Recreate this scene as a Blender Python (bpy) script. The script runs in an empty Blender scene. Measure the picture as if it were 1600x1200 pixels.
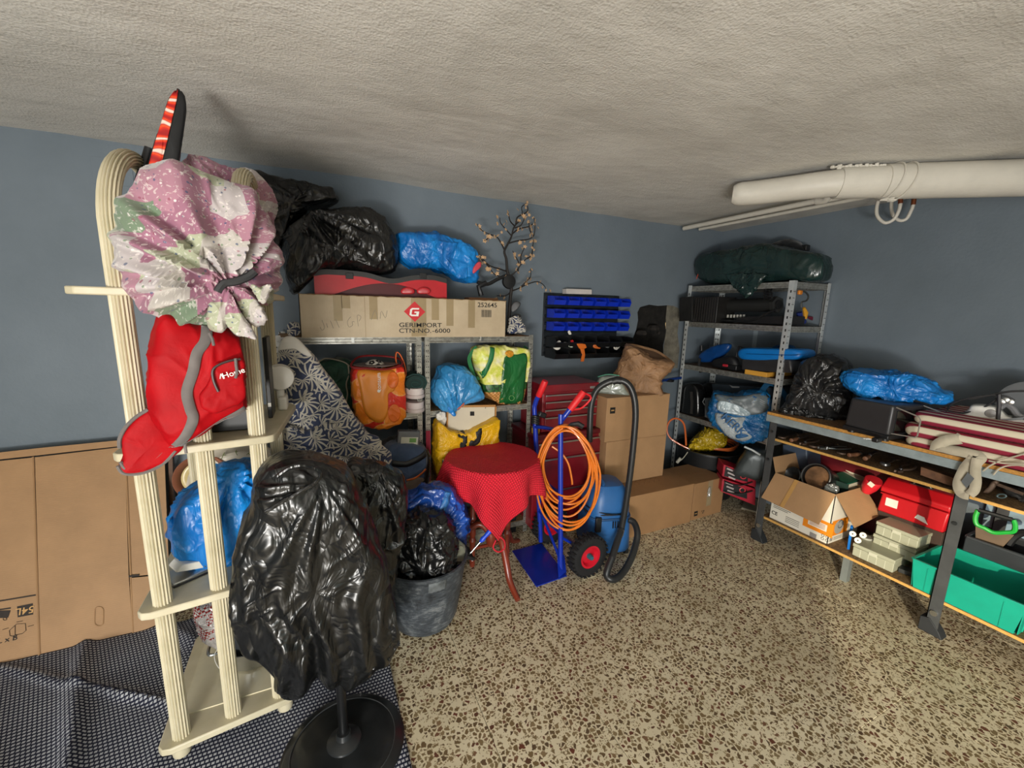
import bpy, bmesh, math, random
from mathutils import Vector, Matrix, noise
from mathutils.bvhtree import BVHTree
from mathutils.geometry import tessellate_polygon
PI = math.pi
# ------------------------------------------------------------------ camera
FPX, YAW, PITCH, ROLL = 642.7, 0.43776, 0.17925, 0.02644
CAM = Vector((-3.4535, -2.8420, 1.60))
_f = Vector((math.sin(YAW)*math.cos(PITCH), math.cos(YAW)*math.cos(PITCH), -math.sin(PITCH)))
_r = Vector((math.cos(YAW), -math.sin(YAW), 0)); _u = _r.cross(_f)
_c, _s = math.cos(ROLL), math.sin(ROLL)
RR, UU, FF = _c*_r + _s*_u, -_s*_r + _c*_u, _f
cam = bpy.data.cameras.new('camera'); co = bpy.data.objects.new('camera', cam)
bpy.context.scene.collection.objects.link(co)
m = Matrix((RR, UU, -FF)).transposed().to_4x4(); m.translation = CAM
co.matrix_world = m; cam.sensor_width = 36; cam.lens = FPX/1600*36; cam.clip_start = .02
SC = bpy.context.scene; SC.camera = co
# ------------------------------------------------------------------ light, sky, exposure
vs = SC.view_settings; vs.view_transform = 'Standard'; vs.look = 'None'; vs.exposure = 0.0; vs.gamma = 1; vs.use_curve_mapping = False
SC.cycles.use_denoising = True; SC.cycles.max_bounces = 7; SC.cycles.diffuse_bounces = 5
SC.cycles.sample_clamp_indirect = 6
w = bpy.data.worlds.new('sky'); SC.world = w; w.use_nodes = True
nt = w.node_tree; sk = nt.nodes.new('ShaderNodeTexSky'); sk.sky_type = 'NISHITA'; sk.sun_disc = False; sk.sun_elevation = .2
nt.links.new(sk.outputs[0], nt.nodes['Background'].inputs[0]); nt.nodes['Background'].inputs[1].default_value = .25
def area(name, loc, target, sx, sy, power, col=(1, 1, 1)):
    l = bpy.data.lights.new(name, 'AREA'); l.shape = 'RECTANGLE'; l.size = sx; l.size_y = sy; l.energy = power; l.color = col
    o = bpy.data.objects.new(name, l); SC.collection.objects.link(o); o.location = loc
    o.rotation_euler = (Vector(target)-Vector(loc)).to_track_quat('-Z', 'Y').to_euler(); return o
# daylight through the garage door opening behind the camera
area('door_daylight', (-4.6, -5.02, 1.05), (-.9, -.6, 1.3), 2.4, 1.6, 104, (1, .985, .96))
# sunlit driveway seen through the gap near the ground: the strongest, low and small
area('driveway_glow', (-4.7, -4.75, .55), (-2.2, 0, 1.9), 0.8, .35, 92, (1, .96, .9))
sl = bpy.data.lights.new('sun', 'SUN'); sl.energy = 3.4; sl.angle = .012; sl.color = (1, .86, .62)
so = bpy.data.objects.new('sun', sl); SC.collection.objects.link(so)
so.rotation_euler = Vector((.80, .585, -.135)).to_track_quat('-Z', 'Y').to_euler()

# ------------------------------------------------------------------ measuring helper (pixel of the photograph -> point on a world plane)
def ray(u, v): return FF + RR*((u-800)/FPX) + UU*((600-v)/FPX)
def at(u, v, ax, val):
    d = ray(u, v); i = 'xyz'.index(ax); return CAM + d*((val-CAM[i])/d[i])
def atp(u, v, p, n):
    d = ray(u, v); return CAM + d*((Vector(p)-CAM).dot(n)/d.dot(n))
# ------------------------------------------------------------------ materials
def lin(h):
    h = h.lstrip('#'); o = []
    for i in (0, 2, 4):
        c = int(h[i:i+2], 16)/255; o.append(c/12.92 if c <= .04045 else ((c+.055)/1.055)**2.4)
    return (*o, 1)
class NT:
    def __init__(s, name):
        s.m = bpy.data.materials.new(name); s.m.use_nodes = True; s.t = s.m.node_tree
        s.b = s.t.nodes['Principled BSDF']
    def n(s, typ, ins=None, **kw):
        x = s.t.nodes.new('ShaderNode'+typ)
        for k, v in kw.items(): setattr(x, k, v)
        for k, v in (ins or {}).items():
            if hasattr(v, 'is_output'): s.t.links.new(v, x.inputs[k])
            else: x.inputs[k].default_value = v
        return x
    def set(s, k, v):
        if hasattr(v, 'is_output'): s.t.links.new(v, s.b.inputs[k])
        else: s.b.inputs[k].default_value = v
    def math(s, op, a, b=None, c=None):
        ins = {0: a}
        if b is not None: ins[1] = b
        if c is not None: ins[2] = c
        return s.n('Math', ins, operation=op).outputs[0]
    def mix(s, f, a, b):
        x = s.n('Mix', data_type='RGBA'); x.inputs[0].default_value = .5
        for k, v in ((0, f), (6, a), (7, b)):
            if hasattr(v, 'is_output'): s.t.links.new(v, x.inputs[k])
            else: x.inputs[k].default_value = v
        return x.outputs[2]
    def ramp(s, f, stops, interp='LINEAR'):
        x = s.n('ValToRGB', {0: f}); r = x.color_ramp; r.interpolation = interp
        while len(r.elements) > 1: r.elements.remove(r.elements[-1])
        r.elements[0].position = stops[0][0]; r.elements[0].color = stops[0][1]
        for p, c in stops[1:]: e = r.elements.new(p); e.color = c
        return x.outputs[0]
    def bump(s, h, strength=.3, dist=.01):
        s.set('Normal', s.n('Bump', {'Height': h, 'Strength': strength, 'Distance': dist}).outputs[0])
    def pos(s): return s.n('NewGeometry').outputs['Position']
    def obj(s): return s.n('TexCoord').outputs['Object']
    def uv(s): return s.n('TexCoord').outputs['UV']
    def noise(s, vec, scale, detail=3, rough=.5, dist=0, out=0):
        return s.n('TexNoise', {'Vector': vec, 'Scale': scale, 'Detail': detail, 'Roughness': rough, 'Distortion': dist}).outputs[out]
MC = {}
def mat(col, rough=.5, metal=0, var=.12, vs_=6, bump=0, bs=40, spec=.5, coat=0, name=None, sub=0):
    """plain procedural surface: base colour with broad tone variation and fine relief"""
    key = (col, rough, metal, var, vs_, bump, bs, spec, coat)
    if key in MC: return MC[key]
    N = NT(name or 'surface_'+col.strip('#')); c = lin(col)
    nz = N.noise(N.obj(), vs_, 4, .6)
    lo = tuple(x*(1-var) for x in c[:3])+(1,); hi = tuple(min(1, x*(1+var)) for x in c[:3])+(1,)
    N.set('Base Color', N.ramp(nz, [(.3, lo), (.7, hi)])); N.set('Roughness', rough); N.set('Metallic', metal)
    N.set('Specular IOR Level', spec); N.set('Coat Weight', coat)
    if bump: N.bump(N.noise(N.obj(), bs, 3), bump, .004)
    MC[key] = N.m; return N.m
def plastic_bag(name, col, rough=.27, scale=1., strength=.65, tint=None):
    N = NT(name); c = lin(col); p = N.n('Mapping', {'Vector': N.obj(), 'Scale': (1, 1, .55)}).outputs[0]
    n1 = N.noise(p, 4*scale, 2, .5, 1.2); n2 = N.noise(p, 9*scale, 2, .5, 2.2)
    rid = N.math('ABSOLUTE', N.math('SUBTRACT', n2, .5)); rid1 = N.math('ABSOLUTE', N.math('SUBTRACT', n1, .5))
    wp = N.n('VectorMath', {0: p, 1: N.n('VectorMath', {0: N.noise(p, 7*scale, 2, out=1), 1: (.10, .10, .10)}, operation='MULTIPLY').outputs[0]}, operation='ADD').outputs[0]
    ve = N.n('TexVoronoi', {'Vector': wp, 'Scale': 6.*scale}, feature='DISTANCE_TO_EDGE').outputs['Distance']
    vf = N.n('SeparateColor', {0: N.n('TexVoronoi', {'Vector': wp, 'Scale': 6.*scale, 'Smoothness': .35}, feature='SMOOTH_F1').outputs['Color']}).outputs[0]
    h = N.math('ADD', N.math('ADD', N.math('MULTIPLY', rid, 1.0), N.math('MULTIPLY', rid1, 2.0)), N.math('ADD', N.math('MULTIPLY', N.math('MINIMUM', ve, .10), 3.2), N.math('MULTIPLY', vf, .35)))
    lo = tuple(x*.75 for x in c[:3])+(1,); hi = tint and lin(tint) or tuple(min(1, x*1.35+.002) for x in c[:3])+(1,)
    N.set('Base Color', N.ramp(n1, [(.35, lo), (.68, hi)])); N.set('Roughness', rough); N.set('Specular IOR Level', .6)
    N.bump(h, min(1, strength*1.05), .020); return N.m
def cardboard(name, col, var=.1):
    N = NT(name); c = lin(col); p = N.obj()
    nz = N.noise(p, 5, 5, .65); fib = N.noise(N.n('Mapping', {'Vector': p, 'Scale': (8, 8, 90)}).outputs[0], 6, 2)
    wv = N.n('TexWave', {'Vector': p, 'Scale': 40., 'Distortion': .6}, bands_direction='Z').outputs['Fac']
    a = N.ramp(nz, [(.25, tuple(x*(1-var*1.6) for x in c[:3])+(1,)), (.55, c), (.8, tuple(min(1, x*(1+var)) for x in c[:3])+(1,))])
    N.set('Base Color', N.mix(N.math('MULTIPLY', fib, .16), a, tuple(x*.72 for x in c[:3])+(1,)))
    N.set('Roughness', .62); N.set('Specular IOR Level', .35)
    N.bump(N.math('ADD', N.math('MULTIPLY', wv, .25), nz), .12, .006); return N.m
def woodchip(name, col, dark):
    N = NT(name); p = N.obj(); v = N.n('TexVoronoi', {'Vector': p, 'Scale': 130.}).outputs['Color']
    g = N.n('SeparateColor', {0: v}).outputs[0]; n = N.noise(p, 9, 4)
    N.set('Base Color', N.mix(N.math('MULTIPLY', n, .5), N.ramp(g, [(.1, lin(dark)), (.55, lin(col)), (.95, tuple(min(1, x*1.3) for x in lin(col)[:3])+(1,))]), lin(dark)))
    N.set('Roughness', .75); N.bump(g, .25, .002); return N.m
def fabric(name, col, col2=None, sc=500, rough=.9, var=.2):
    N = NT(name); p = N.obj(); c = lin(col); n = N.noise(p, 12, 4)
    ch = N.n('TexChecker', {'Vector': p, 'Scale': float(sc)}).outputs['Fac']
    N.set('Base Color', N.ramp(n, [(.3, tuple(x*(1-var) for x in c[:3])+(1,)), (.7, lin(col2) if col2 else tuple(min(1, x*(1+var)) for x in c[:3])+(1,))]))
    N.set('Roughness', rough); N.set('Sheen Weight', .25); N.set('Specular IOR Level', .25)
    N.bump(N.math('ADD', ch, n), .18, .002); return N.m
def galv():
    N = NT('galvanised_steel'); p = N.obj()
    g = N.n('SeparateColor', {0: N.n('TexVoronoi', {'Vector': p, 'Scale': 60.}).outputs['Color']}).outputs[0]
    n = N.noise(p, 7, 5, .7)
    N.set('Base Color', N.mix(n, N.ramp(g, [(0, lin('#9a9a96')), (1, lin('#d8d8d2'))]), lin('#8d8a80')))
    N.set('Metallic', .7); N.set('Roughness', N.math('MULTIPLY_ADD', n, .3, .16)); return N.m
GALV = galv()
BLKBAG = plastic_bag('black_bin_liner', '#0f1011', .29, 1, .75, '#1b1c1c')
BLUEBAG = plastic_bag('blue_thin_plastic', '#0a72c8', .36, 1.3, .5, '#1b90e2')
CARD = cardboard('brown_cardboard', '#a98560'); CARD2 = cardboard('tan_cardboard', '#a27c56')
CHIP = woodchip('chipboard', '#a9865a', '#6f5233')
BLACKP = mat('#17181a', .45, var=.2, bump=.15); DARK = mat('#0c0d0e', .6, var=.2)
STEEL = mat('#b9bab8', .28, .95, .1); WHITEP = mat('#dedbd2', .45, var=.06); RUBBER = mat('#141416', .75, var=.2, bump=.3, bs=90)

# ------------------------------------------------------------------ mesh building
class MB:
    def __init__(s): s.v = []; s.f = []; s.uv = None; s.M = Matrix.Identity(4)
    def add(s, vs_, fs):
        o = len(s.v); s.v += [s.M @ Vector(v) for v in vs_]; s.f += [tuple(i+o for i in f) for f in fs]; return s
    def box(s, c, d, R=None):
        R = R or Matrix.Identity(3); c = Vector(c); x, y, z = d[0]/2, d[1]/2, d[2]/2
        v = [c + R @ Vector((a*x, b*y, e*z)) for e in (-1, 1) for b in (-1, 1) for a in (-1, 1)]
        return s.add(v, [(0, 2, 3, 1), (4, 5, 7, 6), (0, 1, 5, 4), (2, 6, 7, 3), (0, 4, 6, 2), (1, 3, 7, 5)])
    def mm(s, a, b): return s.box([(a[i]+b[i])/2 for i in range(3)], [abs(b[i]-a[i]) for i in range(3)])
    def beam(s, a, b, w, h, up=(0, 0, 1)):
        a, b = Vector(a), Vector(b); d = (b-a).normalized(); up = Vector(up)
        if abs(d.dot(up)) > .98: up = Vector((0, 1, 0))
        x = d.cross(up).normalized(); z = x.cross(d)
        return s.box((a+b)/2, (w, (b-a).length, h), Matrix((x, d, z)).transposed())
    def ring_surf(s, rings, caps=True, closed=False, loop=True):
        n = len(rings[0]); o = len(s.v); 
        for r in rings: s.v += [s.M @ Vector(p) for p in r]
        m_ = len(rings); q = m_ if closed else m_-1
        for i in range(q):
            a = o+i*n; b = o+((i+1) % m_)*n
            for j in range(n if loop else n-1): k = (j+1) % n; s.f.append((a+j, a+k, b+k, b+j))
        if caps and not closed: s.f.append(tuple(o+j for j in reversed(range(n)))); s.f.append(tuple(o+(m_-1)*n+j for j in range(n)))
        return s
    def sweep(s, pts, sec, closed=False, caps=True, up=None, scale=None):
        """sec: list of (a,b) offsets; pts: path"""
        pts = [Vector(p) for p in pts]; n = len(pts); T = []
        for i in range(n):
            if closed: t = pts[(i+1) % n]-pts[i-1]
            else: t = pts[min(i+1, n-1)]-pts[max(i-1, 0)]
            T.append(t.normalized() if t.length > 1e-9 else Vector((0, 0, 1)))
        u = Vector(up) if up else (Vector((0, 0, 1)) if abs(T[0].z) < .9 else Vector((1, 0, 0)))
        x = (u - T[0]*u.dot(T[0])).normalized(); rings = []
        for i in range(n):
            x = x - T[i]*x.dot(T[i]); x.normalize(); y = T[i].cross(x); k = scale[i] if scale else 1
            rings.append([pts[i]+x*a*k+y*b*k for a, b in sec])
        return s.ring_surf(rings, caps, closed)
    def tube(s, pts, r, n=8, closed=False, smooth=0, scale=None, caps=True):
        if smooth: pts = crom(pts, smooth, closed)
        return s.sweep(pts, [(r*math.cos(2*PI*j/n), r*math.sin(2*PI*j/n)) for j in range(n)], closed, caps, scale=scale)
    def cyl(s, a, b, r, r2=None, n=20):
        a, b = Vector(a), Vector(b); d = (b-a).normalized(); x = d.orthogonal().normalized(); y = d.cross(x); r2 = r if r2 is None else r2
        return s.ring_surf([[p+(x*math.cos(2*PI*j/n)+y*math.sin(2*PI*j/n))*q for j in range(n)] for p, q in ((a, r), (b, r2))])
    def lathe(s, prof, c=(0, 0, 0), n=32, ax=(0, 0, 1), wob=None, caps=True):
        c, d = Vector(c), Vector(ax).normalized(); x = Vector((1, 0, 0)) if abs(d.x) < .9 else Vector((0, 1, 0))
        x = (x-d*x.dot(d)).normalized(); y = d.cross(x); rings = []
        for r, z in prof:
            rings.append([c+d*z+(x*math.cos(2*PI*j/n)+y*math.sin(2*PI*j/n))*(max(r, 1e-4)*(wob(j/n*2*PI, z) if wob else 1)) for j in range(n)])
        return s.ring_surf(rings, caps)
    def prism(s, poly, d):
        """poly: 3-D points in order, extruded by vector d"""
        poly = [Vector(p) for p in poly]; d = Vector(d); n = len(poly); o = len(s.v)
        s.v += [s.M @ p for p in poly] + [s.M @ (p+d) for p in poly]
        tr = tessellate_polygon([poly])
        for t in tr: s.f.append((o+t[0], o+t[1], o+t[2])); s.f.append((o+n+t[2], o+n+t[1], o+n+t[0]))
        for j in range(n): k = (j+1) % n; s.f.append((o+j, o+k, o+n+k, o+n+j))
        return s
    def grid(s, fn, nu, nv, cu=False, cv=False):
        o = len(s.v); s.v += [s.M @ Vector(fn(i/(nu if cu else nu-1), j/(nv if cv else nv-1))) for i in range(nu) for j in range(nv)]
        for i in range(nu if cu else nu-1):
            for j in range(nv if cv else nv-1):
                a, b = i % nu, (i+1) % nu; c, d = j, (j+1) % nv
                s.f.append((o+a*nv+c, o+b*nv+c, o+b*nv+d, o+a*nv+d))
        return s
def crom(pts, k=6, closed=False):
    P_ = [Vector(p) for p in pts]; n = len(P_); out = []
    for i in range(n if closed else n-1):
        if closed: a, b, c, d = P_[i-1], P_[i], P_[(i+1) % n], P_[(i+2) % n]
        else: a, b, c, d = P_[max(i-1, 0)], P_[i], P_[i+1], P_[min(i+2, n-1)]
        for j in range(k):
            t = j/k; out.append(.5*((2*b)+(c-a)*t+(2*a-5*b+4*c-d)*t*t+(3*b-a-3*c+d)*t**3))
    if not closed: out.append(P_[-1])
    return out
def rnd_poly(w, h, r, n=5, cx=0, cy=0):
    out = []
    for sx, sy, a0 in ((1, 1, 0), (-1, 1, PI/2), (-1, -1, PI), (1, -1, 1.5*PI)):
        for k in range(n+1):
            a = a0+k*PI/2/n; out.append((cx+sx*(w/2-r)+r*math.cos(a), cy+sy*(h/2-r)+r*math.sin(a)))
    return out
# ------------------------------------------------------------------ linking things and parts
def link(name, mb, m_, parent=None, smooth=True, bev=0, seg=2, solid=0, ang=40, Minv=None):
    me = bpy.data.meshes.new(name)
    vs_ = mb.v if Minv is None else [Minv @ v for v in mb.v]
    me.from_pydata([tuple(v) for v in vs_], [], mb.f); me.update()
    bm = bmesh.new(); bm.from_mesh(me)
    if not mb.uv: bmesh.ops.recalc_face_normals(bm, faces=bm.faces)
    bm.to_mesh(me); bm.free()
    if mb.uv:
        ul = me.uv_layers.new(name='uv')
        for lp in me.loops: ul.data[lp.index].uv = mb.uv[lp.vertex_index]
    if m_: me.materials.append(m_)
    if smooth:
        for p in me.polygons: p.use_smooth = True
        me.set_sharp_from_angle(angle=math.radians(ang))
    o = bpy.data.objects.new(name, me); SC.collection.objects.link(o)
    if parent is not None: o.parent = parent
    if solid: q = o.modifiers.new('s', 'SOLIDIFY'); q.thickness = solid; q.offset = 0
    if bev: q = o.modifiers.new('b', 'BEVEL'); q.width = bev; q.segments = seg; q.limit_method = 'ANGLE'; q.angle_limit = .6
    return o
class Thing:
    def __init__(s, name, label, cat, loc=(0, 0, 0), rz=0, group=None, world=True):
        o = s.o = bpy.data.objects.new(name, None); SC.collection.objects.link(o); o.empty_display_size = .1
        o.location = loc; o.rotation_euler = (0, 0, rz); o['label'] = label; o['category'] = cat
        if group: o['group'] = group
        s.M = Matrix.Translation(Vector(loc)) @ Matrix.Rotation(rz, 4, 'Z'); s.inv = s.M.inverted(); s.world = world
    def part(s, name, mb, m_, parent=None, label=None, kind=None, **k):
        o = link(name, mb, m_, parent or s.o, Minv=s.inv if s.world else None, **k)
        if label: o['label'] = label
        if kind: o['kind'] = kind
        return o
def solo(name, label, cat, mb, m_, group=None, kind=None, **k):
    xs = [v.x for v in mb.v]; ys = [v.y for v in mb.v]; zs = [v.z for v in mb.v]
    c = Vector(((min(xs)+max(xs))/2, (min(ys)+max(ys))/2, min(zs)))
    o = link(name, mb, m_, Minv=Matrix.Translation(-c), **k); o.location = c; o['label'] = label; o['category'] = cat
    if group: o['group'] = group
    if kind: o['kind'] = kind
    return o
def struct(name, mb, m_, parent=None, **k):
    o = link(name, mb, m_, parent, **k)
    if parent is None: o['kind'] = 'structure'
    return o
def text(T, s, p, right, up, size, m_, parent=None, align='CENTER', name='lettering', ext=.0006, sx=1):
    """flat print standing on a surface at world point p"""
    cu = bpy.data.curves.new(name, 'FONT'); cu.body = s; cu.size = size; cu.extrude = ext; cu.align_x = align; cu.align_y = 'CENTER'; cu.resolution_u = 3; cu.offset = size*.007
    t_ = bpy.data.objects.new(name, cu); SC.collection.objects.link(t_); bpy.context.view_layer.update()
    me = bpy.data.meshes.new_from_object(t_.evaluated_get(bpy.context.evaluated_depsgraph_get())); bpy.data.objects.remove(t_)
    me.materials.clear(); me.materials.append(m_); o = bpy.data.objects.new(name, me); SC.collection.objects.link(o)
    r = Vector(right).normalized(); n = r.cross(Vector(up)).normalized(); u = n.cross(r)
    M_ = Matrix((r*sx, u, n)).transposed().to_4x4(); M_.translation = Vector(p)
    o.parent = parent or T.o; o.matrix_local = (T.inv @ M_) if T.world else M_
    return o
# ------------------------------------------------------------------ soft shapes
def crease(p, sc, seed):
    q = p*sc+Vector((seed*7.3, seed*3.1, -seed*5.7)); w_ = noise.noise(q*.6+Vector((9, 1, 4)))
    q = q+Vector((w_, w_, -w_))*.8
    a = 1-min(1, abs(noise.noise(q))*2.6); b = 1-min(1, abs(noise.noise(q*2.3))*2.6)
    return a*a*a*.7+b*b*b*.4
def pillow(pts, n, df, db, nth=90, nph=30, amp=.012, sc=7, seed=1, knot=None, pleat=0, pn=14, e=.62, ctr=None, smooth=4, wave=0, pf=1.0, jag=0):
    """closed inflated form: outline pts (world), facing n, thickness df to the front and db to the back.
    creases of height amp; pleats run to the knot point"""
    pts = [Vector(p) for p in pts]; n = Vector(n).normalized()
    c = Vector(ctr) if ctr else sum(pts, Vector())/len(pts)
    a = Vector((0, 0, 1)).cross(n).normalized(); b = n.cross(a)
    pts = crom(pts, smooth, True) if smooth else pts
    q = [((p-c).dot(a), (p-c).dot(b)) for p in pts]
    def rad(th):
        dx, dy = math.cos(th), math.sin(th); best = 0
        for i in range(len(q)):
            x1, y1 = q[i]; x2, y2 = q[(i+1) % len(q)]; ex, ey = x2-x1, y2-y1; D = dx*ey-dy*ex
            if abs(D) < 1e-12: continue
            t = (x1*ey-y1*ex)/D; s_ = (x1*dy-y1*dx)/D
            if t > 0 and -1e-6 <= s_ <= 1+1e-6: best = max(best, t)
        return best or .01
    R_ = [rad(2*PI*i/nth) for i in range(nth)]
    k2 = None
    if knot is not None: kv = Vector(knot); k2 = ((kv-c).dot(a), (kv-c).dot(b))
    mb = MB(); mb.uv = []
    size = sum(R_)/nth
    def pt(i, ph):
        th = 2*PI*i/nth; cp = math.cos(ph); sp = math.sin(ph)
        rr = R_[i % nth]*(abs(cp)**e); dep = (df if sp > 0 else db)*(abs(sp)**(e if cp else 1))*(1 if sp > 0 else -1)
        x, y = rr*math.cos(th), rr*math.sin(th)
        p = c+a*x+b*y+n*dep
        d = (a*math.cos(th)*abs(cp)+b*math.sin(th)*abs(cp)+n*sp).normalized()
        h = (crease(p, sc, seed)-.45)*amp + noise.noise(p*2.5+Vector((seed, 0, 0)))*amp*1.5
        if k2:
            kx, ky = x-k2[0], y-k2[1]; dist = math.hypot(kx, ky)/max(size, .01); ang = math.atan2(ky, kx)
            ww = noise.noise(Vector((ang*1.3, seed, dist*.4)))*2; pl_ = pleat*(.15+.85*abs(sp))
            h += pl_*math.sin(ang*pn+ww*3)*math.exp(-dist*.9*pf)*min(1, dist*2+.1)
            h += pl_*.6*math.sin(ang*pn*1.9+ww*5+2)*math.exp(-dist*1.6*pf)*min(1, dist*2)
        if wave: h += wave*math.sin(x*wave_k+noise.noise(p*3)*3)
        return p+d*h, (x, y)
    wave_k = 40
    s0, u0 = pt(0, PI/2); mb.v.append(s0); mb.uv.append((0, 0))
    for j in range(1, nph):
        ph = PI/2-PI*j/nph
        for i in range(nth):
            p, u = pt(i, ph); mb.v.append(p); mb.uv.append(u)
    s1, _u1 = pt(0, -PI/2); mb.v.append(s1); mb.uv.append((0, 0)); L = len(mb.v)-1
    for i in range(nth):
        k = (i+1) % nth; mb.f.append((0, 1+i, 1+k))
        for j in range(nph-2): A = 1+j*nth; B = A+nth; mb.f.append((A+i, B+i, B+k, A+k))
        A = 1+(nph-2)*nth; mb.f.append((A+i, L, A+k))
    mb.n = n; mb.a = a; mb.b = b; mb.c = c
    return mb
def facing(p):
    d = CAM-Vector(p); d.z = 0; return d.normalized()
def blob(px, p, df, db, n=None, **k):
    n = Vector(n).normalized() if n is not None else facing(p)
    if 'knot' in k and len(k['knot']) == 2: k['knot'] = atp(*k['knot'], p, n)
    if 'ctr' in k and len(k['ctr']) == 2: k['ctr'] = atp(*k['ctr'], p, n)
    return pillow([atp(u, v, p, n) for u, v in px], n, df, db, **k)
def patch(host, px, p=None, off=.003, rings=7, nth=48, pts=None, ctr=None, smooth=3):
    """a thin piece of print or cloth lying on the front of a pillow, outline given on its plane"""
    n, c0 = host.n, host.c; bv = BVHTree.FromPolygons([tuple(v) for v in host.v], host.f)
    P_ = pts or [atp(u, v, p or c0, n) for u, v in px]; c = sum(P_, Vector())/len(P_)
    if ctr: c = atp(*ctr, p or c0, n)
    P_ = crom(P_, smooth, True) if smooth else P_; mb = MB(); 
    def hit(q):
        h = bv.ray_cast(q+n*1.0, -n); 
        return (h[0]+n*off) if h[0] is not None else None
    cc = hit(c) or c; last = cc; pr_ = [[] for _ in range(rings)]
    for s_ in P_:
        prev = cc
        for r in range(1, rings+1):
            q = hit(c.lerp(s_, r/rings)); 
            if q is None or (q-prev).length > .12+(s_-c).length/rings: q = prev+(s_-c)/rings*.2
            prev = q; pr_[r-1].append(q)
    m_ = len(P_); mb.v = [cc]+[q for rg in pr_ for q in rg]
    for j in range(m_):
        k = (j+1) % m_; mb.f.append((0, 1+j, 1+k))
        for r in range(rings-1): A = 1+r*m_; B = A+m_; mb.f.append((A+j, B+j, B+k, A+k))
    mb.uv = [((v-c0).dot(host.a), (v-c0).dot(host.b)) for v in mb.v]
    return mb
ORD = ['first', 'second', 'third', 'fourth', 'fifth', 'sixth', 'seventh', 'eighth']
# ================================================================== the room
H = 2.362; XL, YF = -6.2, -5.1
def paint():
    N = NT('blue_grey_wall_paint'); p = N.pos(); n = N.noise(p, 1.3, 5, .6); f = N.noise(p, 60, 4)
    N.set('Base Color', N.ramp(n, [(.25, lin('#636e76')), (.6, lin('#707b84')), (.85, lin('#7a858d'))]))
    N.set('Roughness', .55); N.set('Specular IOR Level', .3); N.bump(N.math('ADD', f, N.math('MULTIPLY', N.noise(p, 9, 3), 1.5)), .22, .004); return N.m
def plaster():
    N = NT('rough_white_ceiling_plaster'); p = N.pos(); n = N.noise(p, 1.1, 5, .62, .6); f = N.noise(p, 95, 3, .7)
    st = N.noise(N.n('Mapping', {'Vector': p, 'Scale': (1.6, 3, 1), 'Rotation': (0, 0, .9)}).outputs[0], 2.2, 4, .6)
    v = N.n('TexVoronoi', {'Vector': p, 'Scale': 120.}).outputs['Distance']
    N.set('Base Color', N.mix(N.math('MULTIPLY', st, .35), N.ramp(n, [(.25, lin('#b5b2ab')), (.5, lin('#d0cdc6')), (.8, lin('#dcdad4'))]), lin('#aaa69e')))
    N.set('Roughness', .9); N.bump(N.math('ADD', N.math('MULTIPLY', st, 3.0), N.math('ADD', N.math('MULTIPLY', f, .5), N.math('MULTIPLY', v, .35))), .5, .008); return N.m
def terrazzo():
    N = NT('terrazzo'); p = N.pos()
    warp = N.n('VectorMath', {0: p, 1: N.n('VectorMath', {0: N.noise(p, 90, 2, out=1), 1: (.012, .012, 0)}, operation='MULTIPLY').outputs[0]}, operation='ADD').outputs[0]
    def chips(sc, thr, keep):
        v1 = N.n('TexVoronoi', {'Vector': warp, 'Scale': sc}, feature='DISTANCE_TO_EDGE', voronoi_dimensions='2D').outputs['Distance']
        v2 = N.n('SeparateColor', {0: N.n('TexVoronoi', {'Vector': warp, 'Scale': sc}, voronoi_dimensions='2D').outputs['Color']})
        lim = N.math('MULTIPLY_ADD', v2.outputs[1], .16, thr)
        return N.math('MULTIPLY', N.math('GREATER_THAN', v1, lim), N.math('LESS_THAN', v2.outputs[0], keep)), v2.outputs[2]
    m1, c1 = chips(54., .09, .68); m2, c2 = chips(115., .13, .42)
    col = N.ramp(c1, [(0, lin('#5c4a35')), (.35, lin('#75603f')), (.7, lin('#8d7a58')), (.93, lin('#6b3a2a')), (1, lin('#54402c'))])
    base = N.ramp(N.noise(p, 3, 4, .6), [(.3, lin('#d2c6a6')), (.65, lin('#e6dabb'))])
    d = N.noise(p, 1.7, 4, .6)
    o = N.mix(m2, base, lin('#9b8a69')); o = N.mix(m1, o, col)
    o = N.mix(N.ramp(d, [(.5, (0, 0, 0, 1)), (.8, (.3, .3, .3, 1))]), o, lin('#7d6440'))
    N.set('Base Color', o); N.set('Roughness', N.math('MULTIPLY_ADD', d, .3, .32)); N.set('Specular IOR Level', .4)
    return N.m
PAINT = paint(); PLAST = plaster(); TERR = terrazzo()
CEM = mat('#77736a', .95, var=.35, vs_=14, bump=.9, bs=45, name='bare_cement')
# floor: slab with the grout showing, terrazzo tiles on it
fl = struct('floor', MB().mm((XL-.1, YF-.1, -.1), (.12, .12, -.004)), mat('#6a5f4c', .9, var=.2), smooth=False)
tm = MB().mm((-.2132, -.1990, -.004), (.2132, .1990, 0))
t0 = link('floor_tile', tm, TERR, fl, smooth=False, bev=.0012, seg=1)
k = 0
for i in range(16):
    for j in range(14):
        x = -2.94+.4285*(i-7.5)+.0; y = -1.805+.3985*(j-8.5)
        if x > .15 or y > .15 or x < XL-.1 or y < YF: continue
        o = t0 if k == 0 else t0.copy()
        if k: SC.collection.objects.link(o); o.parent = fl
        o.location = (x, y, random.Random(k).uniform(-.0006, .0006)); k += 1
# ceiling with slightly uneven trowelled surface
cg = MB().grid(lambda a, b: (XL-.1+a*(abs(XL)+.2), YF-.1+b*(abs(YF)+.2), H+noise.noise(Vector((a*9, b*8, 0)))*.012+noise.noise(Vector((a*27, b*22, 4)))*.004), 90, 80)
struct('ceiling', cg, PLAST, solid=.0)
struct('roof_slab', MB().mm((XL-.2, YF-.2, H+.03), (.2, .2, H+.15)), CEM, smooth=False)
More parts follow.
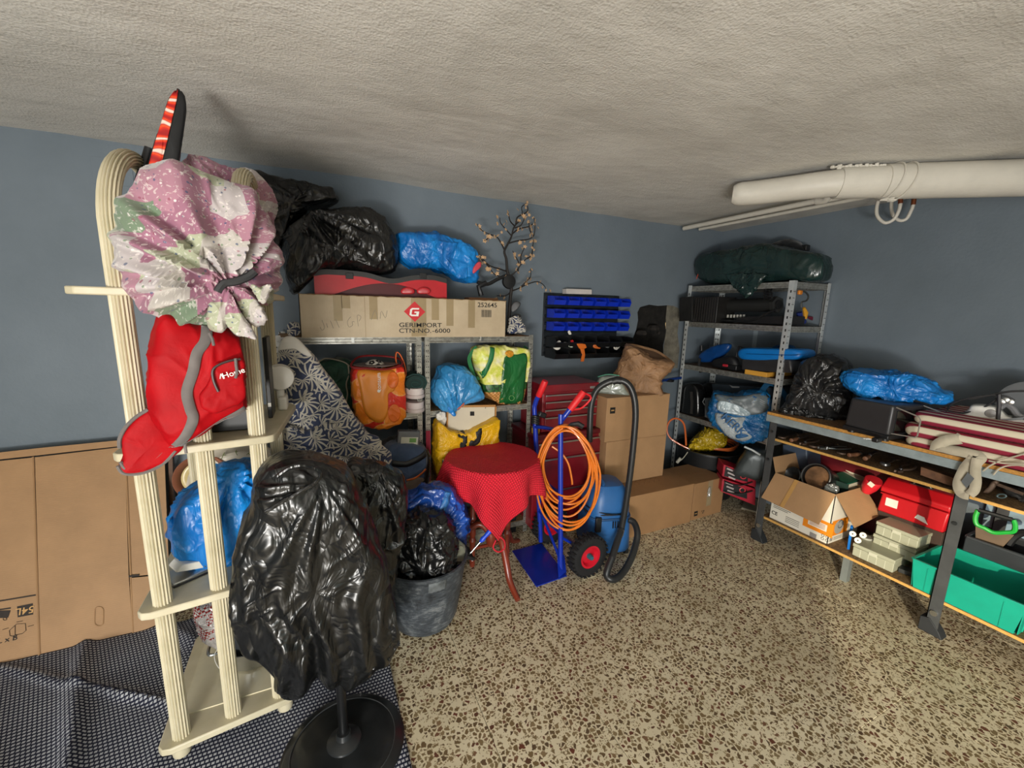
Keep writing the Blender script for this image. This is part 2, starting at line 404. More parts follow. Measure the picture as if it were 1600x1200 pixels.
# back wall with the broken-out hole
hole = [at(u, v, 'y', 0) for u, v in [(1000, 480), (1014, 476), (1028, 478), (1042, 477), (1043, 492), (1040, 506), (1041, 520), (1036, 540), (1037, 566), (1012, 566), (988, 562), (990, 545), (989, 528), (994, 515), (997, 500), (996, 488)]]
bm = bmesh.new()
def loop_(bm, pts):
    vs_ = [bm.verts.new(p) for p in pts]; return [bm.edges.new((vs_[i], vs_[(i+1) % len(vs_)])) for i in range(len(vs_))]
ed = loop_(bm, [(XL, 0, 0), (0, 0, 0), (0, 0, H+.02), (XL, 0, H+.02)])+loop_(bm, [(p.x, 0, p.z) for p in hole])
bmesh.ops.triangle_fill(bm, use_beauty=True, edges=ed); me = bpy.data.meshes.new('wall_back'); bm.to_mesh(me); bm.free()
wb = bpy.data.objects.new('wall_back', me); SC.collection.objects.link(wb); wb['kind'] = 'structure'; me.materials.append(PAINT)
# rough pocket behind the hole
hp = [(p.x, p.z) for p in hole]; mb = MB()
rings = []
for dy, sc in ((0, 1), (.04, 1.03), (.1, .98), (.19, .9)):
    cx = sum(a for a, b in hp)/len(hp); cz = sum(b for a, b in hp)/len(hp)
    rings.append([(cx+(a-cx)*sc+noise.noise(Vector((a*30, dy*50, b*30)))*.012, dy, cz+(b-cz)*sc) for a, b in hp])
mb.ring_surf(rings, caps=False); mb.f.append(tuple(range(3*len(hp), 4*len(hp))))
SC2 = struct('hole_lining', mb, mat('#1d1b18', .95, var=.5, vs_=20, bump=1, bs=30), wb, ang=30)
# rubble and loose stones seen in the pocket
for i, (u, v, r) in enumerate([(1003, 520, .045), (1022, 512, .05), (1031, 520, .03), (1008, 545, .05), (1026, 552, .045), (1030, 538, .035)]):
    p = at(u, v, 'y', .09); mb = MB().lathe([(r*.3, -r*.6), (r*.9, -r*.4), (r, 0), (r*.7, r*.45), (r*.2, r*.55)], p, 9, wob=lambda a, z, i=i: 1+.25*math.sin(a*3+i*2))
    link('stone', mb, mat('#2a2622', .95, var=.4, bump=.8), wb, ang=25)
# bare cement strip beside the hole
cp = [at(u, v, 'y', 0) for u, v in [(1042, 477), (1052, 478), (1060, 482), (1061, 500), (1058, 520), (1061, 545), (1058, 575), (1036, 575), (1037, 540), (1041, 515), (1040, 498)]]
link('cement_patch', MB().prism([(p.x, -.004, p.z) for p in cp], (0, .004, 0)), mat('#6f6b5f', .95, var=.35, vs_=16, bump=1, bs=40), wb, ang=30)
struct('wall_right', MB().mm((0, YF-.1, -.1), (.1, .1, H+.03)), PAINT, smooth=False)
struct('wall_left', MB().mm((XL-.1, YF-.1, -.1), (XL, .1, H+.03)), PAINT, smooth=False)
wf = MB().mm((XL, YF-.1, -.1), (-5.7, YF, H+.03)).mm((-1.3, YF-.1, -.1), (0, YF, H+.03)).mm((-5.7, YF-.1, 2.0), (-1.3, YF, H+.03))
struct('wall_front', wf, PAINT, smooth=False)
# half-raised garage door
gd = struct('door_garage', MB().mm((-5.7, YF-.08, 1.46), (-1.3, YF-.04, 1.50)), WHITEP, smooth=False)
for i in range(5): link('door_panel', MB().mm((-5.7, YF-.08, 1.50+i*.1), (-1.3, YF-.05, 1.595+i*.1)), WHITEP, gd, smooth=False, bev=.004)
struct('driveway', MB().mm((-14, -16, -.12), (6, YF-.1, -.02)), mat('#9a958a', .9, var=.2, vs_=2), smooth=False)
# filled-in wall plate outline on the back wall
pc = [at(u, v, 'y', 0) for u, v in [(141, 244), (206, 251), (210, 292), (147, 287)]]
link('cover_plate', MB().prism([(p.x, -.003, p.z) for p in pc], (0, .003, 0)), PAINT, wb, bev=.001)
# a strip of white tape-like paint under rack
link('paint_strip', MB().prism([(a.x, -.0, a.z) for a in [Vector((0, 0, 0))]*0] or [(-.0005, -.435, 1.2), (-.0005, -.475, 1.2), (-.0005, -.475, 1.52), (-.0005, -.435, 1.52)], (.0005, 0, 0)), mat('#8d9aa2', .6, var=.1), bpy.data.objects['wall_right'])
# ---- ceiling pipes
PW = mat('#c9c5ba', .5, var=.07, bump=.2, bs=70, name='white_painted_pipe')
T = Thing('insulated_duct', 'fat white painted duct hanging under the ceiling with a bent drooping end', 'duct', at(1300, 275, 'z', 2.27))
ax = [(-1.29, -1.10, 2.275), (-1.22, -1.19, 2.272), (-1.10, -1.42, 2.270), (-1.02, -1.53, 2.272)]
T.part('flexible_end', MB().tube(crom(ax, 4), .062, 20, scale=[.72, .9, 1.0, 1, 1, 1, 1, 1, 1.02, 1.03, 1.04, 1.04, 1.04]), PW)
a0, a1 = Vector((-1.04, -1.50, 2.272)), Vector((.0, -2.30, 2.262))
T.part('duct_tube', MB().tube([a0, a0.lerp(a1, .15), a0.lerp(a1, .151), a0.lerp(a1, .5), a1], .08, 24, scale=[.93, .93, 1, 1, 1]), PW)
dd = (a1-a0).normalized(); sx_ = dd.orthogonal().normalized(); sy_ = dd.cross(sx_)
for k, t in enumerate((.175, .215)):
    c = a0.lerp(a1, t)
    T.part('tie_cord', MB().tube([c+dd*(.02*math.sin(a))+(sx_*math.cos(a)+sy_*math.sin(a))*.084 for a in [2*PI*i/24 for i in range(24)]], .005, 6, closed=True), PW)
c = a0.lerp(a1, .19)+Vector((-.01, -.0, -.085))
T.part('cord_knot', MB().tube([c+Vector((.03*math.sin(i*2.1)+i*.003-.02, .02*math.cos(i*3.3), .004*math.sin(i*5))) for i in range(14)], .005, 6, smooth=3), PW)
mb = MB()
for i in range(16): # ragged torn edge of the wrapping
    q = a0.lerp(a1, -.02+i*.011)+Vector((-.03, -.015, .067)); mb.box(q, (.02, .016, .014+.008*math.sin(i*4)), Matrix.Rotation(i, 3, 'Z'))
T.part('torn_wrapping_edge', mb, PW, bev=.003)
for xx, r, lab, n_ in ((-.62, .017, 'thicker white water pipe running along the ceiling by the right wall', 1), (-.405, .012, 'thinner white water pipe along the ceiling nearest the right wall', 2)):
    T = Thing('water_pipe', lab, 'pipe', (xx, -.1, 2.31))
    if n_ == 1:
        T.part('pipe_run', MB().tube([(xx+.03, -.1, 2.335-r), (xx, -1.18, 2.31)], r, 12), PW)
        T.part('elbow', MB().tube([(xx, -1.17, 2.31), (xx-.005, -1.22, 2.305), (xx-.03, -1.25, 2.33), (xx-.04, -1.25, 2.36)], r*1.35, 12, smooth=4), PW)
        T.part('branch', MB().tube([(xx, -1.21, 2.31), (xx+.02, -1.3, 2.312), (xx+.04, -1.75, 2.335)], r*1.1, 12, smooth=4), PW)
    else:
        T.part('pipe_run', MB().tube([(xx, -.1, 2.33), (xx, -1.75, 2.325)], r, 12), PW)
for i, (dx, lab) in enumerate(((0, 'white hose loop with copper fitting hanging below the duct, nearer the camera'), (.13, 'white hose loop with copper fitting hanging below the duct, nearer the wall'))):
    p1 = atp(1376 if i == 0 else 1395, 293, (-.28+dx, -1.45, 2.2), facing((-.28, -1.4, 2.2)))
    P_ = Vector((-.28+dx, -1.45, 2.2)); nf = facing(P_)
    pp = [[(1388, 292), (1373, 312), (1370, 335), (1382, 348), (1396, 343), (1404, 330), (1407, 318)], [(1406, 294), (1394, 312), (1394, 333), (1404, 344), (1416, 342), (1424, 328), (1427, 320)]][i]
    fp = [[(1407, 318), (1407, 300)], [(1427, 320), (1429, 303)]][i]
    T = Thing('hose_loop', lab, 'hose', atp(*pp[3], P_, nf))
    T.part('hose', MB().tube([atp(u, v, P_, nf) for u, v in pp], .0095, 10, smooth=5), PW)
    a, b = atp(*fp[0], P_, nf), atp(*fp[1], P_, nf)
    T.part('copper_fitting', MB().cyl(a, a.lerp(b, .5), .012, n=10), mat('#9a5a3c', .35, .8), label='copper fitting')
    T.part('valve', MB().cyl(a.lerp(b, .5), b+Vector((0, 0, .03)), .014, n=8), mat('#3c4a55', .3, .7), label='dark valve')
# ---- rug
def rugmat():
    N = NT('navy_white_woven_rug'); u = N.uv(); mp = N.n('Mapping', {'Vector': u, 'Scale': (74, 62, 1)}).outputs[0]
    sp = N.n('SeparateXYZ', {0: mp}); row = N.math('FLOOR', sp.outputs[1]); xo = N.math('MULTIPLY_ADD', N.math('MODULO', row, 2.), .5, sp.outputs[0])
    fx = N.math('ABSOLUTE', N.math('SUBTRACT', N.math('FRACT', xo), .5)); fy = N.math('ABSOLUTE', N.math('SUBTRACT', N.math('FRACT', sp.outputs[1]), .5))
    d = N.math('MULTIPLY', N.math('LESS_THAN', fx, .33), N.math('LESS_THAN', fy, .27))
    N.set('Base Color', N.mix(d, lin('#1c2036'), N.ramp(N.noise(u, 5, 3), [(.3, lin('#a9abb2')), (.7, lin('#c9cbd0'))]))); N.set('Roughness', .95)
    N.bump(d, .5, .003); return N.m
mb = MB(); mb.uv = []
A, B, Cc, D = Vector((-5.6, -2.1, 0)), Vector((-3.235, -2.1, 0)), Vector((-3.25, -.52, 0)), Vector((-5.6, -.47, 0))
nu, nv = 150, 100
for i in range(nu):
    for j in range(nv):
        a, b = i/(nu-1), j/(nv-1); p = A.lerp(B, a).lerp(D.lerp(Cc, a), b)
        q = p-Vector((-4.4, -.9, 0)); z = .006
        for (ax_, ay, ox, am, wd) in ((.25, 1, .0, .022, .03), (.5, 1, -.28, .018, .035), (.05, 1, .33, .012, .03), (.8, 1, .55, .016, .04), (.35, 1, -.55, .014, .03), (1.2, 1, .15, .012, .025)):
            dd_ = (q.x*ay+q.y*ax_*1.2)-ox+noise.noise(p*3)*.04; z += 1.7*am*math.exp(-(dd_/wd)**2)*max(0, min(1, 1.3-abs(q.y+.3)*1.1))
        if p.x > -4.15: z = .006+(z-.006)*max(0, 1-(p.x+4.15)*5)
        z += max(0, noise.noise(p*4))*.004*(1 if p.x < -4.1 else .1)
        mb.v.append(Vector((p.x, p.y, z))); mb.uv.append((p.x, p.y))
for i in range(nu-1):
    for j in range(nv-1): mb.f.append((i*nv+j, (i+1)*nv+j, (i+1)*nv+j+1, i*nv+j+1))
solo('woven_rug', 'creased navy and white dotted rug lying under the cream shelf tower', 'rug', mb, rugmat(), solid=.005)
# ================================================================== left side
X_, Z_ = Vector((1, 0, 0)), Vector((0, 0, 1))
INK = mat('#2a211b', .7, var=.05, name='dark_ink'); INKB = mat('#141414', .6, var=.05, name='black_ink'); WHT = mat('#e9e7e0', .6, var=.03, name='white_print')
# flattened cardboard carton leaning on the wall
b0, t0_ = Vector((-4.84, -.50, .0)), Vector((-4.84, -.06, .855)); up = (t0_-b0).normalized(); nn = Vector((1, 0, 0)).cross(up)   # points to the room
def cb(u, v): return atp(u, v, b0, nn)
T = Thing('flattened_carton', 'large flattened brown cardboard box leaning on the left of the back wall', 'cardboard', (-4.9, -.5, 0))
def sheet(px, th=.006, off=0):
    q = [cb(*p)+nn*off for p in px]; return MB().prism(q, -nn*th)
e1, e2, e3 = [(-90, 716), (-75, 1075)], [(52, 714), (63, 1034)], [(196, 697), (210, 999)]
T.part('panel', sheet([(-240, 745), (50, 715), (58, 928), (60.5, 1033), (-240, 1110)]), CARD)
T.part('panel', sheet([(54.5, 714.5), (194.5, 698), (201, 900), (208, 999), (63.5, 1033)], .006), CARD)
T.part('panel', sheet([(197, 698), (256, 691), (264, 895), (204, 901)], .006), CARD)
T.part('flap', sheet([(204.5, 903), (264, 897), (266, 985), (210.5, 998)], .006, .004), CARD)
T.part('top_flap', sheet([(-240, 735), (60, 701), (255, 682), (256, 690), (60, 712), (-240, 744)], .005, .012), CARD, label='folded top edge of the carton')
for a, b in (((52, 714), (62, 1034)), ((195.7, 697), (209, 999))): T.part('crease', MB().tube([cb(*a)+nn*.002, cb((a[0]+b[0])/2, (a[1]+b[1])/2)+nn*.002, cb(*b)+nn*.002], .0045, 6), CARD)
T.part('slot', MB().prism([cb(*p)+nn*.007 for p in [(202, 899), (218, 897), (218, 900), (202, 902)]], nn*.001), INK)
T.part('slot', MB().prism([cb(*p)+nn*.002 for p in [(-30, 943), (60, 928), (60, 930), (-30, 945)]], nn*.001), INK)
hh = [cb(155+6*math.cos(t)*1.15, 963+ (9 if math.sin(t) > 0 else -9)+6*math.sin(t))+nn*.002 for t in [2*PI*i/20 for i in range(20)]]
T.part('hand_hole', MB().tube(hh, .0022, 5, closed=True), CARD, label='punched oval handle tab')
T.part('printed_square', MB().prism([cb(*p)+nn*.001 for p in [(27, 947.5), (51.5, 942.5), (52, 960), (28, 964.5)]], nn*.0008), INK)
text(T, '54L', cb(39.5, 953.5)+nn*.0022, -(cb(50, 943)-cb(28, 947)), -up, .042, mat('#c79b62', .7, name='tan_print'))
T.part('printed_icon', MB().prism([cb(*p)+nn*.001 for p in [(-8, 954), (17, 953.5), (13, 965), (-6, 966)]], nn*.0008).tube([cb(8+3*math.cos(t), 967+2*math.sin(t))+nn*.001 for t in [PI*2*i/10 for i in range(10)]], .0012, 4, closed=True).prism([cb(*p)+nn*.001 for p in [(-12, 953), (17, 949), (17, 951), (-12, 955)]], nn*.0008), INK)
ln = [[(15, 985), (16, 993), (25, 995)], [(15, 985), (26, 975), (40, 974), (41, 985), (35, 990), (24, 992)], [(24, 977), (24, 992)], [(4, 984), (14, 981)], [(44, 979), (53, 976.5)], [(26, 972), (36, 970)], [(24, 977), (15, 985)]]
mb = MB()
for l in ln: mb.tube([cb(*p)+nn*.0015 for p in l], .0011, 4)
T.part('printed_diagram', mb, INK)
text(T, 'BL x B', cb(8, 1000)+nn*.0015, cb(60, 990)-cb(0, 1003), up, .03, INK)
# dark wooden board standing behind the carton
solo('wooden_board', 'narrow dark brown wooden board edge standing right of the flattened carton', 'board', MB().prism([at(262, 690, 'y', -.12), at(269, 690, 'y', -.12), at(275, 930, 'y', -.12), at(268, 930, 'y', -.12)], (0, .03, 0)), mat('#5a3d28', .6, var=.3, vs_=20), bev=.001)
solo('cardboard_box_edge', 'small brown cardboard box standing behind the cream shelf tower near the floor', 'box', MB().prism([at(298, 930, 'y', -.35), at(330, 930, 'y', -.35), at(332, 985, 'y', -.35), at(300, 990, 'y', -.35)], (0, .2, 0)), CARD2, bev=.002)

# ---- cream etagere with fluted columns
def cream():
    N = NT('cream_moulded_plastic'); p = N.obj(); n = N.noise(p, 14, 4)
    N.set('Base Color', N.ramp(n, [(.3, lin('#bdb497')), (.7, lin('#cbc2a8'))])); N.set('Roughness', .42); N.set('Subsurface Weight', .08); N.set('Subsurface Radius', (.02, .012, .006)); return N.m
CREAM = cream()
T = Thing('shelf_tower', 'tall cream plastic shelf tower with fluted columns and arched top', 'shelf', (-3.82, -1.02, 0), world=True)
def flute(r, n=17): return [(r*(1-.2*(1-abs(math.cos(j*PI/4))))*math.cos(2*PI*j/(n*4)), r*(1-.2*(1-abs(math.cos(j*PI/4))))*math.sin(2*PI*j/(n*4))) for j in range(n*4)]
LV = [(.075, .1), (.598, .623), (1.128, 1.153), (1.61, 1.632)]
cf = [(-3.968, -1.278), (-3.818, -1.256), (-3.668, -1.236)]; cbk = [(-3.955, -.80), (-3.655, -.80)]
FL = flute(.0262)
for ci, (x, y) in enumerate(cf):
    for li in range(4 if False else 3):
        if li == 2 and ci == 1: continue
        T.part('column', MB().sweep([(x, y, LV[li][1]), (x, y, LV[li+1][0])], FL, up=(1, 0, 0)), CREAM, ang=20)
T.part('column', MB().sweep([(-3.818, -1.256, LV[2][1]), (-3.818, -1.256, LV[3][0])], FL, up=(1, 0, 0)), CREAM, ang=20)
for x, y in cbk:
    for li in range(3): T.part('column', MB().sweep([(x, y, LV[li][1]), (x, y, LV[li+1][0])], FL, up=(1, 0, 0)), CREAM, ang=20)
for (x0, y0), (x1, y1) in ((cf[0], cbk[0]), (cf[2], cbk[1])):
    pts = [(x0, y0, LV[3][1]), (x0, y0, 1.70)]
    for i in range(1, 24):
        a = PI*i/24; s_ = (1-math.cos(a))/2; pts.append((x0+(x1-x0)*s_, y0+(y1-y0)*s_, 1.79+math.sin(a)*.245))
    pts += [(x1, y1, 1.70), (x1, y1, LV[3][1])]
    T.part('arch', MB().sweep(pts, FL, up=(1, 0, 0)), CREAM, ang=20)
for i, (z0, z1) in enumerate(LV):
    if i == 3: pl = [(-4.075, -1.30), (-4.05, -1.32), (-3.60, -1.27), (-3.585, -1.25), (-3.585, -.765), (-4.0, -.765), (-4.06, -.80)]
    else: pl = rnd = [(-4.028, -1.30), (-4.015, -1.318), (-3.985, -1.325), (-3.64, -1.276), (-3.618, -1.262), (-3.607, -1.235), (-3.57, -.80), (-3.585, -.765), (-3.61, -.75), (-4.0, -.75), (-4.025, -.765), (-4.035, -.79)]
    T.part('shelf_board', MB().prism([(x, y, z0) for x, y in pl], (0, 0, z1-z0)), CREAM, bev=.004)
T.part('floor_panel', MB().mm((-3.99, -1.2, .1), (-3.64, -.79, .104)), mat('#d6cdb0', .12, var=.08), label='glossy inset panel of the bottom shelf')
for x, y in ((-3.975, -1.27), (-3.655, -1.225), (-3.975, -.8), (-3.63, -.8)): T.part('foot', MB().lathe([(.016, .012), (.026, .02), (.029, .04), (.024, .06), (.02, .076)], (x, y, 0), 16), CREAM)
# ---- racket cover leaning on top
pR = Vector((-3.84, -1.04, 2.0)); nR = facing(pR)
T = Thing('racket_bag', 'red and black tennis racket cover standing upright on the cream shelf tower', 'bag', atp(245, 270, pR, nR))
rb = blob([(230, 262), (240, 225), (252, 190), (262, 160), (270, 146), (279, 141), (288, 147), (292, 165), (289, 200), (284, 235), (279, 268), (276, 300), (225, 300), (222, 280)], pR, .028, .028, amp=.003, e=.35, seed=4)
T.part('cover', rb, mat('#151618', .5, var=.15))
def racketprint():
    N = NT('red_orange_swirl_print'); p = N.uv()
    wv = N.n('TexWave', {'Vector': p, 'Scale': 7., 'Distortion': 9., 'Detail': 2.}, wave_type='RINGS').outputs['Fac']
    N.set('Base Color', N.ramp(wv, [(0, lin('#a3161a')), (.35, lin('#e0301c')), (.6, lin('#f0602a')), (.8, lin('#c9201c')), (.97, lin('#f3d9c8'))])); N.set('Roughness', .35); return N.m
T.part('printed_side', patch(rb, [(232, 268), (243, 228), (254, 192), (264, 162), (272, 148), (278, 144), (277, 160), (270, 190), (262, 225), (253, 262), (250, 290), (228, 290)], off=.004), racketprint(), label='red and orange printed side of the cover', solid=.002)
T.part('edge_binding', MB().tube([atp(u, v, pR, nR)+nR*.02 for u, v in [(279, 143), (273, 175), (262, 218), (253, 262), (250, 288)]], .004, 6, smooth=4), BLACKP)
T.part('handle_sleeve', MB().tube([atp(u, v, pR-nR*.02, nR) for u, v in [(234, 232), (226, 258), (218, 285)]], .014, 10), BLACKP)
# ---- floral bundles
def floral():
    N = NT('pink_green_floral_cotton'); u = N.uv(); u2 = N.n('VectorMath', {0: u, 1: N.n('VectorMath', {0: N.noise(u, 6, 2, out=1), 1: (.05, .05, 0)}, operation='MULTIPLY').outputs[0]}, operation='ADD').outputs[0]
    cell = N.n('SeparateColor', {0: N.n('TexVoronoi', {'Vector': u2, 'Scale': 13.}, distance='CHEBYCHEV').outputs['Color']}).outputs[0]
    base = N.ramp(cell, [(0, lin('#b5adad')), (.22, lin('#96667a')), (.4, lin('#b3ada6')), (.52, lin('#6d8068')), (.66, lin('#a3a78e')), (.8, lin('#a67888')), (.92, lin('#b0abab'))], 'CONSTANT')
    v = N.n('TexVoronoi', {'Vector': u, 'Scale': 75.}); dot = N.math('LESS_THAN', v.outputs['Distance'], .22)
    dc = N.ramp(N.n('SeparateColor', {0: v.outputs['Color']}).outputs[1], [(0, lin('#3d4f72')), (.3, lin('#e5dedb')), (.6, lin('#8a4359')), (.8, lin('#5f7a58'))], 'CONSTANT')
    ft = N.noise(u, 55, 2, .5, 2); leaf = N.math('GREATER_THAN', ft, .6)
    o = N.mix(N.math('MULTIPLY', dot, .75), base, dc); o = N.mix(N.math('MULTIPLY', leaf, .45), o, lin('#ddd8d0'))
    N.set('Base Color', o); N.set('Roughness', .8); N.set('Sheen Weight', .2); N.bump(N.noise(u, 30, 3), .25, .006); return N.m
FLOR = floral()
pB = Vector((-3.80, -1.27, 1.78)); nB = facing(pB)
T = Thing('floral_bundle', 'big round bundle of pink and green floral cloth knotted at the lower right', 'bundle', atp(310, 470, pB, nB))
fb = blob([(188, 395), (190, 345), (202, 305), (225, 276), (258, 265), (300, 272), (345, 285), (390, 305), (412, 335), (428, 375), (437, 415), (432, 445), (415, 470), (385, 490), (352, 512), (318, 510), (280, 500), (240, 482), (212, 462), (196, 435)], pB, .19, .17, nth=260, nph=80, amp=.012, sc=5, seed=2, knot=(352, 450), pleat=.028, pn=15, ctr=(315, 395), pf=.4)
T.part('cloth', fb, FLOR, ang=80)
T.part('knot_tie', MB().tube([atp(u, v, pB+nB*.2, nB) for u, v in [(340, 456), (350, 443), (368, 440), (388, 432), (398, 424)]], .011, 8, smooth=4), mat('#2b2c2e', .6), label='dark tie around the knot')
for i, px in enumerate(([(352, 448), (338, 460), (326, 480), (324, 505), (334, 518), (348, 520), (358, 500), (366, 470)], [(362, 445), (378, 448), (400, 462), (418, 490), (415, 508), (400, 515), (380, 500), (366, 475)], [(358, 455), (372, 480), (392, 505), (402, 533), (385, 528), (365, 522), (352, 500)], [(385, 440), (405, 445), (428, 440), (425, 465), (412, 480), (395, 468)])):
    kn = blob(px, pB+nB*(.17+.02*i), .035, .03, nth=90, nph=26, amp=.01, sc=14, seed=20+i, knot=(358, 448), pleat=.012, pn=9)
    T.part('loose_end', kn, FLOR, ang=80)
pB2 = Vector((-3.72, -.85, 1.80)); nB2 = facing(pB2)
fb2 = blob([(275, 300), (276, 262), (292, 250), (318, 249), (345, 262), (370, 268), (395, 272), (412, 285), (424, 305), (428, 335), (426, 370), (424, 420), (400, 450), (340, 440), (290, 380)], pB2, .12, .12, nth=150, nph=44, amp=.02, sc=6, seed=6, pleat=.015, knot=(330, 262), pn=11)
solo('floral_bundle', 'second floral cloth bundle half hidden behind the big knotted one', 'bundle', fb2, FLOR, ang=80)
# ---- red backpack hanging
def redcloth():
    N = NT('red_nylon'); p = N.obj(); n = N.noise(p, 9, 4)
    N.set('Base Color', N.ramp(n, [(.3, lin('#98020d')), (.7, lin('#b80512'))])); N.set('Roughness', .6); N.set('Specular IOR Level', .2); N.bump(N.math('ADD', N.noise(p, 22, 4, .6, 1), N.n('TexChecker', {'Vector': p, 'Scale': 700.}).outputs['Fac']), .3, .006); return N.m
RED = redcloth(); GREY = fabric('grey_trim', '#6d6765', rough=.8)
pK = Vector((-3.83, -1.335, 1.38)); nK = facing(pK)
T = Thing('backpack', 'red backpack with grey trim hanging from the cream shelf tower', 'backpack', atp(290, 700, pK, nK))
bp = blob([(250, 486), (275, 492), (310, 505), (345, 508), (366, 520), (380, 545), (384, 580), (386, 625), (385, 640), (350, 655), (320, 675), (296, 690), (275, 700), (262, 695), (250, 675), (235, 650), (228, 610), (229, 570), (236, 530)], pK, .085, .07, nth=160, nph=50, amp=.011, sc=6, seed=9, e=.5)
T.part('main_bag', bp, RED, ang=80)
def strip(host, px, w, off, m_, name, T, label=None, p=None, solid=.002):
    """narrow ribbon of width w (m) following px on the front of a soft form"""
    p0 = p or host.c; c = crom([atp(u, v, p0, host.n) for u, v in px], 6); L, R_ = [], []
    for i, q in enumerate(c):
        t = (c[min(i+1, len(c)-1)]-c[max(i-1, 0)]).normalized(); s_ = t.cross(host.n)*w/2; L.append(q+s_); R_.append(q-s_)
    bv = BVHTree.FromPolygons([tuple(v) for v in host.v], host.f); mb = MB()
    def hit(q, pv):
        h = bv.ray_cast(q+host.n, -host.n); return h[0]+host.n*off if h[0] is not None else (pv or q)
    pl = pm = pr__ = None
    for i in range(len(c)):
        pl = hit(L[i], pl); pm = hit(c[i], pm); pr__ = hit(R_[i], pr__); mb.v += [pl, pm, pr__]
        if i: a = (i-1)*3; mb.f += [(a, a+1, a+4, a+3), (a+1, a+2, a+5, a+4)]
    mb.uv = [((v-host.c).dot(host.a), (v-host.c).dot(host.b)) for v in mb.v]
    return T.part(name, mb, m_, label=label, solid=solid, ang=80)
strip(bp, [(322, 508), (318, 530), (306, 548), (300, 575), (291, 605), (296, 630), (300, 645), (290, 670), (275, 690)], .026, .004, GREY, 'trim', T, 'grey trim band')
strip(bp, [(382, 634), (355, 650), (328, 668), (300, 688), (272, 700)], .03, .004, GREY, 'base_trim', T, 'grey bottom edge')
pk = blob([(332, 568), (345, 562), (370, 556), (382, 562), (384, 590), (385, 620), (362, 636), (338, 646), (318, 640), (308, 620), (318, 600)], pK+nK*.075, .032, .03, nth=90, nph=26, amp=.006, sc=9, seed=31, e=.4)
T.part('pocket', pk, RED, ang=80)
T.part('pocket_zip', MB().tube([atp(u, v, pK+nK*.107, nK) for u, v in [(341, 612), (334, 596), (332, 580), (340, 571), (358, 564), (376, 561)]], .0035, 6, smooth=4), mat('#3a2c2c', .5), label='dark pocket zip')
T.part('zip_pull', MB().tube([atp(u, v, pK+nK*.112, nK) for u, v in [(368, 560), (369, 572), (370, 580), (368, 591)]], .004, 6, smooth=3), GREY)
ptx = atp(365, 583, pK+nK*.111, nK)
text(T, 'Home', ptx, Vector((0, 0, 1)).cross(nK)*1+Vector((0, 0, .28)), Z_, .023, WHT)
T.part('logo_mark', MB().tube([atp(u, v, pK+nK*.110, nK) for u, v in [(344, 592), (345, 584), (347, 587), (350, 592)]], .0014, 5), WHT)
fl_ = blob([(234, 636), (252, 650), (268, 680), (290, 693), (280, 708), (262, 722), (238, 734), (210, 741), (192, 738), (184, 728), (190, 715), (186, 688), (200, 662)], pK+nK*.01, .03, .05, nth=110, nph=30, amp=.006, sc=7, seed=12, e=.5)
T.part('back_panel', fl_, RED, ang=80)
for px in ([(231, 640), (212, 652), (196, 668), (187, 686), (187, 700)], [(188, 722), (200, 735), (222, 729), (244, 716), (262, 700), (282, 692)], [(184, 728), (192, 739), (212, 741), (236, 735), (258, 722), (274, 704)]):
    T.part('edge_piping', MB().tube([atp(u, v, pK+nK*.03, nK) for u, v in px], .0048, 6, smooth=5), GREY, label='grey piping')
T.part('strap_tail', MB().tube([atp(u, v, pK+nK*.05, nK) for u, v in [(291, 684), (289, 696), (291, 708)]], .004, 6), GREY)
T.part('hanging_loop', MB().tube([atp(u, v, pK+nK*.1, nK) for u, v in [(327, 520), (332, 530), (334, 540)]], .004, 6), GREY)
# ---- things on the 1.15 m shelf
solo('black_box', 'matte black box standing on the upper cream shelf beside the backpack', 'box', MB().mm((-3.82, -1.17, 1.155), (-3.70, -1.02, 1.29)), mat('#1b1c1d', .5), bev=.003)
T = Thing('black_folder', 'tall thin black folder standing upright on the cream shelf', 'folder', (-3.66, -.99, 1.153))
T.part('cover', MB().mm((-3.655, -1.02, 1.153), (-3.64, -.90, 1.47)), mat('#101213', .4), bev=.002)
T.part('printed_mark', MB().mm((-3.653, -1.0215, 1.2), (-3.642, -1.02, 1.215)), WHT)
T = Thing('white_lamp', 'small white round-headed appliance on the cream shelf behind the front column', 'lamp', (-3.60, -.86, 1.153))
T.part('body', MB().mm((-3.63, -.90, 1.153), (-3.595, -.82, 1.21)), WHITEP, bev=.008)
T.part('round_head', MB().lathe([(.01, -.03), (.05, -.025), (.058, 0), (.05, .025), (.01, .03)], (-3.62, -.86, 1.29), 24, ax=(.3, -1, 0)), WHITEP)
T.part('neck', MB().cyl((-3.62, -.86, 1.2), (-3.62, -.86, 1.26), .014), WHITEP)
solo('glass_tray', 'small clear glass tray lying on the cream shelf under the backpack', 'tray', MB().mm((-3.93, -1.24, 1.154), (-3.86, -1.16, 1.168)), mat('#b9a99c', .15, coat=.5), bev=.004)
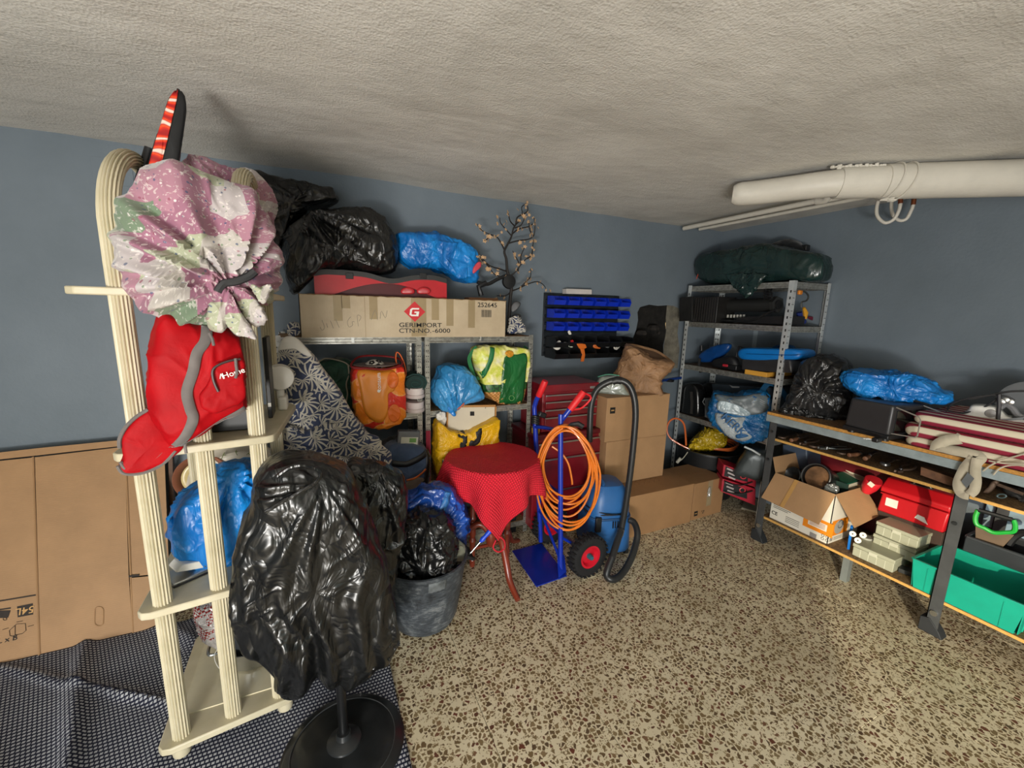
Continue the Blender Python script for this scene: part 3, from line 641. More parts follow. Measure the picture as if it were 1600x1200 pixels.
# ---- mid shelf
pC = Vector((-3.80, -1.06, .86)); nC = facing(pC)
mb2 = blob([(262, 850), (268, 812), (285, 782), (308, 762), (330, 742), (352, 726), (375, 720), (400, 722), (420, 740), (430, 790), (428, 850), (400, 895), (375, 905), (345, 902), (318, 893), (285, 882), (268, 868)], pC, .10, .15, nth=180, nph=50, amp=.02, sc=5, seed=14, knot=(360, 735), pleat=.016, pn=12, pf=.7)
T = Thing('blue_bag', 'bright blue plastic bag filling the middle shelf of the cream tower', 'bag', atp(340, 900, pC, nC))
T.part('bag', mb2, BLUEBAG, ang=80); T.part('gathered_ear', blob([(263, 812), (272, 808), (283, 818), (280, 835), (268, 838)], pC+nC*.03, .02, .02, nth=40, nph=16, amp=.008, sc=18, seed=5), BLUEBAG)
T = Thing('hole_punch', 'white two-hole office punch with a steel base on the middle cream shelf', 'hole punch', (-3.925, -1.13, .623))
T.world = False; T.o.rotation_euler = (0, 0, .55)
T.part('base_plate', MB().box((0, 0, .008), (.14, .10, .014)), STEEL, bev=.004, label='steel base'); T.part('rubber_foot', MB().box((.005, 0, .003), (.15, .11, .005)), BLACKP, bev=.002)
mb = MB().prism([(-.055, -.04, .045), (-.03, -.04, .065), (.05, -.04, .045), (.058, -.04, .025), (.03, -.04, .018)], (0, .08, 0))
T.part('handle', mb, WHITEP, bev=.006); T.part('pivot_pin', MB().cyl((.035, -.046, .03), (.035, .046, .03), .008), STEEL)
# plates behind
for nm, lab, u, v, r, rim, col in (('terracotta_plate', 'terracotta rimmed plate hanging behind the cream tower', 316, 745, .115, '#8f5a44', '#c2b07c'), ('floral_plate', 'white ceramic plate with painted sprigs behind the blue bag', 374, 752, .215, '#c9c0ae', '#cdc6b6')):
    c = at(u, v, 'y', -.42); T = Thing(nm, lab, 'plate', c-Vector((0, 0, r)))
    T.part('wire_hanger', MB().tube([c+Vector((0, .01, r*.9)), c+Vector((0, .12, r+.03)), (c.x, 0, c.z+r+.05)], .002, 5), STEEL)
    T.part('rim', MB().lathe([(r*.72, .0), (r*.98, .022), (r, .018), (r*.74, -.01)], c, 40, ax=(.1, -1, .1), caps=False), mat(rim, .4, var=.1), solid=.004)
    T.part('dish', MB().lathe([(.001, -.004), (r*.6, -.004), (r*.75, .002)], c, 40, ax=(.1, -1, .1), caps=False), mat(col, .3, var=.06), solid=.004)
    if nm == 'floral_plate':
        mb = MB(); rg = random.Random(3)
        for k in range(7):
            a = .9+k*.33; q = c+Vector((math.cos(a)*r*.78, -.03, math.sin(a)*r*.78))
            for s_ in range(4): mb.tube([q, q+Vector((rg.uniform(-.018, .018), -.001, rg.uniform(-.018, .018)))], .0016, 4)
        T.part('painted_sprig', mb, mat('#6f7f42', .5), label='painted green and violet sprigs')
# ---- bottom shelf: pan, pot, foil pack
T = Thing('saucepan', 'steel saucepan with loop handles on the bottom cream shelf', 'pan', (-3.78, -1.0, .104))
T.part('pan_body', MB().lathe([(.085, 0), (.105, .008), (.112, .03), (.115, .085), (.121, .09), (.115, .088), (.108, .03), (.08, .01), (.001, .008)], (-3.78, -.98, .104), 40), STEEL)
for s_ in (-1, 1): T.part('handle', MB().tube([(-3.78+s_*.11, -1.01, .175), (-3.78+s_*.15, -1.02, .18), (-3.78+s_*.16, -.98, .182), (-3.78+s_*.15, -.94, .18), (-3.78+s_*.11, -.95, .175)], .006, 8, smooth=4), STEEL)
T = Thing('black_pot', 'black plastic flower pot standing inside the steel saucepan', 'pot', (-3.80, -.98, .115))
T.part('pot', MB().lathe([(.055, 0), (.08, .13), (.088, .132), (.088, .155), (.08, .155), (.07, .13), (.05, .01), (.001, .01)], (-3.80, -.98, .115), 32), mat('#33363a', .5, var=.2))
T.part('string', MB().tube([(-3.86, -1.04, .25), (-3.9, -1.07, .22), (-3.89, -1.08, .16), (-3.86, -1.07, .12)], .0015, 5, smooth=4), WHT)
def foil():
    N = NT('red_white_foil_wrap'); p = N.obj(); c = N.n('TexChecker', {'Vector': N.n('Mapping', {'Vector': p, 'Rotation': (.4, .3, .8)}).outputs[0], 'Scale': 120.}).outputs['Fac']
    N.set('Base Color', N.mix(N.math('MULTIPLY', c, N.math('GREATER_THAN', N.noise(p, 18, 2), .5)), lin('#cfcac8'), lin('#9c2f2c'))); N.set('Roughness', .25); N.set('Metallic', .3); N.bump(N.noise(p, 30, 3, .6, 2), .6, .02); return N.m
solo('foil_pack', 'white and red foil wrapped pack standing in the black pot', 'pack', blob([(302, 945), (318, 938), (350, 936), (368, 945), (366, 985), (350, 1010), (325, 1003), (310, 980)], (-3.83, -1.02, .3), .05, .05, amp=.01, sc=12, nth=70, nph=24, seed=8), foil())
# ---- pedestal fans under black bags
pF = Vector((-3.50, -1.38, .75)); nF = facing(pF)
T = Thing('covered_fan', 'pedestal fan wrapped in a big black bin bag on a round black base', 'fan', (-3.45, -1.42, 0))
fx, fy = -3.46, -1.40
T.part('base', MB().lathe([(.001, .05), (.034, .05), (.045, .036), (.075, .030), (.15, .026), (.2, .018), (.212, .009), (.212, 0), (.001, 0)], (-3.45, -1.47, 0), 64), mat('#1d1f20', .3, var=.35, vs_=12, coat=.2, bump=.1))
T.part('base_groove', MB().tube([(-3.45+.178*math.cos(a), -1.47+.178*math.sin(a), .0235) for a in [2*PI*i/60 for i in range(60)]], .002, 5, closed=True), mat('#3a3c3d', .4))
T.part('collar', MB().lathe([(.06, .028), (.058, .04), (.04, .05), (.028, .055), (.024, .075), (.001, .075)], (-3.45, -1.47, 0), 32), mat('#232526', .35))
T.part('pole', MB().cyl((-3.45, -1.47, .05), (-3.455, -1.42, .6), .0165), mat('#101112', .3))
bg = blob([(402, 738), (430, 716), (465, 708), (500, 712), (530, 722), (548, 735), (562, 765), (578, 800), (592, 840), (603, 885), (610, 920), (616, 950), (622, 985), (614, 1010), (600, 1030), (578, 1040), (555, 1052), (535, 1060), (512, 1048), (494, 1042), (475, 1058), (458, 1072), (440, 1068), (428, 1052), (430, 1032), (400, 1010), (378, 1000), (366, 970), (358, 930), (362, 890), (366, 850), (376, 815), (392, 785)], pF, .14, .14, nth=320, nph=110, amp=.009, sc=4.5, seed=7, knot=(505, 735), pleat=.010, pn=13, e=.55, ctr=(490, 890), pf=.35)
for i in range(len(bg.v)): # deep vertical folds in the hanging film
    p = bg.v[i]; x = (p-bg.c).dot(bg.a); z = p.z; k_ = max(0, min(1, (.95-z)*2))
    bg.v[i] = p+bg.n*(.012*math.sin(x*48+noise.noise(p*4)*4)+.008*math.sin(x*95+noise.noise(p*5)*5))*k_*(1 if (p-bg.c).dot(bg.n) > 0 else -1)
T.part('bin_bag', bg, BLKBAG, ang=80)
for i, px in enumerate(([(432, 1035), (455, 1036), (480, 1030), (496, 1042), (488, 1058), (468, 1066), (450, 1076), (435, 1065)], [(520, 1042), (545, 1040), (565, 1035), (590, 1025), (585, 1042), (570, 1058), (548, 1062), (530, 1056)], [(596, 990), (612, 975), (624, 985), (620, 1010), (605, 1028), (592, 1020)], [(358, 905), (372, 900), (378, 925), (372, 950), (360, 945)])):
    T.part('crumpled_hem', blob(px, pF+nF*.05, .05, .05, nth=90, nph=30, amp=.028, sc=16, seed=40+i), BLKBAG, ang=80)
T.part('gathered_rim', MB().tube([atp(u, v, pF+nF*.135, nF) for u, v in [(432, 745), (455, 730), (480, 728), (500, 738), (495, 752), (470, 768), (440, 785), (415, 800)]], .006, 7, smooth=5), BLKBAG)
pG = Vector((-3.28, -1.12, .75)); nG = facing(pG)
bg2 = blob([(540, 720), (575, 716), (605, 722), (628, 738), (637, 770), (634, 820), (622, 870), (615, 930), (612, 990), (590, 1005), (560, 990), (545, 900), (540, 800)], pG, .10, .10, nth=170, nph=60, amp=.018, sc=6, seed=17, knot=(600, 730), pleat=.012, pn=11, pf=.4)
solo('bin_bag', 'second black bin bag cover standing behind the bagged fan, left of the rubber bucket', 'bag', bg2, BLKBAG, ang=80)
# ---- ironing board with palm print cover
def palm():
    N = NT('navy_palm_leaf_cotton'); u = N.uv()
    def frond(sc, off, rot, nb, R_, seed):
        mp = N.n('Mapping', {'Vector': u, 'Location': (off, off*.7, 0), 'Rotation': (0, 0, rot)}).outputs[0]
        v = N.n('TexVoronoi', {'Vector': mp, 'Scale': sc, 'Randomness': .75}, voronoi_dimensions='2D'); d = N.n('VectorMath', {0: mp, 1: v.outputs['Position']}, operation='SUBTRACT').outputs[0]
        s_ = N.n('SeparateXYZ', {0: d}); an = N.math('ARCTAN2', s_.outputs[1], s_.outputs[0]); L = N.n('VectorMath', {0: d}, operation='LENGTH').outputs['Value']
        tw = N.math('ADD', an, N.math('MULTIPLY', L, 6.)); st = N.math('SINE', N.math('MULTIPLY', tw, float(nb)))
        lim = N.math('MULTIPLY_ADD', L, 1.6/R_, -.75); a = N.math('GREATER_THAN', st, lim)
        a = N.math('MULTIPLY', a, N.math('LESS_THAN', L, R_)); return N.math('MULTIPLY', a, N.math('GREATER_THAN', N.math('SINE', N.math('MULTIPLY_ADD', N.n('SeparateColor', {0: v.outputs['Color']}).outputs[0], 3., an)), -.55))
    m_ = N.math('MAXIMUM', frond(10., 0, .3, 13, .068, 1), frond(12., 3.3, 1.1, 11, .05, 2))
    N.set('Base Color', N.mix(m_, N.ramp(N.noise(u, 9, 3), [(.3, lin('#222b47')), (.7, lin('#313d5e'))]), lin('#bdb8ab'))); N.set('Roughness', .7); N.set('Sheen Weight', .2); N.bump(N.noise(N.obj(), 14, 3, .5, 1), .35, .02); return N.m
PALM = palm()
pI = Vector((-3.42, -.66, 1.1)); nI = facing(pI)
T = Thing('ironing_board', 'folded ironing board in a navy palm-leaf cover leaning on the metal shelves', 'ironing board', atp(500, 990, pI, nI))
ib = blob([(436, 548), (444, 532), (458, 527), (472, 536), (486, 552), (508, 582), (532, 616), (552, 648), (572, 672), (590, 694), (606, 712), (600, 728), (560, 740), (500, 742), (440, 744), (420, 735), (424, 690), (434, 645), (430, 600), (432, 570)], pI, .045, .03, nth=170, nph=50, amp=.016, sc=5, seed=21, e=.45, knot=(470, 660), pleat=.016, pn=7)
T.part('cover', ib, PALM, ang=80)
lc = blob([(424, 690), (440, 662), (470, 668), (500, 664), (535, 660), (562, 668), (588, 690), (606, 712), (602, 730), (560, 728), (520, 735), (470, 722), (430, 735), (420, 720)], pI+nI*.05, .05, .04, nth=150, nph=46, amp=.03, sc=9, seed=23, knot=(470, 690), pleat=.014, pn=9)
T.part('loose_cloth', lc, PALM, ang=80, label='bunched lower part of the palm-leaf cloth')
T.part('white_nose_cap', blob([(434, 548), (438, 534), (448, 526), (462, 527), (476, 540), (488, 556), (478, 556), (462, 546), (446, 546)], pI+nI*.035, .02, .02, nth=60, nph=20, amp=.003), WHITEP, label='white cap at the tip of the board')
for s_ in (-.09, .12): T.part('leg', MB().cyl((pI.x+s_, pI.y+.02, .72), (pI.x+s_*1.1, pI.y-.03, .0), .011), STEEL)
solo('folded_palm_cloth', 'small folded piece of palm-leaf cloth on the shelf left of the long carton', 'cloth', blob([(449, 505), (468, 505), (469, 523), (450, 524)], (-3.62, -.32, 1.45), .03, .05, nth=50, nph=16, amp=.004, e=.25), PALM)
solo('folded_palm_cloth', 'crumpled palm-leaf cloth on the shelf right of the long carton', 'cloth', blob([(792, 523), (793, 500), (800, 492), (812, 493), (822, 508), (824, 522)], (-2.2, -.3, 1.45), .05, .06, nth=60, nph=20, amp=.02, sc=14, e=.4), PALM)
# ================================================================== metal shelving, left pair
def angle_post(T, x, y, z0, z1, sx, sy, name='post', w=.03, t=.002, pitch=.033, m_=None, red=None):
    """slotted angle profile; flanges run along sx (x) and sy (y) from the corner (x,y)"""
    mb = MB().mm((x, y, z0), (x+sx*w, y+sy*t, z1)).mm((x, y+sy*t, z0), (x+sx*t, y+sy*w, z1))
    o = T.part(name, mb, m_ or GALV, smooth=False)
    hb = MB(); n = int((z1-z0-.03)/pitch)
    for i in range(n):
        z = z0+.02+i*pitch
        for q in (.009, .021):
            hb.mm((x+sx*(q-.003), y-sy*.0006, z-.003), (x+sx*(q+.003), y+sy*(t+.0006), z+.003))
        hb.mm((x-sx*.0006, y+sy*(.015-.0045), z-.009), (x+sx*(t+.0006), y+sy*(.015+.0045), z+.009))
    T.part('slot_row', hb, DARK, parent=o, smooth=False, kind='stuff')
    return o
def shelf_level(T, x0, x1, y0, y1, z, m_board, faces='-y', th=.008, bh=.038):
    """pressed steel edge beams round a chipboard panel, top surface at z"""
    for a, b in (((x0, y0), (x1, y0)), ((x0, y1), (x1, y1)), ((x0, y0), (x0, y1)), ((x1, y0), (x1, y1))):
        A, B = Vector((a[0], a[1], z-bh/2)), Vector((b[0], b[1], z-bh/2)); d = (B-A).normalized(); o = Vector((0, 0, 1)).cross(d)
        c = Vector(((x0+x1)/2, (y0+y1)/2, A.z)); s_ = 1 if o.dot(c-A) < 0 else -1; o = o*s_
        sec = [(bh/2, 0), (bh/2, -.012), (bh/2-.003, -.012), (bh/2-.003, -.003), (.006, -.003), (.003, -.008), (-.006, -.008), (-.009, -.003), (-bh/2+.003, -.003), (-bh/2+.003, -.012), (-bh/2, -.012), (-bh/2, 0), (-.012, 0), (-.008, -.005), (.005, -.005), (.009, 0)]
        mb = MB(); mb.ring_surf([[P_+Vector((0, 0, q))+o*r for q, r in sec] for P_ in (A, B)])
        T.part('beam', mb, GALV, smooth=False)
    return T.part('shelf_board', MB().mm((min(x0, x1)+.004, y0+.004, z-.007), (max(x0, x1)-.004, y1-.004, z+.001)), m_board, smooth=False)
YB, YFR = -.055, -.375
for (x0, x1, lab) in ((-3.672, -2.905, 'galvanised slotted steel shelving unit behind the ironing board, under the long carton'), (-2.885, -2.150, 'galvanised slotted steel shelving unit behind the red-clothed table')):
    T = Thing('metal_shelf_unit', lab, 'shelf', (x0, YFR, 0), group='pair of galvanised shelving units on the back wall')
    for x, sx in ((x0, 1), (x1, -1)):
        for y, sy in ((YFR, 1), (YB, -1)): angle_post(T, x, y, 0, 1.435, sx, sy)
    for z in (1.425, .962, .50, .09): shelf_level(T, x0+.002, x1-.002, YFR+.002, YB-.002, z, CHIP)
    T.part('beam_clip', MB().mm(((x0+x1)/2-.008, YFR-.003, 1.395), ((x0+x1)/2+.008, YFR, 1.428)), STEEL, smooth=False)
# red painted lower stretch of the middle post
solo('red_strip', 'dark red plastic strip clipped on the post between the two metal shelving units', 'strip', MB().mm((-2.885, YFR-.004, .50), (-2.857, YFR-.001, .84)), mat('#8f1734', .4), smooth=False)
# ---- long printed carton
def carton():
    N = NT('pale_printed_carton'); p = N.obj(); n = N.noise(p, 4, 5, .65); wv = N.n('TexWave', {'Vector': p, 'Scale': 70.}, bands_direction='X').outputs['Fac']
    N.set('Base Color', N.ramp(n, [(.25, lin('#a59378')), (.55, lin('#b9a88c')), (.8, lin('#c4b599'))])); N.set('Roughness', .55); N.bump(N.math('ADD', N.math('MULTIPLY', wv, .2), n), .15, .005); return N.m
CART = carton()
yc = -.40; A_ = at(470, 524, 'y', yc); Bx = at(790, 523, 'y', yc); zt = 1.425; zT = at(630, 465, 'y', yc).z
T = Thing('long_carton', 'long pale carton printed GERIMPORT with a red diamond lying across both metal shelving units', 'box', (A_.x, yc, zt))
x0, x1 = A_.x, Bx.x
T.part('front_panel', MB().mm((x0, yc, zt), (x1, yc+.004, zT)), CART, smooth=False); T.part('side_panel', MB().mm((x0, yc, zt), (x0+.004, YB-.01, zT)), CART, smooth=False); T.part('side_panel', MB().mm((x1-.004, yc, zt), (x1, YB-.01, zT)), CART, smooth=False)
T.part('back_panel', MB().mm((x0, YB-.014, zt), (x1, YB-.01, zT)), CART, smooth=False); T.part('top_flap', MB().mm((x0, yc, zT-.004), (x1, YB-.2, zT)), CART, smooth=False); T.part('top_flap', MB().mm((x0, YB-.198, zT-.004), (x1, YB-.01, zT+.001)), CART, smooth=False)
T.part('worn_edge', MB().tube([(x0+(x1-x0)*i/40, yc+.002+.002*math.sin(i*2.3), zT+.0015*math.sin(i*3.7)) for i in range(41)], .003, 5), mat('#8a6f4d', .8, var=.3))
dm = at(648, 487, 'y', yc)-Vector((0, .0012, 0)); r = .062
RP = mat('#c4242b', .5, var=.04, name='red_print')
T.part('diamond_logo', MB().prism([dm+Vector(q) for q in ((-r, 0, 0), (0, 0, -r*.95), (r, 0, 0), (0, 0, r*.95))], (0, .001, 0)), RP, label='red diamond print')
gx = lambda a, b: dm+Vector((a*r, -.0008, b*r))
T.part('logo_letter', MB().prism([gx(*q) for q in [(.42, .34), (-.25, .34), (-.42, .2), (-.5, -.3), (-.32, -.42), (.33, -.42), (.42, .02), (-.02, .02), (-.04, -.12), (.16, -.12), (.12, -.27), (-.26, -.27), (-.3, -.2), (-.24, .15), (-.15, .2), (.4, .2)]], (0, .0006, 0)), WHT)
q = at(623, 512.5, 'y', yc)-Vector((0, .0012, 0)); text(T, 'GERIMPORT', at(623, 508, 'y', yc)-Vector((0, .0012, 0)), X_, Z_, .036, INKB, align='LEFT', sx=1.3)
text(T, 'CTN-NO.', at(623, 517, 'y', yc)-Vector((0, .0012, 0)), X_, Z_, .036, INKB, align='LEFT', sx=1.25); text(T, '-6000', at(675, 517, 'y', yc)-Vector((0, .0012, 0)), X_, Z_, .036, INKB, align='LEFT', sx=1.35)
text(T, '252645', at(746, 476.5, 'y', yc)-Vector((0, .0012, 0)), X_, Z_, .04, INKB, align='LEFT', sx=1.1)
mb = MB(); rg = random.Random(4); q = at(752, 484, 'y', yc); xx = q.x
while xx < at(768, 484, 'y', yc).x: w_ = rg.choice((.0015, .003, .002)); mb.mm((xx, yc-.0012, q.z-.045), (xx+w_, yc-.0004, q.z)); xx += w_+rg.choice((.0015, .0025))
T.part('barcode', mb, INKB, smooth=False, kind='stuff')
mb = MB()
for l in ([(503, 500), (507, 512), (503, 516), (500, 511)], [(510, 505), (512, 512)], [(516, 501), (521, 513)], [(524, 498), (530, 512)], [(548, 495), (543, 502), (545, 511), (551, 508), (550, 503), (554, 503)], [(560, 510), (558, 493), (564, 495), (561, 502)], [(580, 500), (586, 484), (590, 500)], [(594, 498), (596, 486), (602, 497), (605, 485)]): mb.tube([at(u, v, 'y', yc-.0008) for u, v in l], .0011, 4, smooth=3)
T.part('handwriting', mb, mat('#8b8478', .8), label='faint handwritten scribble', kind='stuff')
TAPE = mat('#9c8a6a', .18, var=.1, coat=.5, name='parcel_tape')
for u, h_ in ((527, .6), (540, .3), (583, .55), (648, .98), (680, .55), (703, .7), (737, .75), (660, .97)):
    a = at(u, 466, 'y', yc); T.part('tape', MB().mm((a.x-.022, yc-.0008, zT-(zT-zt)*h_), (a.x+.022, yc-.0003, zT)), TAPE, smooth=False)
T.part('fold_line', MB().mm((at(570, 480, 'y', yc).x-.001, yc-.0006, zt), (at(570, 480, 'y', yc).x+.001, yc, zT)), mat('#8f7b5c', .8), smooth=False)
# ---- red and black moulded case on the carton
ycs = -.36; a0 = at(492, 462, 'y', ycs); a1 = at(698, 465, 'y', ycs)
T = Thing('moulded_case', 'red moulded plastic shell with a black wavy lid lying on the long carton', 'case', (a0.x, ycs, zT))
W = a1.x-a0.x; topz = at(560, 428, 'y', ycs).z-zT+zT
def wav(t): return zT+(topz-zT)*(1-.12*math.exp(-((t-.55)/.14)**2)*2.2-.10*(1-min(1, t/.08))-.12*max(0, (t-.9)/.1))
mb = MB(); N_ = 40
rings = []
for j, (yy, k_) in enumerate(((0, 0), (.015, 0), (.13, 0), (.24, 0))):
    rings.append([(a0.x+W*(i/N_), ycs+yy+(.015 if j == 0 else 0)*0, wav(i/N_)-.012) for i in range(N_+1)])
REDP = mat('#b5202a', .38, var=.12, vs_=9, coat=.1, name='red_moulded_plastic')
fr = [Vector((a0.x+W*t, ycs, wav(t)-.012)) for t in [i/30 for i in range(31)]]
arch_ = [Vector((a0.x+W*t, ycs, zT+.002+max(0, math.sin((t-.12)/.8*PI))*.075 if .12 < t < .92 else zT+.002)) for t in [i/30 for i in range(30, -1, -1)]]
T.part('front_rim', MB().prism(fr+arch_, (0, .012, 0)), REDP, smooth=False, bev=.002)
T.part('shell', MB().prism([p+Vector((0, .012, 0)) for p in fr]+[Vector((a1.x, ycs+.012, zT+.002)), Vector((a0.x, ycs+.012, zT+.002))], (0, .22, 0)), mat('#4a0d13', .5, var=.15), smooth=False)  # darker red than the rim: shade of the arch recess painted into the colour
T.part('lid', MB().prism([p+Vector((0, .0, .0)) for p in fr]+[p+Vector((0, 0, .028)) for p in reversed(fr)], (0, .235, 0)), mat('#2a2b2b', .55, var=.2), smooth=False, bev=.002, label='black lid')
for u in (546, 661):
    a = at(u, 430, 'y', ycs); T.part('catch', MB().mm((a.x-.02, ycs-.006, a.z-.02), (a.x+.02, ycs, a.z+.012)), BLACKP, bev=.002)
for u in (637, 662): T.part('inner_lug', blob([(u-10, 452), (u, 448), (u+10, 452), (u+9, 459), (u-9, 459)], (a0.x+W*.7, ycs+.004, zT+.02), .012, .01, nth=30, nph=12, amp=.002), REDP)
T = None
# ---- bags on the carton
pH = Vector((-3.2, -.27, 1.82)); nH = Vector((0, -1, 0))
Tb = Thing('black_bag', 'bulging black bin bag knotted at its left, lying on the red case and long carton', 'bag', at(540, 440, 'y', -.27))
b1 = blob([(438, 395), (445, 365), (462, 345), (482, 333), (510, 328), (560, 328), (585, 335), (605, 352), (618, 375), (620, 400), (617, 422), (600, 428), (560, 425), (520, 420), (490, 430), (470, 455), (455, 462), (447, 440), (445, 415)], (0, -.27, 1.8), .15, .15, n=nH, nth=240, nph=70, amp=.018, sc=6, seed=33, knot=(482, 336), pleat=.02, pn=13, pf=.5)
Tb.part('bag', b1, BLKBAG, ang=80)
solo('black_bag', 'second black bin bag with a floppy open neck, squeezed behind the floral bundles', 'bag', blob([(395, 285), (398, 273), (430, 280), (470, 292), (500, 296), (518, 300), (526, 313), (520, 319), (500, 318), (482, 322), (476, 335), (462, 345), (448, 365), (440, 390), (430, 395), (405, 380), (390, 330)], (0, -.22, 1.9), .12, .11, n=nH, nth=180, nph=50, amp=.02, sc=6, seed=35, knot=(478, 327), pleat=.012, pn=9), BLKBAG, ang=80)
Tb = Thing('blue_bag', 'bright blue plastic bag lying on the red case beside the blossom tree', 'bag', at(690, 440, 'y', -.2))
b2 = blob([(617, 372), (620, 364), (650, 364), (685, 364), (705, 369), (728, 378), (745, 395), (748, 415), (750, 435), (744, 445), (715, 443), (700, 432), (660, 420), (640, 421), (622, 408), (618, 395)], (0, -.2, 1.8), .12, .10, n=nH, nth=180, nph=50, amp=.02, sc=8, seed=37, knot=(744, 418), pleat=.010, pn=10)
Tb.part('bag', b2, BLUEBAG, ang=80); Tb.part('red_tie', blob([(738, 424), (742, 414), (750, 408), (752, 416), (746, 422), (740, 428)], (0, -.3, 1.8), .01, .01, n=nH, nth=30, nph=12, amp=.004), mat('#c2414f', .5), label='red tie')
# spring clamp and tray behind the tree
Tc = Thing('spring_clamp', 'black plastic clamp arm sticking up behind the blossom tree', 'clamp', at(755, 460, 'y', -.2))
Tc.part('arm', MB().tube([at(u, v, 'y', -.2) for u, v in [(746, 441), (762, 444), (778, 436), (792, 430)]], .012, 8, smooth=4), BLACKP); Tc.part('jaw', MB().tube([at(u, v, 'y', -.2) for u, v in [(752, 462), (748, 448), (760, 442)]], .018, 8), BLACKP)
Tc.part('knob', MB().lathe([(.01, -.02), (.045, -.015), (.05, 0), (.045, .015), (.01, .02)], at(795, 440, 'y', -.2), 24, ax=(0, -1, 0)), BLACKP)
solo('cardboard_strip', 'small folded brown cardboard strip on the right end of the long carton', 'cardboard', MB().mm((at(730, 460, 'y', -.3).x, -.33, zT), (at(776, 460, 'y', -.3).x, -.24, zT+.018)), cardboard('dark_cardboard', '#7d5638'), bev=.003)
# ---- blossom tree
T = Thing('blossom_tree', 'dark wire blossom light tree standing at the right end of the metal shelves', 'lamp', at(798, 522, 'y', -.2))
def bt(u, v, y=-.2): return at(u, v, 'y', y)
BARK = mat('#1d1815', .7, var=.3, bump=.5, bs=120)
tr = [bt(794, 522), bt(795, 500), bt(797, 470), bt(799, 445), bt(793, 425), bt(791, 405), bt(788, 393), bt(793, 382), bt(799, 370), bt(803, 355), bt(812, 345)]
T.part('trunk', MB().tube(crom(tr, 4), .0115, 8, scale=[1.25-.9*i/(4*10) for i in range(41)]), BARK)
br = [[(794, 425), (780, 420), (765, 415), (755, 405), (745, 397)], [(797, 440), (785, 434), (772, 428), (765, 418)], [(797, 432), (806, 424), (815, 412), (824, 403), (832, 400)], [(799, 455), (812, 450), (824, 444), (840, 440), (850, 446), (853, 452)],
      [(789, 393), (783, 380), (776, 370), (765, 366), (753, 360), (745, 350)], [(795, 380), (810, 376), (825, 374), (834, 368), (836, 352), (834, 340)], [(800, 366), (810, 358), (826, 354), (832, 350)], [(803, 352), (797, 345), (794, 332)],
      [(806, 350), (808, 340), (816, 334), (815, 324), (822, 318)], [(815, 336), (824, 330), (824, 320)], [(799, 368), (790, 358), (782, 348), (781, 340)], [(809, 425), (811, 412), (805, 400), (801, 392)], [(814, 412), (814, 400), (820, 386)],
      [(824, 404), (831, 398), (832, 388), (834, 375)], [(812, 450), (822, 440), (829, 432), (829, 420)], [(765, 418), (757, 410), (751, 404)], [(765, 366), (763, 372), (757, 376)], [(834, 368), (828, 360), (826, 345)], [(804, 356), (814, 352), (820, 340)], [(799, 455), (790, 462), (776, 462)]]
rg = random.Random(8); tips = []
for b_ in br:
    dy = rg.uniform(-.09, .06); pts = [bt(u, v, -.2+dy*i/(len(b_)-1)) for i, (u, v) in enumerate(b_)]
    n_ = 3*(len(pts)-1)+1; T.part('branch', MB().tube(crom(pts, 3), .0052, 6, scale=[1-.55*i/n_ for i in range(n_)]), BARK); tips += pts[1:]
PET = mat('#c4a27c', .5, var=.1, name='peach_petals'); rr_ = random.Random(5)
fm = MB()
for k in range(5):
    a = k*2*PI/5; d = Vector((math.cos(a), math.sin(a), .25)); e_ = Vector((-math.sin(a), math.cos(a), 0))
    fm.add([Vector((0, 0, 0)), d*.006+e_*.0042, d*.0125, d*.006-e_*.0042, d*.007+Vector((0, 0, -.0015))], [(0, 1, 4), (1, 2, 4), (2, 3, 4), (3, 0, 4), (0, 3, 2, 1)])
fl0 = None; cnt = 0
for p in tips:
    for _ in range(2):
        q = p+Vector((rr_.uniform(-.02, .02), rr_.uniform(-.03, .02), rr_.uniform(-.025, .012)))
        if fl0 is None: fl0 = link('blossom', fm, PET, T.o, smooth=False); o = fl0
        else: o = fl0.copy(); SC.collection.objects.link(o); o.parent = T.o
        o.location = T.inv @ q; o.rotation_euler = (rr_.uniform(.8, 2.4), rr_.uniform(-.7, .7), rr_.uniform(0, 6)); s_ = rr_.uniform(.9, 1.5); o.scale = (s_, s_, s_); cnt += 1
T.part('tree_base', MB().lathe([(.001, .012), (.03, .012), (.05, .006), (.05, 0), (.001, 0)], bt(794, 522), 24), BLACKP)
for px in ([(798, 478), (806, 470), (814, 474), (808, 484), (800, 488)], [(796, 498), (804, 490), (814, 492), (812, 500), (800, 502)]): T.part('black_leaf', blob(px, bt(800, 480), .006, .006, nth=30, nph=10, amp=.002), BLACKP)

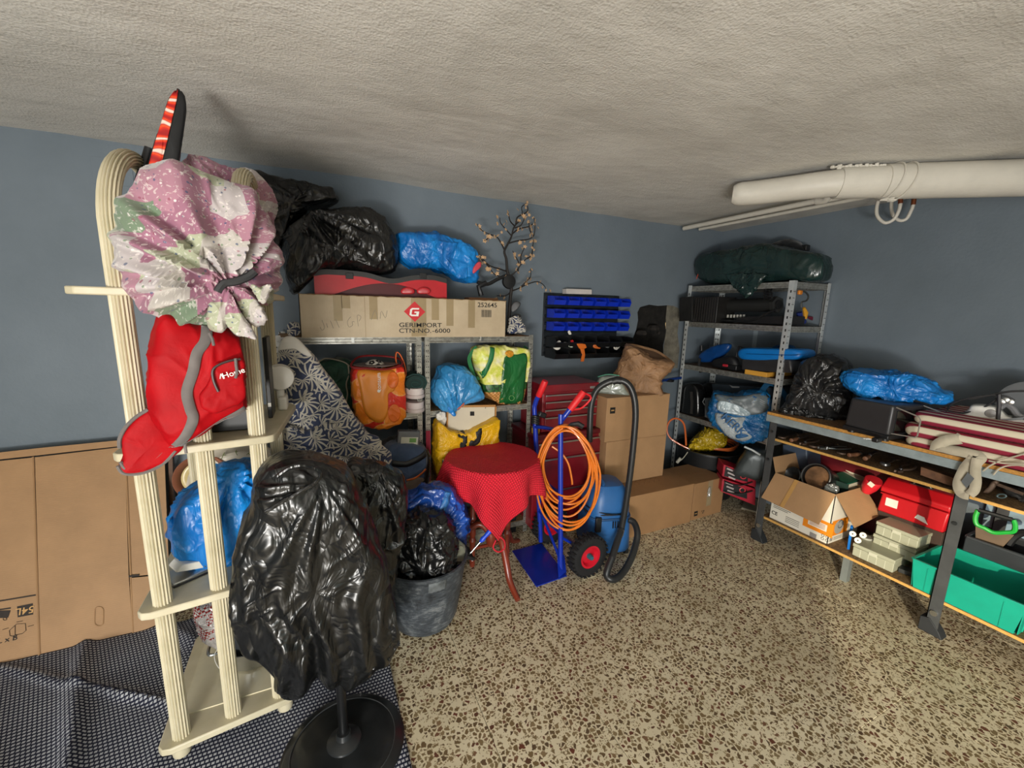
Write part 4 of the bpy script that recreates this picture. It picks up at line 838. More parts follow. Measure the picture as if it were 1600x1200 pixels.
# ---- contents of the left metal shelf
p2 = Vector((-3.2, -.28, 1.15)); nY = Vector((0, -1, 0))
GRB = fabric('dark_green_nylon', '#17392c', '#1f4a3a', rough=.5)
T = Thing('green_bag', 'dark green folded bag with white edging on the shelf left of the orange bag', 'bag', at(530, 640, 'y', -.2))
gb = blob([(490, 575), (505, 562), (525, 560), (548, 568), (552, 590), (550, 640), (520, 650), (490, 640), (485, 600)], (0, -.2, 1.1), .08, .08, n=nY, nth=120, nph=36, amp=.02, sc=9, seed=41, e=.5)
T.part('bag', gb, GRB, ang=80)
for px in ([(495, 568), (508, 560), (524, 562), (538, 566), (546, 572)], [(544, 570), (545, 585), (541, 600), (543, 616), (540, 632)]): T.part('edging', MB().tube([at(u, v, 'y', -.29) for u, v in px], .004, 6, smooth=4), mat('#8d8676', .7), label='pale edging')
def citrus():
    N = NT('orange_citrus_print'); u = N.uv(); v = N.n('TexVoronoi', {'Vector': u, 'Scale': 6.5, 'Randomness': .9}, voronoi_dimensions='2D'); d = v.outputs['Distance']
    N.set('Base Color', N.ramp(N.math('ADD', d, N.math('MULTIPLY', N.noise(u, 20, 2), .05)), [(0, lin('#e8781a')), (.44, lin('#ee8a22')), (.47, lin('#f0b46a')), (.5, lin('#d8321c')), (1, lin('#c02218'))], 'LINEAR')); N.set('Roughness', .35)
    N.bump(N.noise(N.obj(), 18, 3, .6, 1.2), .4, .02); return N.m
CIT = citrus()
T = Thing('orange_bag', 'orange and red citrus print shopping bag with a ball in it on the metal shelf', 'bag', at(590, 665, 'y', -.36))
ob = blob([(550, 572), (575, 573), (600, 574), (628, 570), (631, 600), (632, 640), (624, 655), (612, 662), (600, 667), (575, 664), (562, 655), (552, 630), (547, 600)], (0, -.36, 1.1), .085, .11, n=nY, nth=150, nph=46, amp=.012, sc=8, seed=43, e=.3)
T.part('bag', ob, CIT, ang=80)
T.part('plain_panel', patch(ob, [(558, 576), (595, 577), (612, 576), (617, 590), (612, 606), (603, 612), (602, 640), (590, 655), (568, 640), (560, 600)], off=.003), mat('#e58a25', .4, var=.08), label='plain orange front panel', solid=.001)
for c_ in ((610, 590, 11), (612, 640, 12)): T.part('slice_print', patch(ob, [(c_[0]+c_[2]*math.cos(t)*.8, c_[1]+c_[2]*1.15*math.sin(t)) for t in [2*PI*i/12 for i in range(12)]], off=.005), mat('#de6a1c', .4, var=.15), solid=.001)
pt_ = at(592, 597, 'y', -.453); text(T, 'consum', pt_, Vector((0, 0, 1)), Vector((-1, 0, 0)), .034, WHT)
T.part('label_dot', MB().lathe([(.001, 0), (.009, 0), (.009, .001), (.001, .001)], at(592, 611, 'y', -.452), 16, ax=(0, -1, 0)), WHT)
T.part('rim', MB().tube([at(u, v, 'y', -.36+dy) for u, v, dy in [(549, 573, -.08), (575, 576, -.1), (604, 577, -.1), (628, 570, -.06), (622, 560, .08), (590, 556, .1), (560, 558, .08)]], .006, 6, closed=True, smooth=4), mat('#7d1a1c', .4))
T.part('open_mouth', MB().lathe([(.001, -.005), (.13, -.005), (.135, 0)], at(588, 566, 'y', -.34)+Vector((0, 0, -.01)), 30, wob=lambda a, z: .95-.25*abs(math.sin(a))), mat('#7e7470', .5), label='pale inside of the bag', solid=.002)
T.part('strap', MB().sweep(crom([at(u, v, 'y', -.33) for u, v in [(622, 580), (618, 560), (620, 550), (626, 556), (632, 570), (634, 585), (630, 590)]], 5), [(.002, -.014), (.002, .014), (-.002, .014), (-.002, -.014)], up=(1, 0, 0)), mat('#e2641c', .5), label='orange strap')
T = Thing('football', 'white football with black patches inside the orange citrus bag', 'ball', at(585, 575, 'y', -.33))
cB = at(586, 580, 'y', -.33); rB = .07
T.part('ball', MB().lathe([(rB*math.sin(a), -rB*math.cos(a)) for a in [PI*i/20 for i in range(21)]], cB, 32), mat('#d6d1c6', .35))
mb = MB()
for th, ph in ((-2.1, .95), (-1.3, .6), (-1.7, .25), (-.9, 1.1)):
    d = Vector((math.cos(th)*math.cos(ph), math.sin(th)*math.cos(ph), math.sin(ph))); x = d.orthogonal().normalized(); y = d.cross(x)
    T.part('patch', MB().prism([(cB+(d+(x*math.cos(t)+y*math.sin(t))*.27).normalized()*(rB+.0006)) for t in [2*PI*i/5 for i in range(5)]], d*.0015), BLACKP, label='black ball patch')
# shoes stacked
for i, (u, v, lab) in enumerate(((643, 628, 'white round-toed slip-on shoe at the bottom of the stack right of the orange bag'), (643, 607, 'white round-toed slip-on shoe stacked on top, holding a rolled green sock'))):
    c = at(u, v, 'y', -.25); T = Thing('slip_on_shoe', lab, 'shoe', c-Vector((0, 0, .04)), group='white slip-on shoes')
    z = c.z-.035+ .0
    T.part('sole', MB().prism([(c.x+.068*math.cos(t), c.y-.05+.12*math.sin(t), z) for t in [2*PI*k/24 for k in range(24)]], (0, 0, .022)), mat('#cfc3bf', .6), bev=.003)
    T.part('upper', MB().prism([(c.x+.064*math.cos(t), c.y-.05+.115*math.sin(t), z+.022) for t in [2*PI*k/24 for k in range(24)]], (0, 0, .04)), mat('#ddd3cf', .7), bev=.012, seg=3)
    if i: 
        S_ = Thing('rolled_sock', 'dark green rolled cloth stuffed in the upper white slip-on shoe', 'sock', c+Vector((0, -.1, .02)))
        S_.part('roll', MB().tube([(c.x+(.012+.004*k/2)*math.cos(k*.6)*1.2, c.y-.14+.002, c.z+.055+(.006+.0045*k/2)*math.sin(k*.6)) for k in range(26)], .005, 6), mat('#1f3d3a', .9))
        S_.part('cuff', MB().lathe([(.001, 0), (.062, 0), (.066, .01), (.066, .1), (.001, .1)], (c.x, c.y-.135, c.z+.055), 28, ax=(0, 1, .15), wob=lambda a, z: 1-.2*abs(math.sin(a))), mat('#16302c', .8), bev=.003)
# lower left bay: tool bag with a pack in it
T = Thing('tool_bag', 'grey-blue tool bag with black and orange trim on the low shelf beside the middle post', 'bag', at(640, 770, 'y', -.42))
tb = blob([(600, 700), (615, 690), (650, 690), (668, 702), (668, 730), (662, 765), (650, 785), (625, 785), (605, 760), (600, 730)], (0, -.42, .75), .10, .10, n=nY, nth=120, nph=36, amp=.012, sc=8, seed=45, e=.5)
T.part('body', tb, fabric('slate_blue_nylon', '#3b4a63', '#465670')); 
strip(tb, [(608, 715), (630, 716), (650, 708), (664, 700)], .035, .004, BLACKP, 'black_band', T)
strip(tb, [(630, 740), (645, 736), (660, 724)], .012, .004, mat('#c8672b', .6), 'orange_trim', T)
strip(tb, [(665, 700), (662, 730), (652, 765)], .03, .004, BLACKP, 'side_strap', T)
T.part('lower_panel', patch(tb, [(628, 745), (650, 736), (660, 745), (654, 772), (632, 778)], off=.003), fabric('taupe_canvas', '#6f6459'), solid=.001)
T = Thing('package', 'clear pack with a printed card standing in the grey-blue tool bag', 'pack', at(637, 710, 'y', -.40))
c = at(637, 690, 'y', -.43); T.part('case', MB().box(c, (.13, .05, .14), Matrix.Rotation(.12, 3, 'Y')), mat('#63666a', .25, coat=.3), bev=.006)
T.part('card', MB().box(c+Vector((.003, -.027, -.01)), (.1, .002, .09), Matrix.Rotation(.12, 3, 'Y')), mat('#c7c6b4', .5)); T.part('card_print', MB().box(c+Vector((.025, -.029, .014)), (.04, .001, .025), Matrix.Rotation(.12, 3, 'Y')), mat('#6c9a4e', .5)).__setitem__('label', 'green print'); T.part('card_print', MB().box(c+Vector((-.02, -.029, -.02)), (.03, .001, .03), Matrix.Rotation(.12, 3, 'Y')), mat('#7a2a30', .5))
solo('black_bag', 'loose black cloth bag lying behind the clear pack on the low metal shelf', 'bag', blob([(585, 705), (600, 690), (615, 684), (640, 680), (655, 672), (668, 668), (668, 700), (640, 715), (600, 722)], (0, -.28, .8), .1, .1, n=nY, nth=80, nph=26, amp=.02, sc=9, seed=46), fabric('black_cloth', '#0d0f12'))
# ---- right bay
T = Thing('blue_bag', 'knotted light blue plastic bag with orange tie on the shelf beside the grocery bag', 'bag', at(710, 645, 'y', -.35))
bb = blob([(672, 612), (676, 595), (685, 585), (686, 575), (700, 569), (715, 570), (728, 578), (738, 590), (748, 605), (752, 620), (735, 626), (722, 630), (712, 636), (702, 645), (690, 638), (678, 628)], (0, -.35, 1.1), .11, .12, n=nY, nth=180, nph=56, amp=.012, sc=8, seed=47, knot=(704, 638), pleat=.013, pn=14, pf=.7)
T.part('bag', bb, plastic_bag('light_blue_plastic', '#2a86c4', .3, 1.2, .5, '#4b9fd8'), ang=80); T.part('knot_tail', blob([(702, 634), (708, 640), (713, 648), (709, 651), (703, 646), (699, 638)], (0, -.44, 1.1), .01, .01, n=nY, nth=30, nph=12, amp=.004), BLUEBAG)
T.part('orange_tie', blob([(710, 630), (725, 629), (722, 635), (712, 641)], (0, -.44, 1.1), .008, .008, n=nY, nth=30, nph=12, amp=.004), mat('#c9603f', .5), label='orange tie')
def veg():
    N = NT('green_yellow_grocery_print'); u = N.uv(); n = N.noise(u, 14, 3, .6); y = N.n('SeparateXYZ', {0: u}).outputs[1]
    hi = N.ramp(n, [(.3, lin('#e8e6d4')), (.48, lin('#e3e08a')), (.6, lin('#c6cf3e')), (.75, lin('#e9e8dc'))]); lo = N.ramp(N.noise(u, 45, 2), [(.4, lin('#17351c')), (.55, lin('#2f6b2b')), (.7, lin('#1b2b38'))])
    br_ = N.ramp(N.n('TexChecker', {'Vector': u, 'Scale': 90.}).outputs['Fac'], [(0, lin('#9a6a32')), (1, lin('#c7945a'))])
    o = N.mix(N.math('LESS_THAN', y, -.05), hi, lo); o = N.mix(N.math('LESS_THAN', y, -.10), o, br_); N.set('Base Color', o); N.set('Roughness', .4); N.bump(N.noise(N.obj(), 20, 3), .3, .01); return N.m
T = Thing('grocery_bag', 'white, yellow and green grocery print bag with green straps on the metal shelf', 'bag', at(780, 628, 'y', -.33))
vb = blob([(737, 555), (748, 541), (770, 540), (800, 541), (820, 545), (825, 560), (822, 590), (812, 625), (800, 629), (775, 627), (755, 612), (750, 590)], (0, -.33, 1.15), .09, .10, n=nY, nth=150, nph=46, amp=.014, sc=9, seed=49, e=.45, ctr=(787, 585))
T.part('bag', vb, veg(), ang=80)
T.part('green_panel', patch(vb, [(780, 556), (800, 552), (814, 551), (815, 570), (812, 600), (808, 626), (790, 628), (774, 627), (775, 600)], off=.004), plastic_bag('green_plastic_panel', '#14602c', .35, 1, .5), label='plain green side panel', solid=.002)
GS = mat('#1f6b3c', .5)
strip(vb, [(762, 541), (759, 555), (753, 572), (745, 590)], .03, .007, GS, 'strap', T, 'green strap')
T.part('strap', MB().sweep(crom([at(u, v, 'y', -.36) for u, v in [(745, 542), (738, 550), (733, 560), (736, 575), (743, 592), (748, 590)]], 5), [(.002, -.012), (.002, .012), (-.002, .012), (-.002, -.012)], up=(0, 1, 0)), GS, label='green strap')
T.part('strap', MB().sweep(crom([at(u, v, 'y', -.30) for u, v in [(818, 542), (826, 550), (828, 570), (824, 592)]], 5), [(.002, -.012), (.002, .012), (-.002, .012), (-.002, -.012)], up=(0, 1, 0)), GS, label='green strap')
T.part('emblem', MB().tube([at(799.5+4*math.cos(t), 622+4*math.sin(t), 'y', -.427) for t in [2*PI*i/14 for i in range(14)]], .0014, 4, closed=True), mat('#7fae6b', .5), label='round pale emblem')
T.part('flower_print', patch(vb, [(781, 550), (786, 546), (793, 547), (794, 553), (787, 556)], off=.006), mat('#c98a22', .5, var=.4, vs_=60), solid=.001)
# yellow bag with a framed board
def yel():
    N = NT('yellow_woven_plastic'); p = N.obj(); n = N.noise(p, 6, 3); N.set('Base Color', N.ramp(n, [(.3, lin('#c39208')), (.7, lin('#dfae14'))])); N.set('Roughness', .38); N.bump(N.noise(p, 9, 4, .6, 1.5), .7, .03); return N.m
YEL = yel()
T = Thing('yellow_bag', 'big yellow bag with bold black marks holding a framed board, behind the red-clothed table', 'bag', at(720, 760, 'y', -.42))
yb = blob([(680, 655), (700, 668), (730, 670), (755, 660), (776, 652), (775, 690), (772, 730), (740, 770), (705, 765), (695, 750), (682, 745), (680, 700)], (0, -.42, .85), .07, .10, n=nY, nth=150, nph=46, amp=.018, sc=7, seed=51, e=.4)
T.part('bag', yb, YEL, ang=80)
for px in ([(712, 672), (722, 669), (726, 678), (724, 694), (718, 697), (721, 684), (719, 678), (712, 679)], [(738, 662), (747, 661), (748, 672), (744, 686), (736, 692), (728, 695), (732, 688), (738, 686), (742, 674)], [(716, 687), (722, 690), (721, 697), (714, 694)], [(731, 684), (737, 686), (734, 693), (728, 692)], [(697, 718), (701, 716), (706, 726), (702, 729)]): T.part('black_mark', patch(yb, px, off=.003, rings=3, smooth=2), INKB, solid=.001)
T = Thing('framed_board', 'pale board with thin wooden edge standing in the yellow bag', 'board', at(735, 660, 'y', -.40))
T.part('board', MB().prism([at(u, v, 'y', -.405) for u, v in [(700, 637), (773, 636), (771, 700), (698, 700)]], (0, .018, 0)), mat('#c9c0ab', .6, var=.06), smooth=False)
for a, b in (((699, 636), (774, 635)), ((699, 636), (697.5, 700)), ((774, 635), (772, 700))): T.part('wooden_edge', MB().beam(at(*a, 'y', -.40), at(*b, 'y', -.40), .008, .022), mat('#a87a45', .6))
T.part('hanger_plate', MB().prism([at(u, v, 'y', -.4058) for u, v in [(734.5, 643), (741, 643), (741, 649.5), (734.5, 649.5)]], (0, -.002, 0)), BLACKP)
T.part('screw', MB().cyl(at(719, 637.5, 'y', -.408), at(719, 637.5, 'y', -.402), .003), BLACKP); T.part('screw', MB().cyl(at(758.5, 637.5, 'y', -.408), at(758.5, 637.5, 'y', -.402), .003), BLACKP)
solo('tissue_roll', 'crumpled white paper in the yellow bag left of the framed board', 'paper', blob([(681, 645), (695, 643), (698, 655), (693, 668), (683, 662)], (0, -.40, .95), .02, .04, n=nY, nth=50, nph=18, amp=.012, sc=14), WHITEP)
T = Thing('steel_rod', 'thin chrome rod standing between the yellow bag and the middle shelf post', 'rod', at(696, 775, 'y', -.52))
T.part('tube', MB().cyl(at(693, 718, 'y', -.52), at(698, 768, 'y', -.54), .010, .007), STEEL); T.part('lower_tube', MB().cyl(at(695, 740, 'y', -.53), at(699, 785, 'y', -.54), .006), STEEL)
# dark boxes and clutter low on the right bay
for u, v, w_, h_, c_, lab in ((790, 800, .12, .14, '#15181c', 'black plastic crate on the floor under the right metal shelf'), (752, 812, .2, .05, '#8c8778', 'flat pale grey box on the floor behind the small wooden chair')):
    c = at(u, v, 'y', -.3); solo('storage_crate', lab, 'crate', MB().mm((c.x-w_/2, -.36, .0), (c.x+w_/2, -.1, h_)), mat(c_, .5), bev=.004)
# ---- blue carrier bag, bucket, black bag in it
pQ = Vector((-3.0, -.82, .6)); nQ = facing(pQ)
T = Thing('blue_carrier_bag', 'crumpled dark blue woven carrier bag with a strap behind the rubber bucket', 'bag', atp(680, 850, pQ, nQ))
qb = blob([(628, 785), (650, 770), (675, 760), (700, 758), (715, 772), (728, 795), (733, 820), (728, 850), (715, 875), (690, 890), (640, 890), (625, 850)], pQ, .09, .11, nth=150, nph=46, amp=.022, sc=8, seed=53, knot=(690, 762), pleat=.01, pn=9)
T.part('bag', qb, plastic_bag('dark_blue_woven_plastic', '#12459a', .3, 1.2, .6), ang=80)
strip(qb, [(699, 760), (694, 775), (685, 790), (676, 800)], .035, .006, mat('#2f6aa8', .5, var=.3, vs_=80), 'strap', T, 'lighter blue strap with pale print')
def worn():
    N = NT('worn_black_rubber'); p = N.obj(); n = N.noise(p, 9, 6, .7, .6); f = N.noise(N.n('Mapping', {'Vector': p, 'Scale': (1, 1, 3)}).outputs[0], 30, 4, .7)
    N.set('Base Color', N.ramp(N.math('MULTIPLY_ADD', f, .45, N.math('MULTIPLY', n, .6)), [(.38, lin('#202429')), (.54, lin('#41474d')), (.70, lin('#7c8082'))])); N.set('Roughness', .5); N.bump(f, .3, .005); return N.m
T = Thing('rubber_bucket', 'worn grey-black rubber builder bucket on the floor beside the red-clothed table', 'bucket', (-3.03, -.94, 0))
bc = (-3.03, -.93, 0)
T.part('bucket_wall', MB().lathe([(.12, 0), (.155, .012), (.170, .05), (.19, .17), (.213, .34), (.222, .345), (.222, .36), (.212, .362), (.205, .345), (.18, .17), (.16, .05), (.14, .02), (.001, .018)], bc, 64), worn())
T.part('scuffed_patch', MB().grid(lambda a, b: (bc[0]+(.1845+.0325*b)*math.cos(-1.70+.42*a), bc[1]+(.1845+.0325*b)*math.sin(-1.70+.42*a), .19+b*.15), 10, 8), mat('#5d6264', .55, var=.6, vs_=18), label='pale dried plaster patch', solid=.001)
for s_ in (1,): T.part('handle', MB().tube([(bc[0]+.205, bc[1]-.06, .33), (bc[0]+.25, bc[1]-.05, .30), (bc[0]+.255, bc[1], .28), (bc[0]+.25, bc[1]+.05, .30), (bc[0]+.2, bc[1]+.06, .34)], .011, 8, smooth=4), RUBBER)
pW = Vector((-3.06, -.95, .5)); nW = facing(pW)
wb_ = blob([(612, 890), (606, 860), (615, 825), (635, 805), (665, 798), (690, 800), (708, 815), (710, 845), (705, 870), (708, 895), (690, 915), (655, 920), (620, 910)], pW, .12, .09, nth=220, nph=70, amp=.03, sc=9, seed=55, knot=(660, 880), pleat=.012, pn=10, ctr=(660, 862))
solo('black_bag', 'shiny crumpled black plastic bag stuffed into the rubber bucket', 'bag', wb_, BLKBAG, ang=80)
solo('folded_cloth', 'beige and green cloth folded in the rubber bucket beside the black bag', 'cloth', blob([(705, 845), (712, 838), (725, 850), (732, 868), (722, 880), (706, 895), (690, 905), (700, 870)], (-2.93, -.95, .45), .05, .05, nth=70, nph=24, amp=.014, sc=12, seed=57), fabric('beige_cloth', '#8a7c68', '#5f6d60'))
solo('blue_cloth', 'bit of blue cloth showing at the rim of the rubber bucket', 'cloth', blob([(712, 888), (722, 884), (722, 898), (712, 902)], (-2.9, -1.0, .40), .02, .02, nth=30, nph=12, amp=.005), mat('#1c58b0', .6))
T = Thing('hand_tool', 'blue-handled tool with a thin steel shaft leaning in the rubber bucket', 'tool', (-2.88, -.93, .36))
a, b = atp(737, 862, (-2.85, -.95, .4), nW), atp(775, 819, (-2.78, -.95, .5), nW); c = a.lerp(b, .35)
T.part('shaft', MB().cyl(a+(a-b)*.3, c, .005), STEEL); T.part('handle', MB().tube([c, c.lerp(b, .15), c.lerp(b, .3), c.lerp(b, .6), c.lerp(b, .9), b], .011, 10, scale=[.6, 1.15, .85, 1.1, .9, .8], smooth=3) if False else MB().tube([c, c.lerp(b, .15), c.lerp(b, .3), c.lerp(b, .6), c.lerp(b, .9), b], .012, 10, scale=[.6, 1.2, .85, 1.15, .9, .7]), mat('#1a45c4', .4), label='blue ribbed handle')

# ---- small chair with turned posts behind, and the red-clothed table
TURN = mat('#7a2f1c', .35, var=.25, vs_=8, coat=.3, name='red_brown_varnished_wood')
def turned(T, a, b, r, name='leg', prof=None):
    a, b = Vector(a), Vector(b); L = (b-a).length
    pf_ = prof or [(.7, 0), (.9, .03), (.75, .06), (1.1, .09), (.8, .12), (.8, .3), (1.15, .34), (.7, .38), (1, .42), (1, .55), (.7, .59), (1.15, .63), (.8, .67), (.85, .88), (1.15, .92), (.8, .96), (.5, 1)]
    return T.part(name, MB().lathe([(r*p, L*z) for p, z in pf_], a, 16, ax=(b-a)), TURN)
T = Thing('turned_chair', 'small red-brown wooden stool with turned posts behind the red-clothed table', 'stool', (-2.62, -.55, 0))
cx0, cx1, cy0, cy1 = at(738, 870, 'y', -.62).x, -2.42, -.62, -.35
for x in (cx0, cx1):
    for y in (cy0, cy1): turned(T, (x, y, 0), (x, y, .52), .021)
for y in (cy0, cy1):
    T.part('rail', MB().lathe([(.010, 0), (.018, .08), (.012, .1), (.012, .24), (.018, .26), (.010, .345)], (cx0, y, .42), 12, ax=(1, 0, 0)), TURN); T.part('rail', MB().cyl((cx0, y, .12), (cx1, y, .12), .011), TURN)
for x in (cx0, cx1): T.part('rail', MB().cyl((x, cy0, .2), (x, cy1, .2), .011), TURN)
T.part('finial', MB().lathe([(.01, 0), (.02, .01), (.012, .025), (.016, .035), (.003, .055)], (cx0, cy0, .52), 14), TURN)
ct = Vector((-2.56, -.69, 0)); zt_ = .735; RT = .27
T = Thing('side_table', 'small round side table with a turned pedestal on curved wooden legs under a red cloth', 'table', ct)
T.part('tabletop', MB().lathe([(.001, zt_-.02), (RT-.01, zt_-.02), (RT, zt_-.01), (RT-.005, zt_-.001), (.001, zt_-.001)], ct, 48), TURN)
T.part('pedestal', MB().lathe([(.001, .16), (.022, .16), (.03, .18), (.035, .24), (.024, .27), (.032, .31), (.022, .34), (.02, .5), (.03, .54), (.02, .57), (.028, .64), (.045, .70), (.001, zt_-.02)], ct, 24), TURN)
for a in (-1.5, .6, 2.7):
    d = Vector((math.cos(a), math.sin(a), 0)); T.part('leg', MB().tube(crom([ct+d*.02+Vector((0, 0, .25)), ct+d*.07+Vector((0, 0, .30)), ct+d*.14+Vector((0, 0, .26)), ct+d*.20+Vector((0, 0, .16)), ct+d*.25+Vector((0, 0, .07)), ct+d*.345+Vector((0, 0, .018))], 4), .018, 10, scale=[.9+.25*math.sin(i/20*PI) for i in range(21)]), TURN)
# cloth: a square draped with a corner to the viewer
def redknit():
    N = NT('red_quilted_cotton'); u = N.uv(); mp = N.n('Mapping', {'Vector': u, 'Rotation': (0, 0, 0), 'Scale': (230, 230, 1)}).outputs[0]; s_ = N.n('SeparateXYZ', {0: mp})
    g = N.math('MULTIPLY', N.math('ABSOLUTE', N.math('SINE', s_.outputs[0])), N.math('ABSOLUTE', N.math('SINE', s_.outputs[1]))); e_ = N.math('MAXIMUM', N.math('ABSOLUTE', s_.outputs[0]), N.math('ABSOLUTE', s_.outputs[1]))
    N.set('Base Color', N.mix(N.math('MULTIPLY', g, .8), lin('#b00a1c'), lin('#ff1b3e'))); N.set('Roughness', .7); N.bump(g, .8, .006); return N.m
mb = MB(); mb.uv = []; n_ = 120; Lc = .45; rot = -2.63
def clothpt(s, t):
    x, y = s*Lc, t*Lc; rho = math.hypot(x, y); th = math.atan2(y, x)+rot+PI/4*0
    if rho <= RT+.004: r, z = rho, zt_+.004
    else:
        e_ = rho-RT; cr = math.cos(4*(th-rot)-PI)  # corners have most length
        r = RT+.006+e_*.10+.028*math.sin(th*9+1.5)*min(1, e_*6)+.03*max(0, cr)*min(1, e_*4); z = zt_+.004-e_*.97
    z += .003*noise.noise(Vector((x*9, y*9, 0)))
    return Vector((ct.x+r*math.cos(th), ct.y+r*math.sin(th), z)), (x, y)
for i in range(n_):
    for j in range(n_):
        p, u = clothpt(-1+2*i/(n_-1), -1+2*j/(n_-1)); mb.v.append(p); mb.uv.append(u)
for i in range(n_-1):
    for j in range(n_-1): mb.f.append((i*n_+j, (i+1)*n_+j, (i+1)*n_+j+1, i*n_+j+1))
RK = redknit()
T = Thing('tablecloth', 'bright red waffle-knit cloth draped over the small round table, one corner hanging down', 'tablecloth', (ct.x, ct.y, .45))
T.part('cloth', mb, RK, solid=.004, ang=80)
cn = clothpt(-1, -1)[0] ; cands = [clothpt(a, b)[0] for a in (-1, 1) for b in (-1, 1)]; cn = min(cands, key=lambda p: (p-CAM).length)
T.part('hanging_loop', MB().tube([cn+Vector((0, 0, .03)), cn+Vector((.03, -.004, .0)), cn+Vector((.035, -.004, -.045)), cn+Vector((.0, -.004, -.06)), cn+Vector((-.03, 0, -.03)), cn+Vector((-.015, 0, .01))], .004, 6, smooth=4), mat('#c4122a', .8))

# ---- red tool chest
RC = mat('#7c1420', .35, var=.1, coat=.3, name='red_enamel'); 
T = Thing('tool_chest', 'dark red steel tool chest with chrome-edged drawers standing on its cabinet by the boxes', 'tool chest', (-1.88, -.25, 0))
x0, x1, y0, y1 = -2.09, -1.625, -.43, -.1
T.part('top_box', MB().mm((x0, y0, .76), (x1, y1, 1.085)), RC, bev=.004); T.part('lid', MB().mm((x0-.003, y0-.004, 1.04), (x1+.003, y1, 1.095)), RC, bev=.006)
for z0, z1 in ((.985, 1.03), (.93, .98), (.875, .925), (.775, .87)):
    d = T.part('drawer', MB().mm((x0+.02, y0-.014, z0), (x1-.02, y0, z1-.003)), RC, bev=.003); T.part('drawer_trim', MB().mm((x0+.02, y0-.02, z1-.012), (x1-.02, y0-.008, z1-.003)), STEEL, parent=d, label='chrome pull edge', bev=.001)
cx0_, cx1_ = -2.16, -1.585
T.part('cabinet', MB().mm((cx0_, -.46, .06), (cx1_, y1, .72)), RC, bev=.005); T.part('cabinet_top', MB().mm((cx0_-.01, -.475, .72), (cx1_+.01, y1, .755)), mat('#5f1019', .4), bev=.006)
for z0, z1 in ((.60, .70), (.36, .58), (.12, .34)):
    d = T.part('drawer', MB().mm((cx0_+.03, -.475, z0), (cx1_-.03, -.46, z1-.004)), RC, bev=.003); T.part('drawer_trim', MB().mm((cx0_+.03, -.482, z1-.016), (cx1_-.03, -.472, z1-.005)), STEEL, parent=d, label='chrome pull edge', bev=.001)
T.part('name_badge', MB().mm((-1.70, y0-.006, 1.05), (-1.66, y0-.003, 1.07)), STEEL, bev=.002)
for x in (cx0_+.05, cx1_-.05):
    for y in (-.42, -.14): T.part('caster', MB().cyl((x-.012, y, .03), (x+.012, y, .03), .03), RUBBER)
bt0 = None
for i in range(5):
    x = -2.145+.019*(i % 3); y = -.425+.02*(i//3); S_ = Thing('battery', '%s small battery standing on the cabinet shelf left of the tool chest' % ['leftmost front', 'middle front', 'rightmost front', 'left rear', 'right rear'][i], 'battery', (x, y, .755), group='batteries on the tool cabinet')
    S_.part('cell', MB().cyl((x, y, .757), (x, y, .795), .0085), mat('#a87f1e', .3, .5)); S_.part('cap', MB().cyl((x, y, .795), (x, y, .81), .0085), BLACKP)

# ---- hand truck with cable
BLU = mat('#0d2ea0', .32, var=.1, coat=.3, name='blue_powder_coat'); GRIP = mat('#d81e26', .5, name='red_grip')
T = Thing('hand_truck', 'blue steel hand truck with red grips and black pneumatic wheels', 'hand truck', (-2.24, -.88, 0))
rL = [(-2.325, -.60, .0), (-2.325, -.60, .92), (-2.325, -.56, 1.0), (-2.315, -.72, 1.13)]
L0, L1 = Vector((-2.345, -.745, .02)), at(838, 690, 'y', -.60)
# rails: left foot near the plate's back edge, right foot at its right end
la, lb, lc_, ld = at(845, 846, 'y', -.60), at(836, 660, 'y', -.56), at(836, 632, 'y', -.56), at(852, 595, 'y', -.62)
ra, rb_, rc_, rd = at(876, 893, 'y', -.90), at(876, 668, 'y', -.84), at(879, 655, 'y', -.84), at(912, 612, 'y', -.88)
for a, b, c, d in ((la, lb, lc_, ld), (ra, rb_, rc_, rd)):
    T.part('rail', MB().tube([a, b, c, c.lerp(d, .45)], .0155, 14, smooth=3), BLU); g = c.lerp(d, .35)
    T.part('grip', MB().tube([g, g.lerp(d, .04), g.lerp(d, .9), d], .021, 14, scale=[.9, 1, 1.03, .9]), GRIP, label='red rubber grip')
g = rc_.lerp(rd, .4)
T.part('hand_guard', MB().tube([g+Vector((.015, 0, -.01)), g+Vector((.07, -.01, .0)), rd+Vector((.055, -.0, -.04)), rd+Vector((.0, 0, -.005))], .006, 8, smooth=4), GRIP, label='red hand guard loop')
for t in (.27, .55): T.part('cross_bar', MB().cyl(la.lerp(lb, t)+Vector((0, 0, 0)), ra.lerp(rb_, t), .012), BLU)
T.part('cross_bar', MB().tube([lb+Vector((0, 0, -.03)), lb.lerp(rb_, .5)+Vector((0, .05, -.03)), rb_+Vector((0, 0, -.02))], .012, 10, smooth=4), BLU)
pl = [at(u, v, 'z', .006) for u, v in [(800, 861), (846, 849), (886, 900), (838, 917)]]
T.part('toe_plate', MB().prism([(p.x, p.y, .003) for p in pl], (0, 0, .006)), BLU, bev=.002)
sp = [at(871, 858, 'y', -.87), at(880, 870, 'y', -.87), at(884, 905, 'y', -.93), at(873, 906, 'y', -.95), at(871, 880, 'y', -.9)]
T.part('side_gusset', MB().prism(sp, (.012, .004, 0)), BLU)
wc = at(915, 875, 'y', -.90); wc = Vector((-2.035, -.97, .133)); wc2 = Vector((-2.06, -.56, .133))
wd = (wc-wc2).normalized()
T.part('axle', MB().cyl(wc2, wc, .010), STEEL)
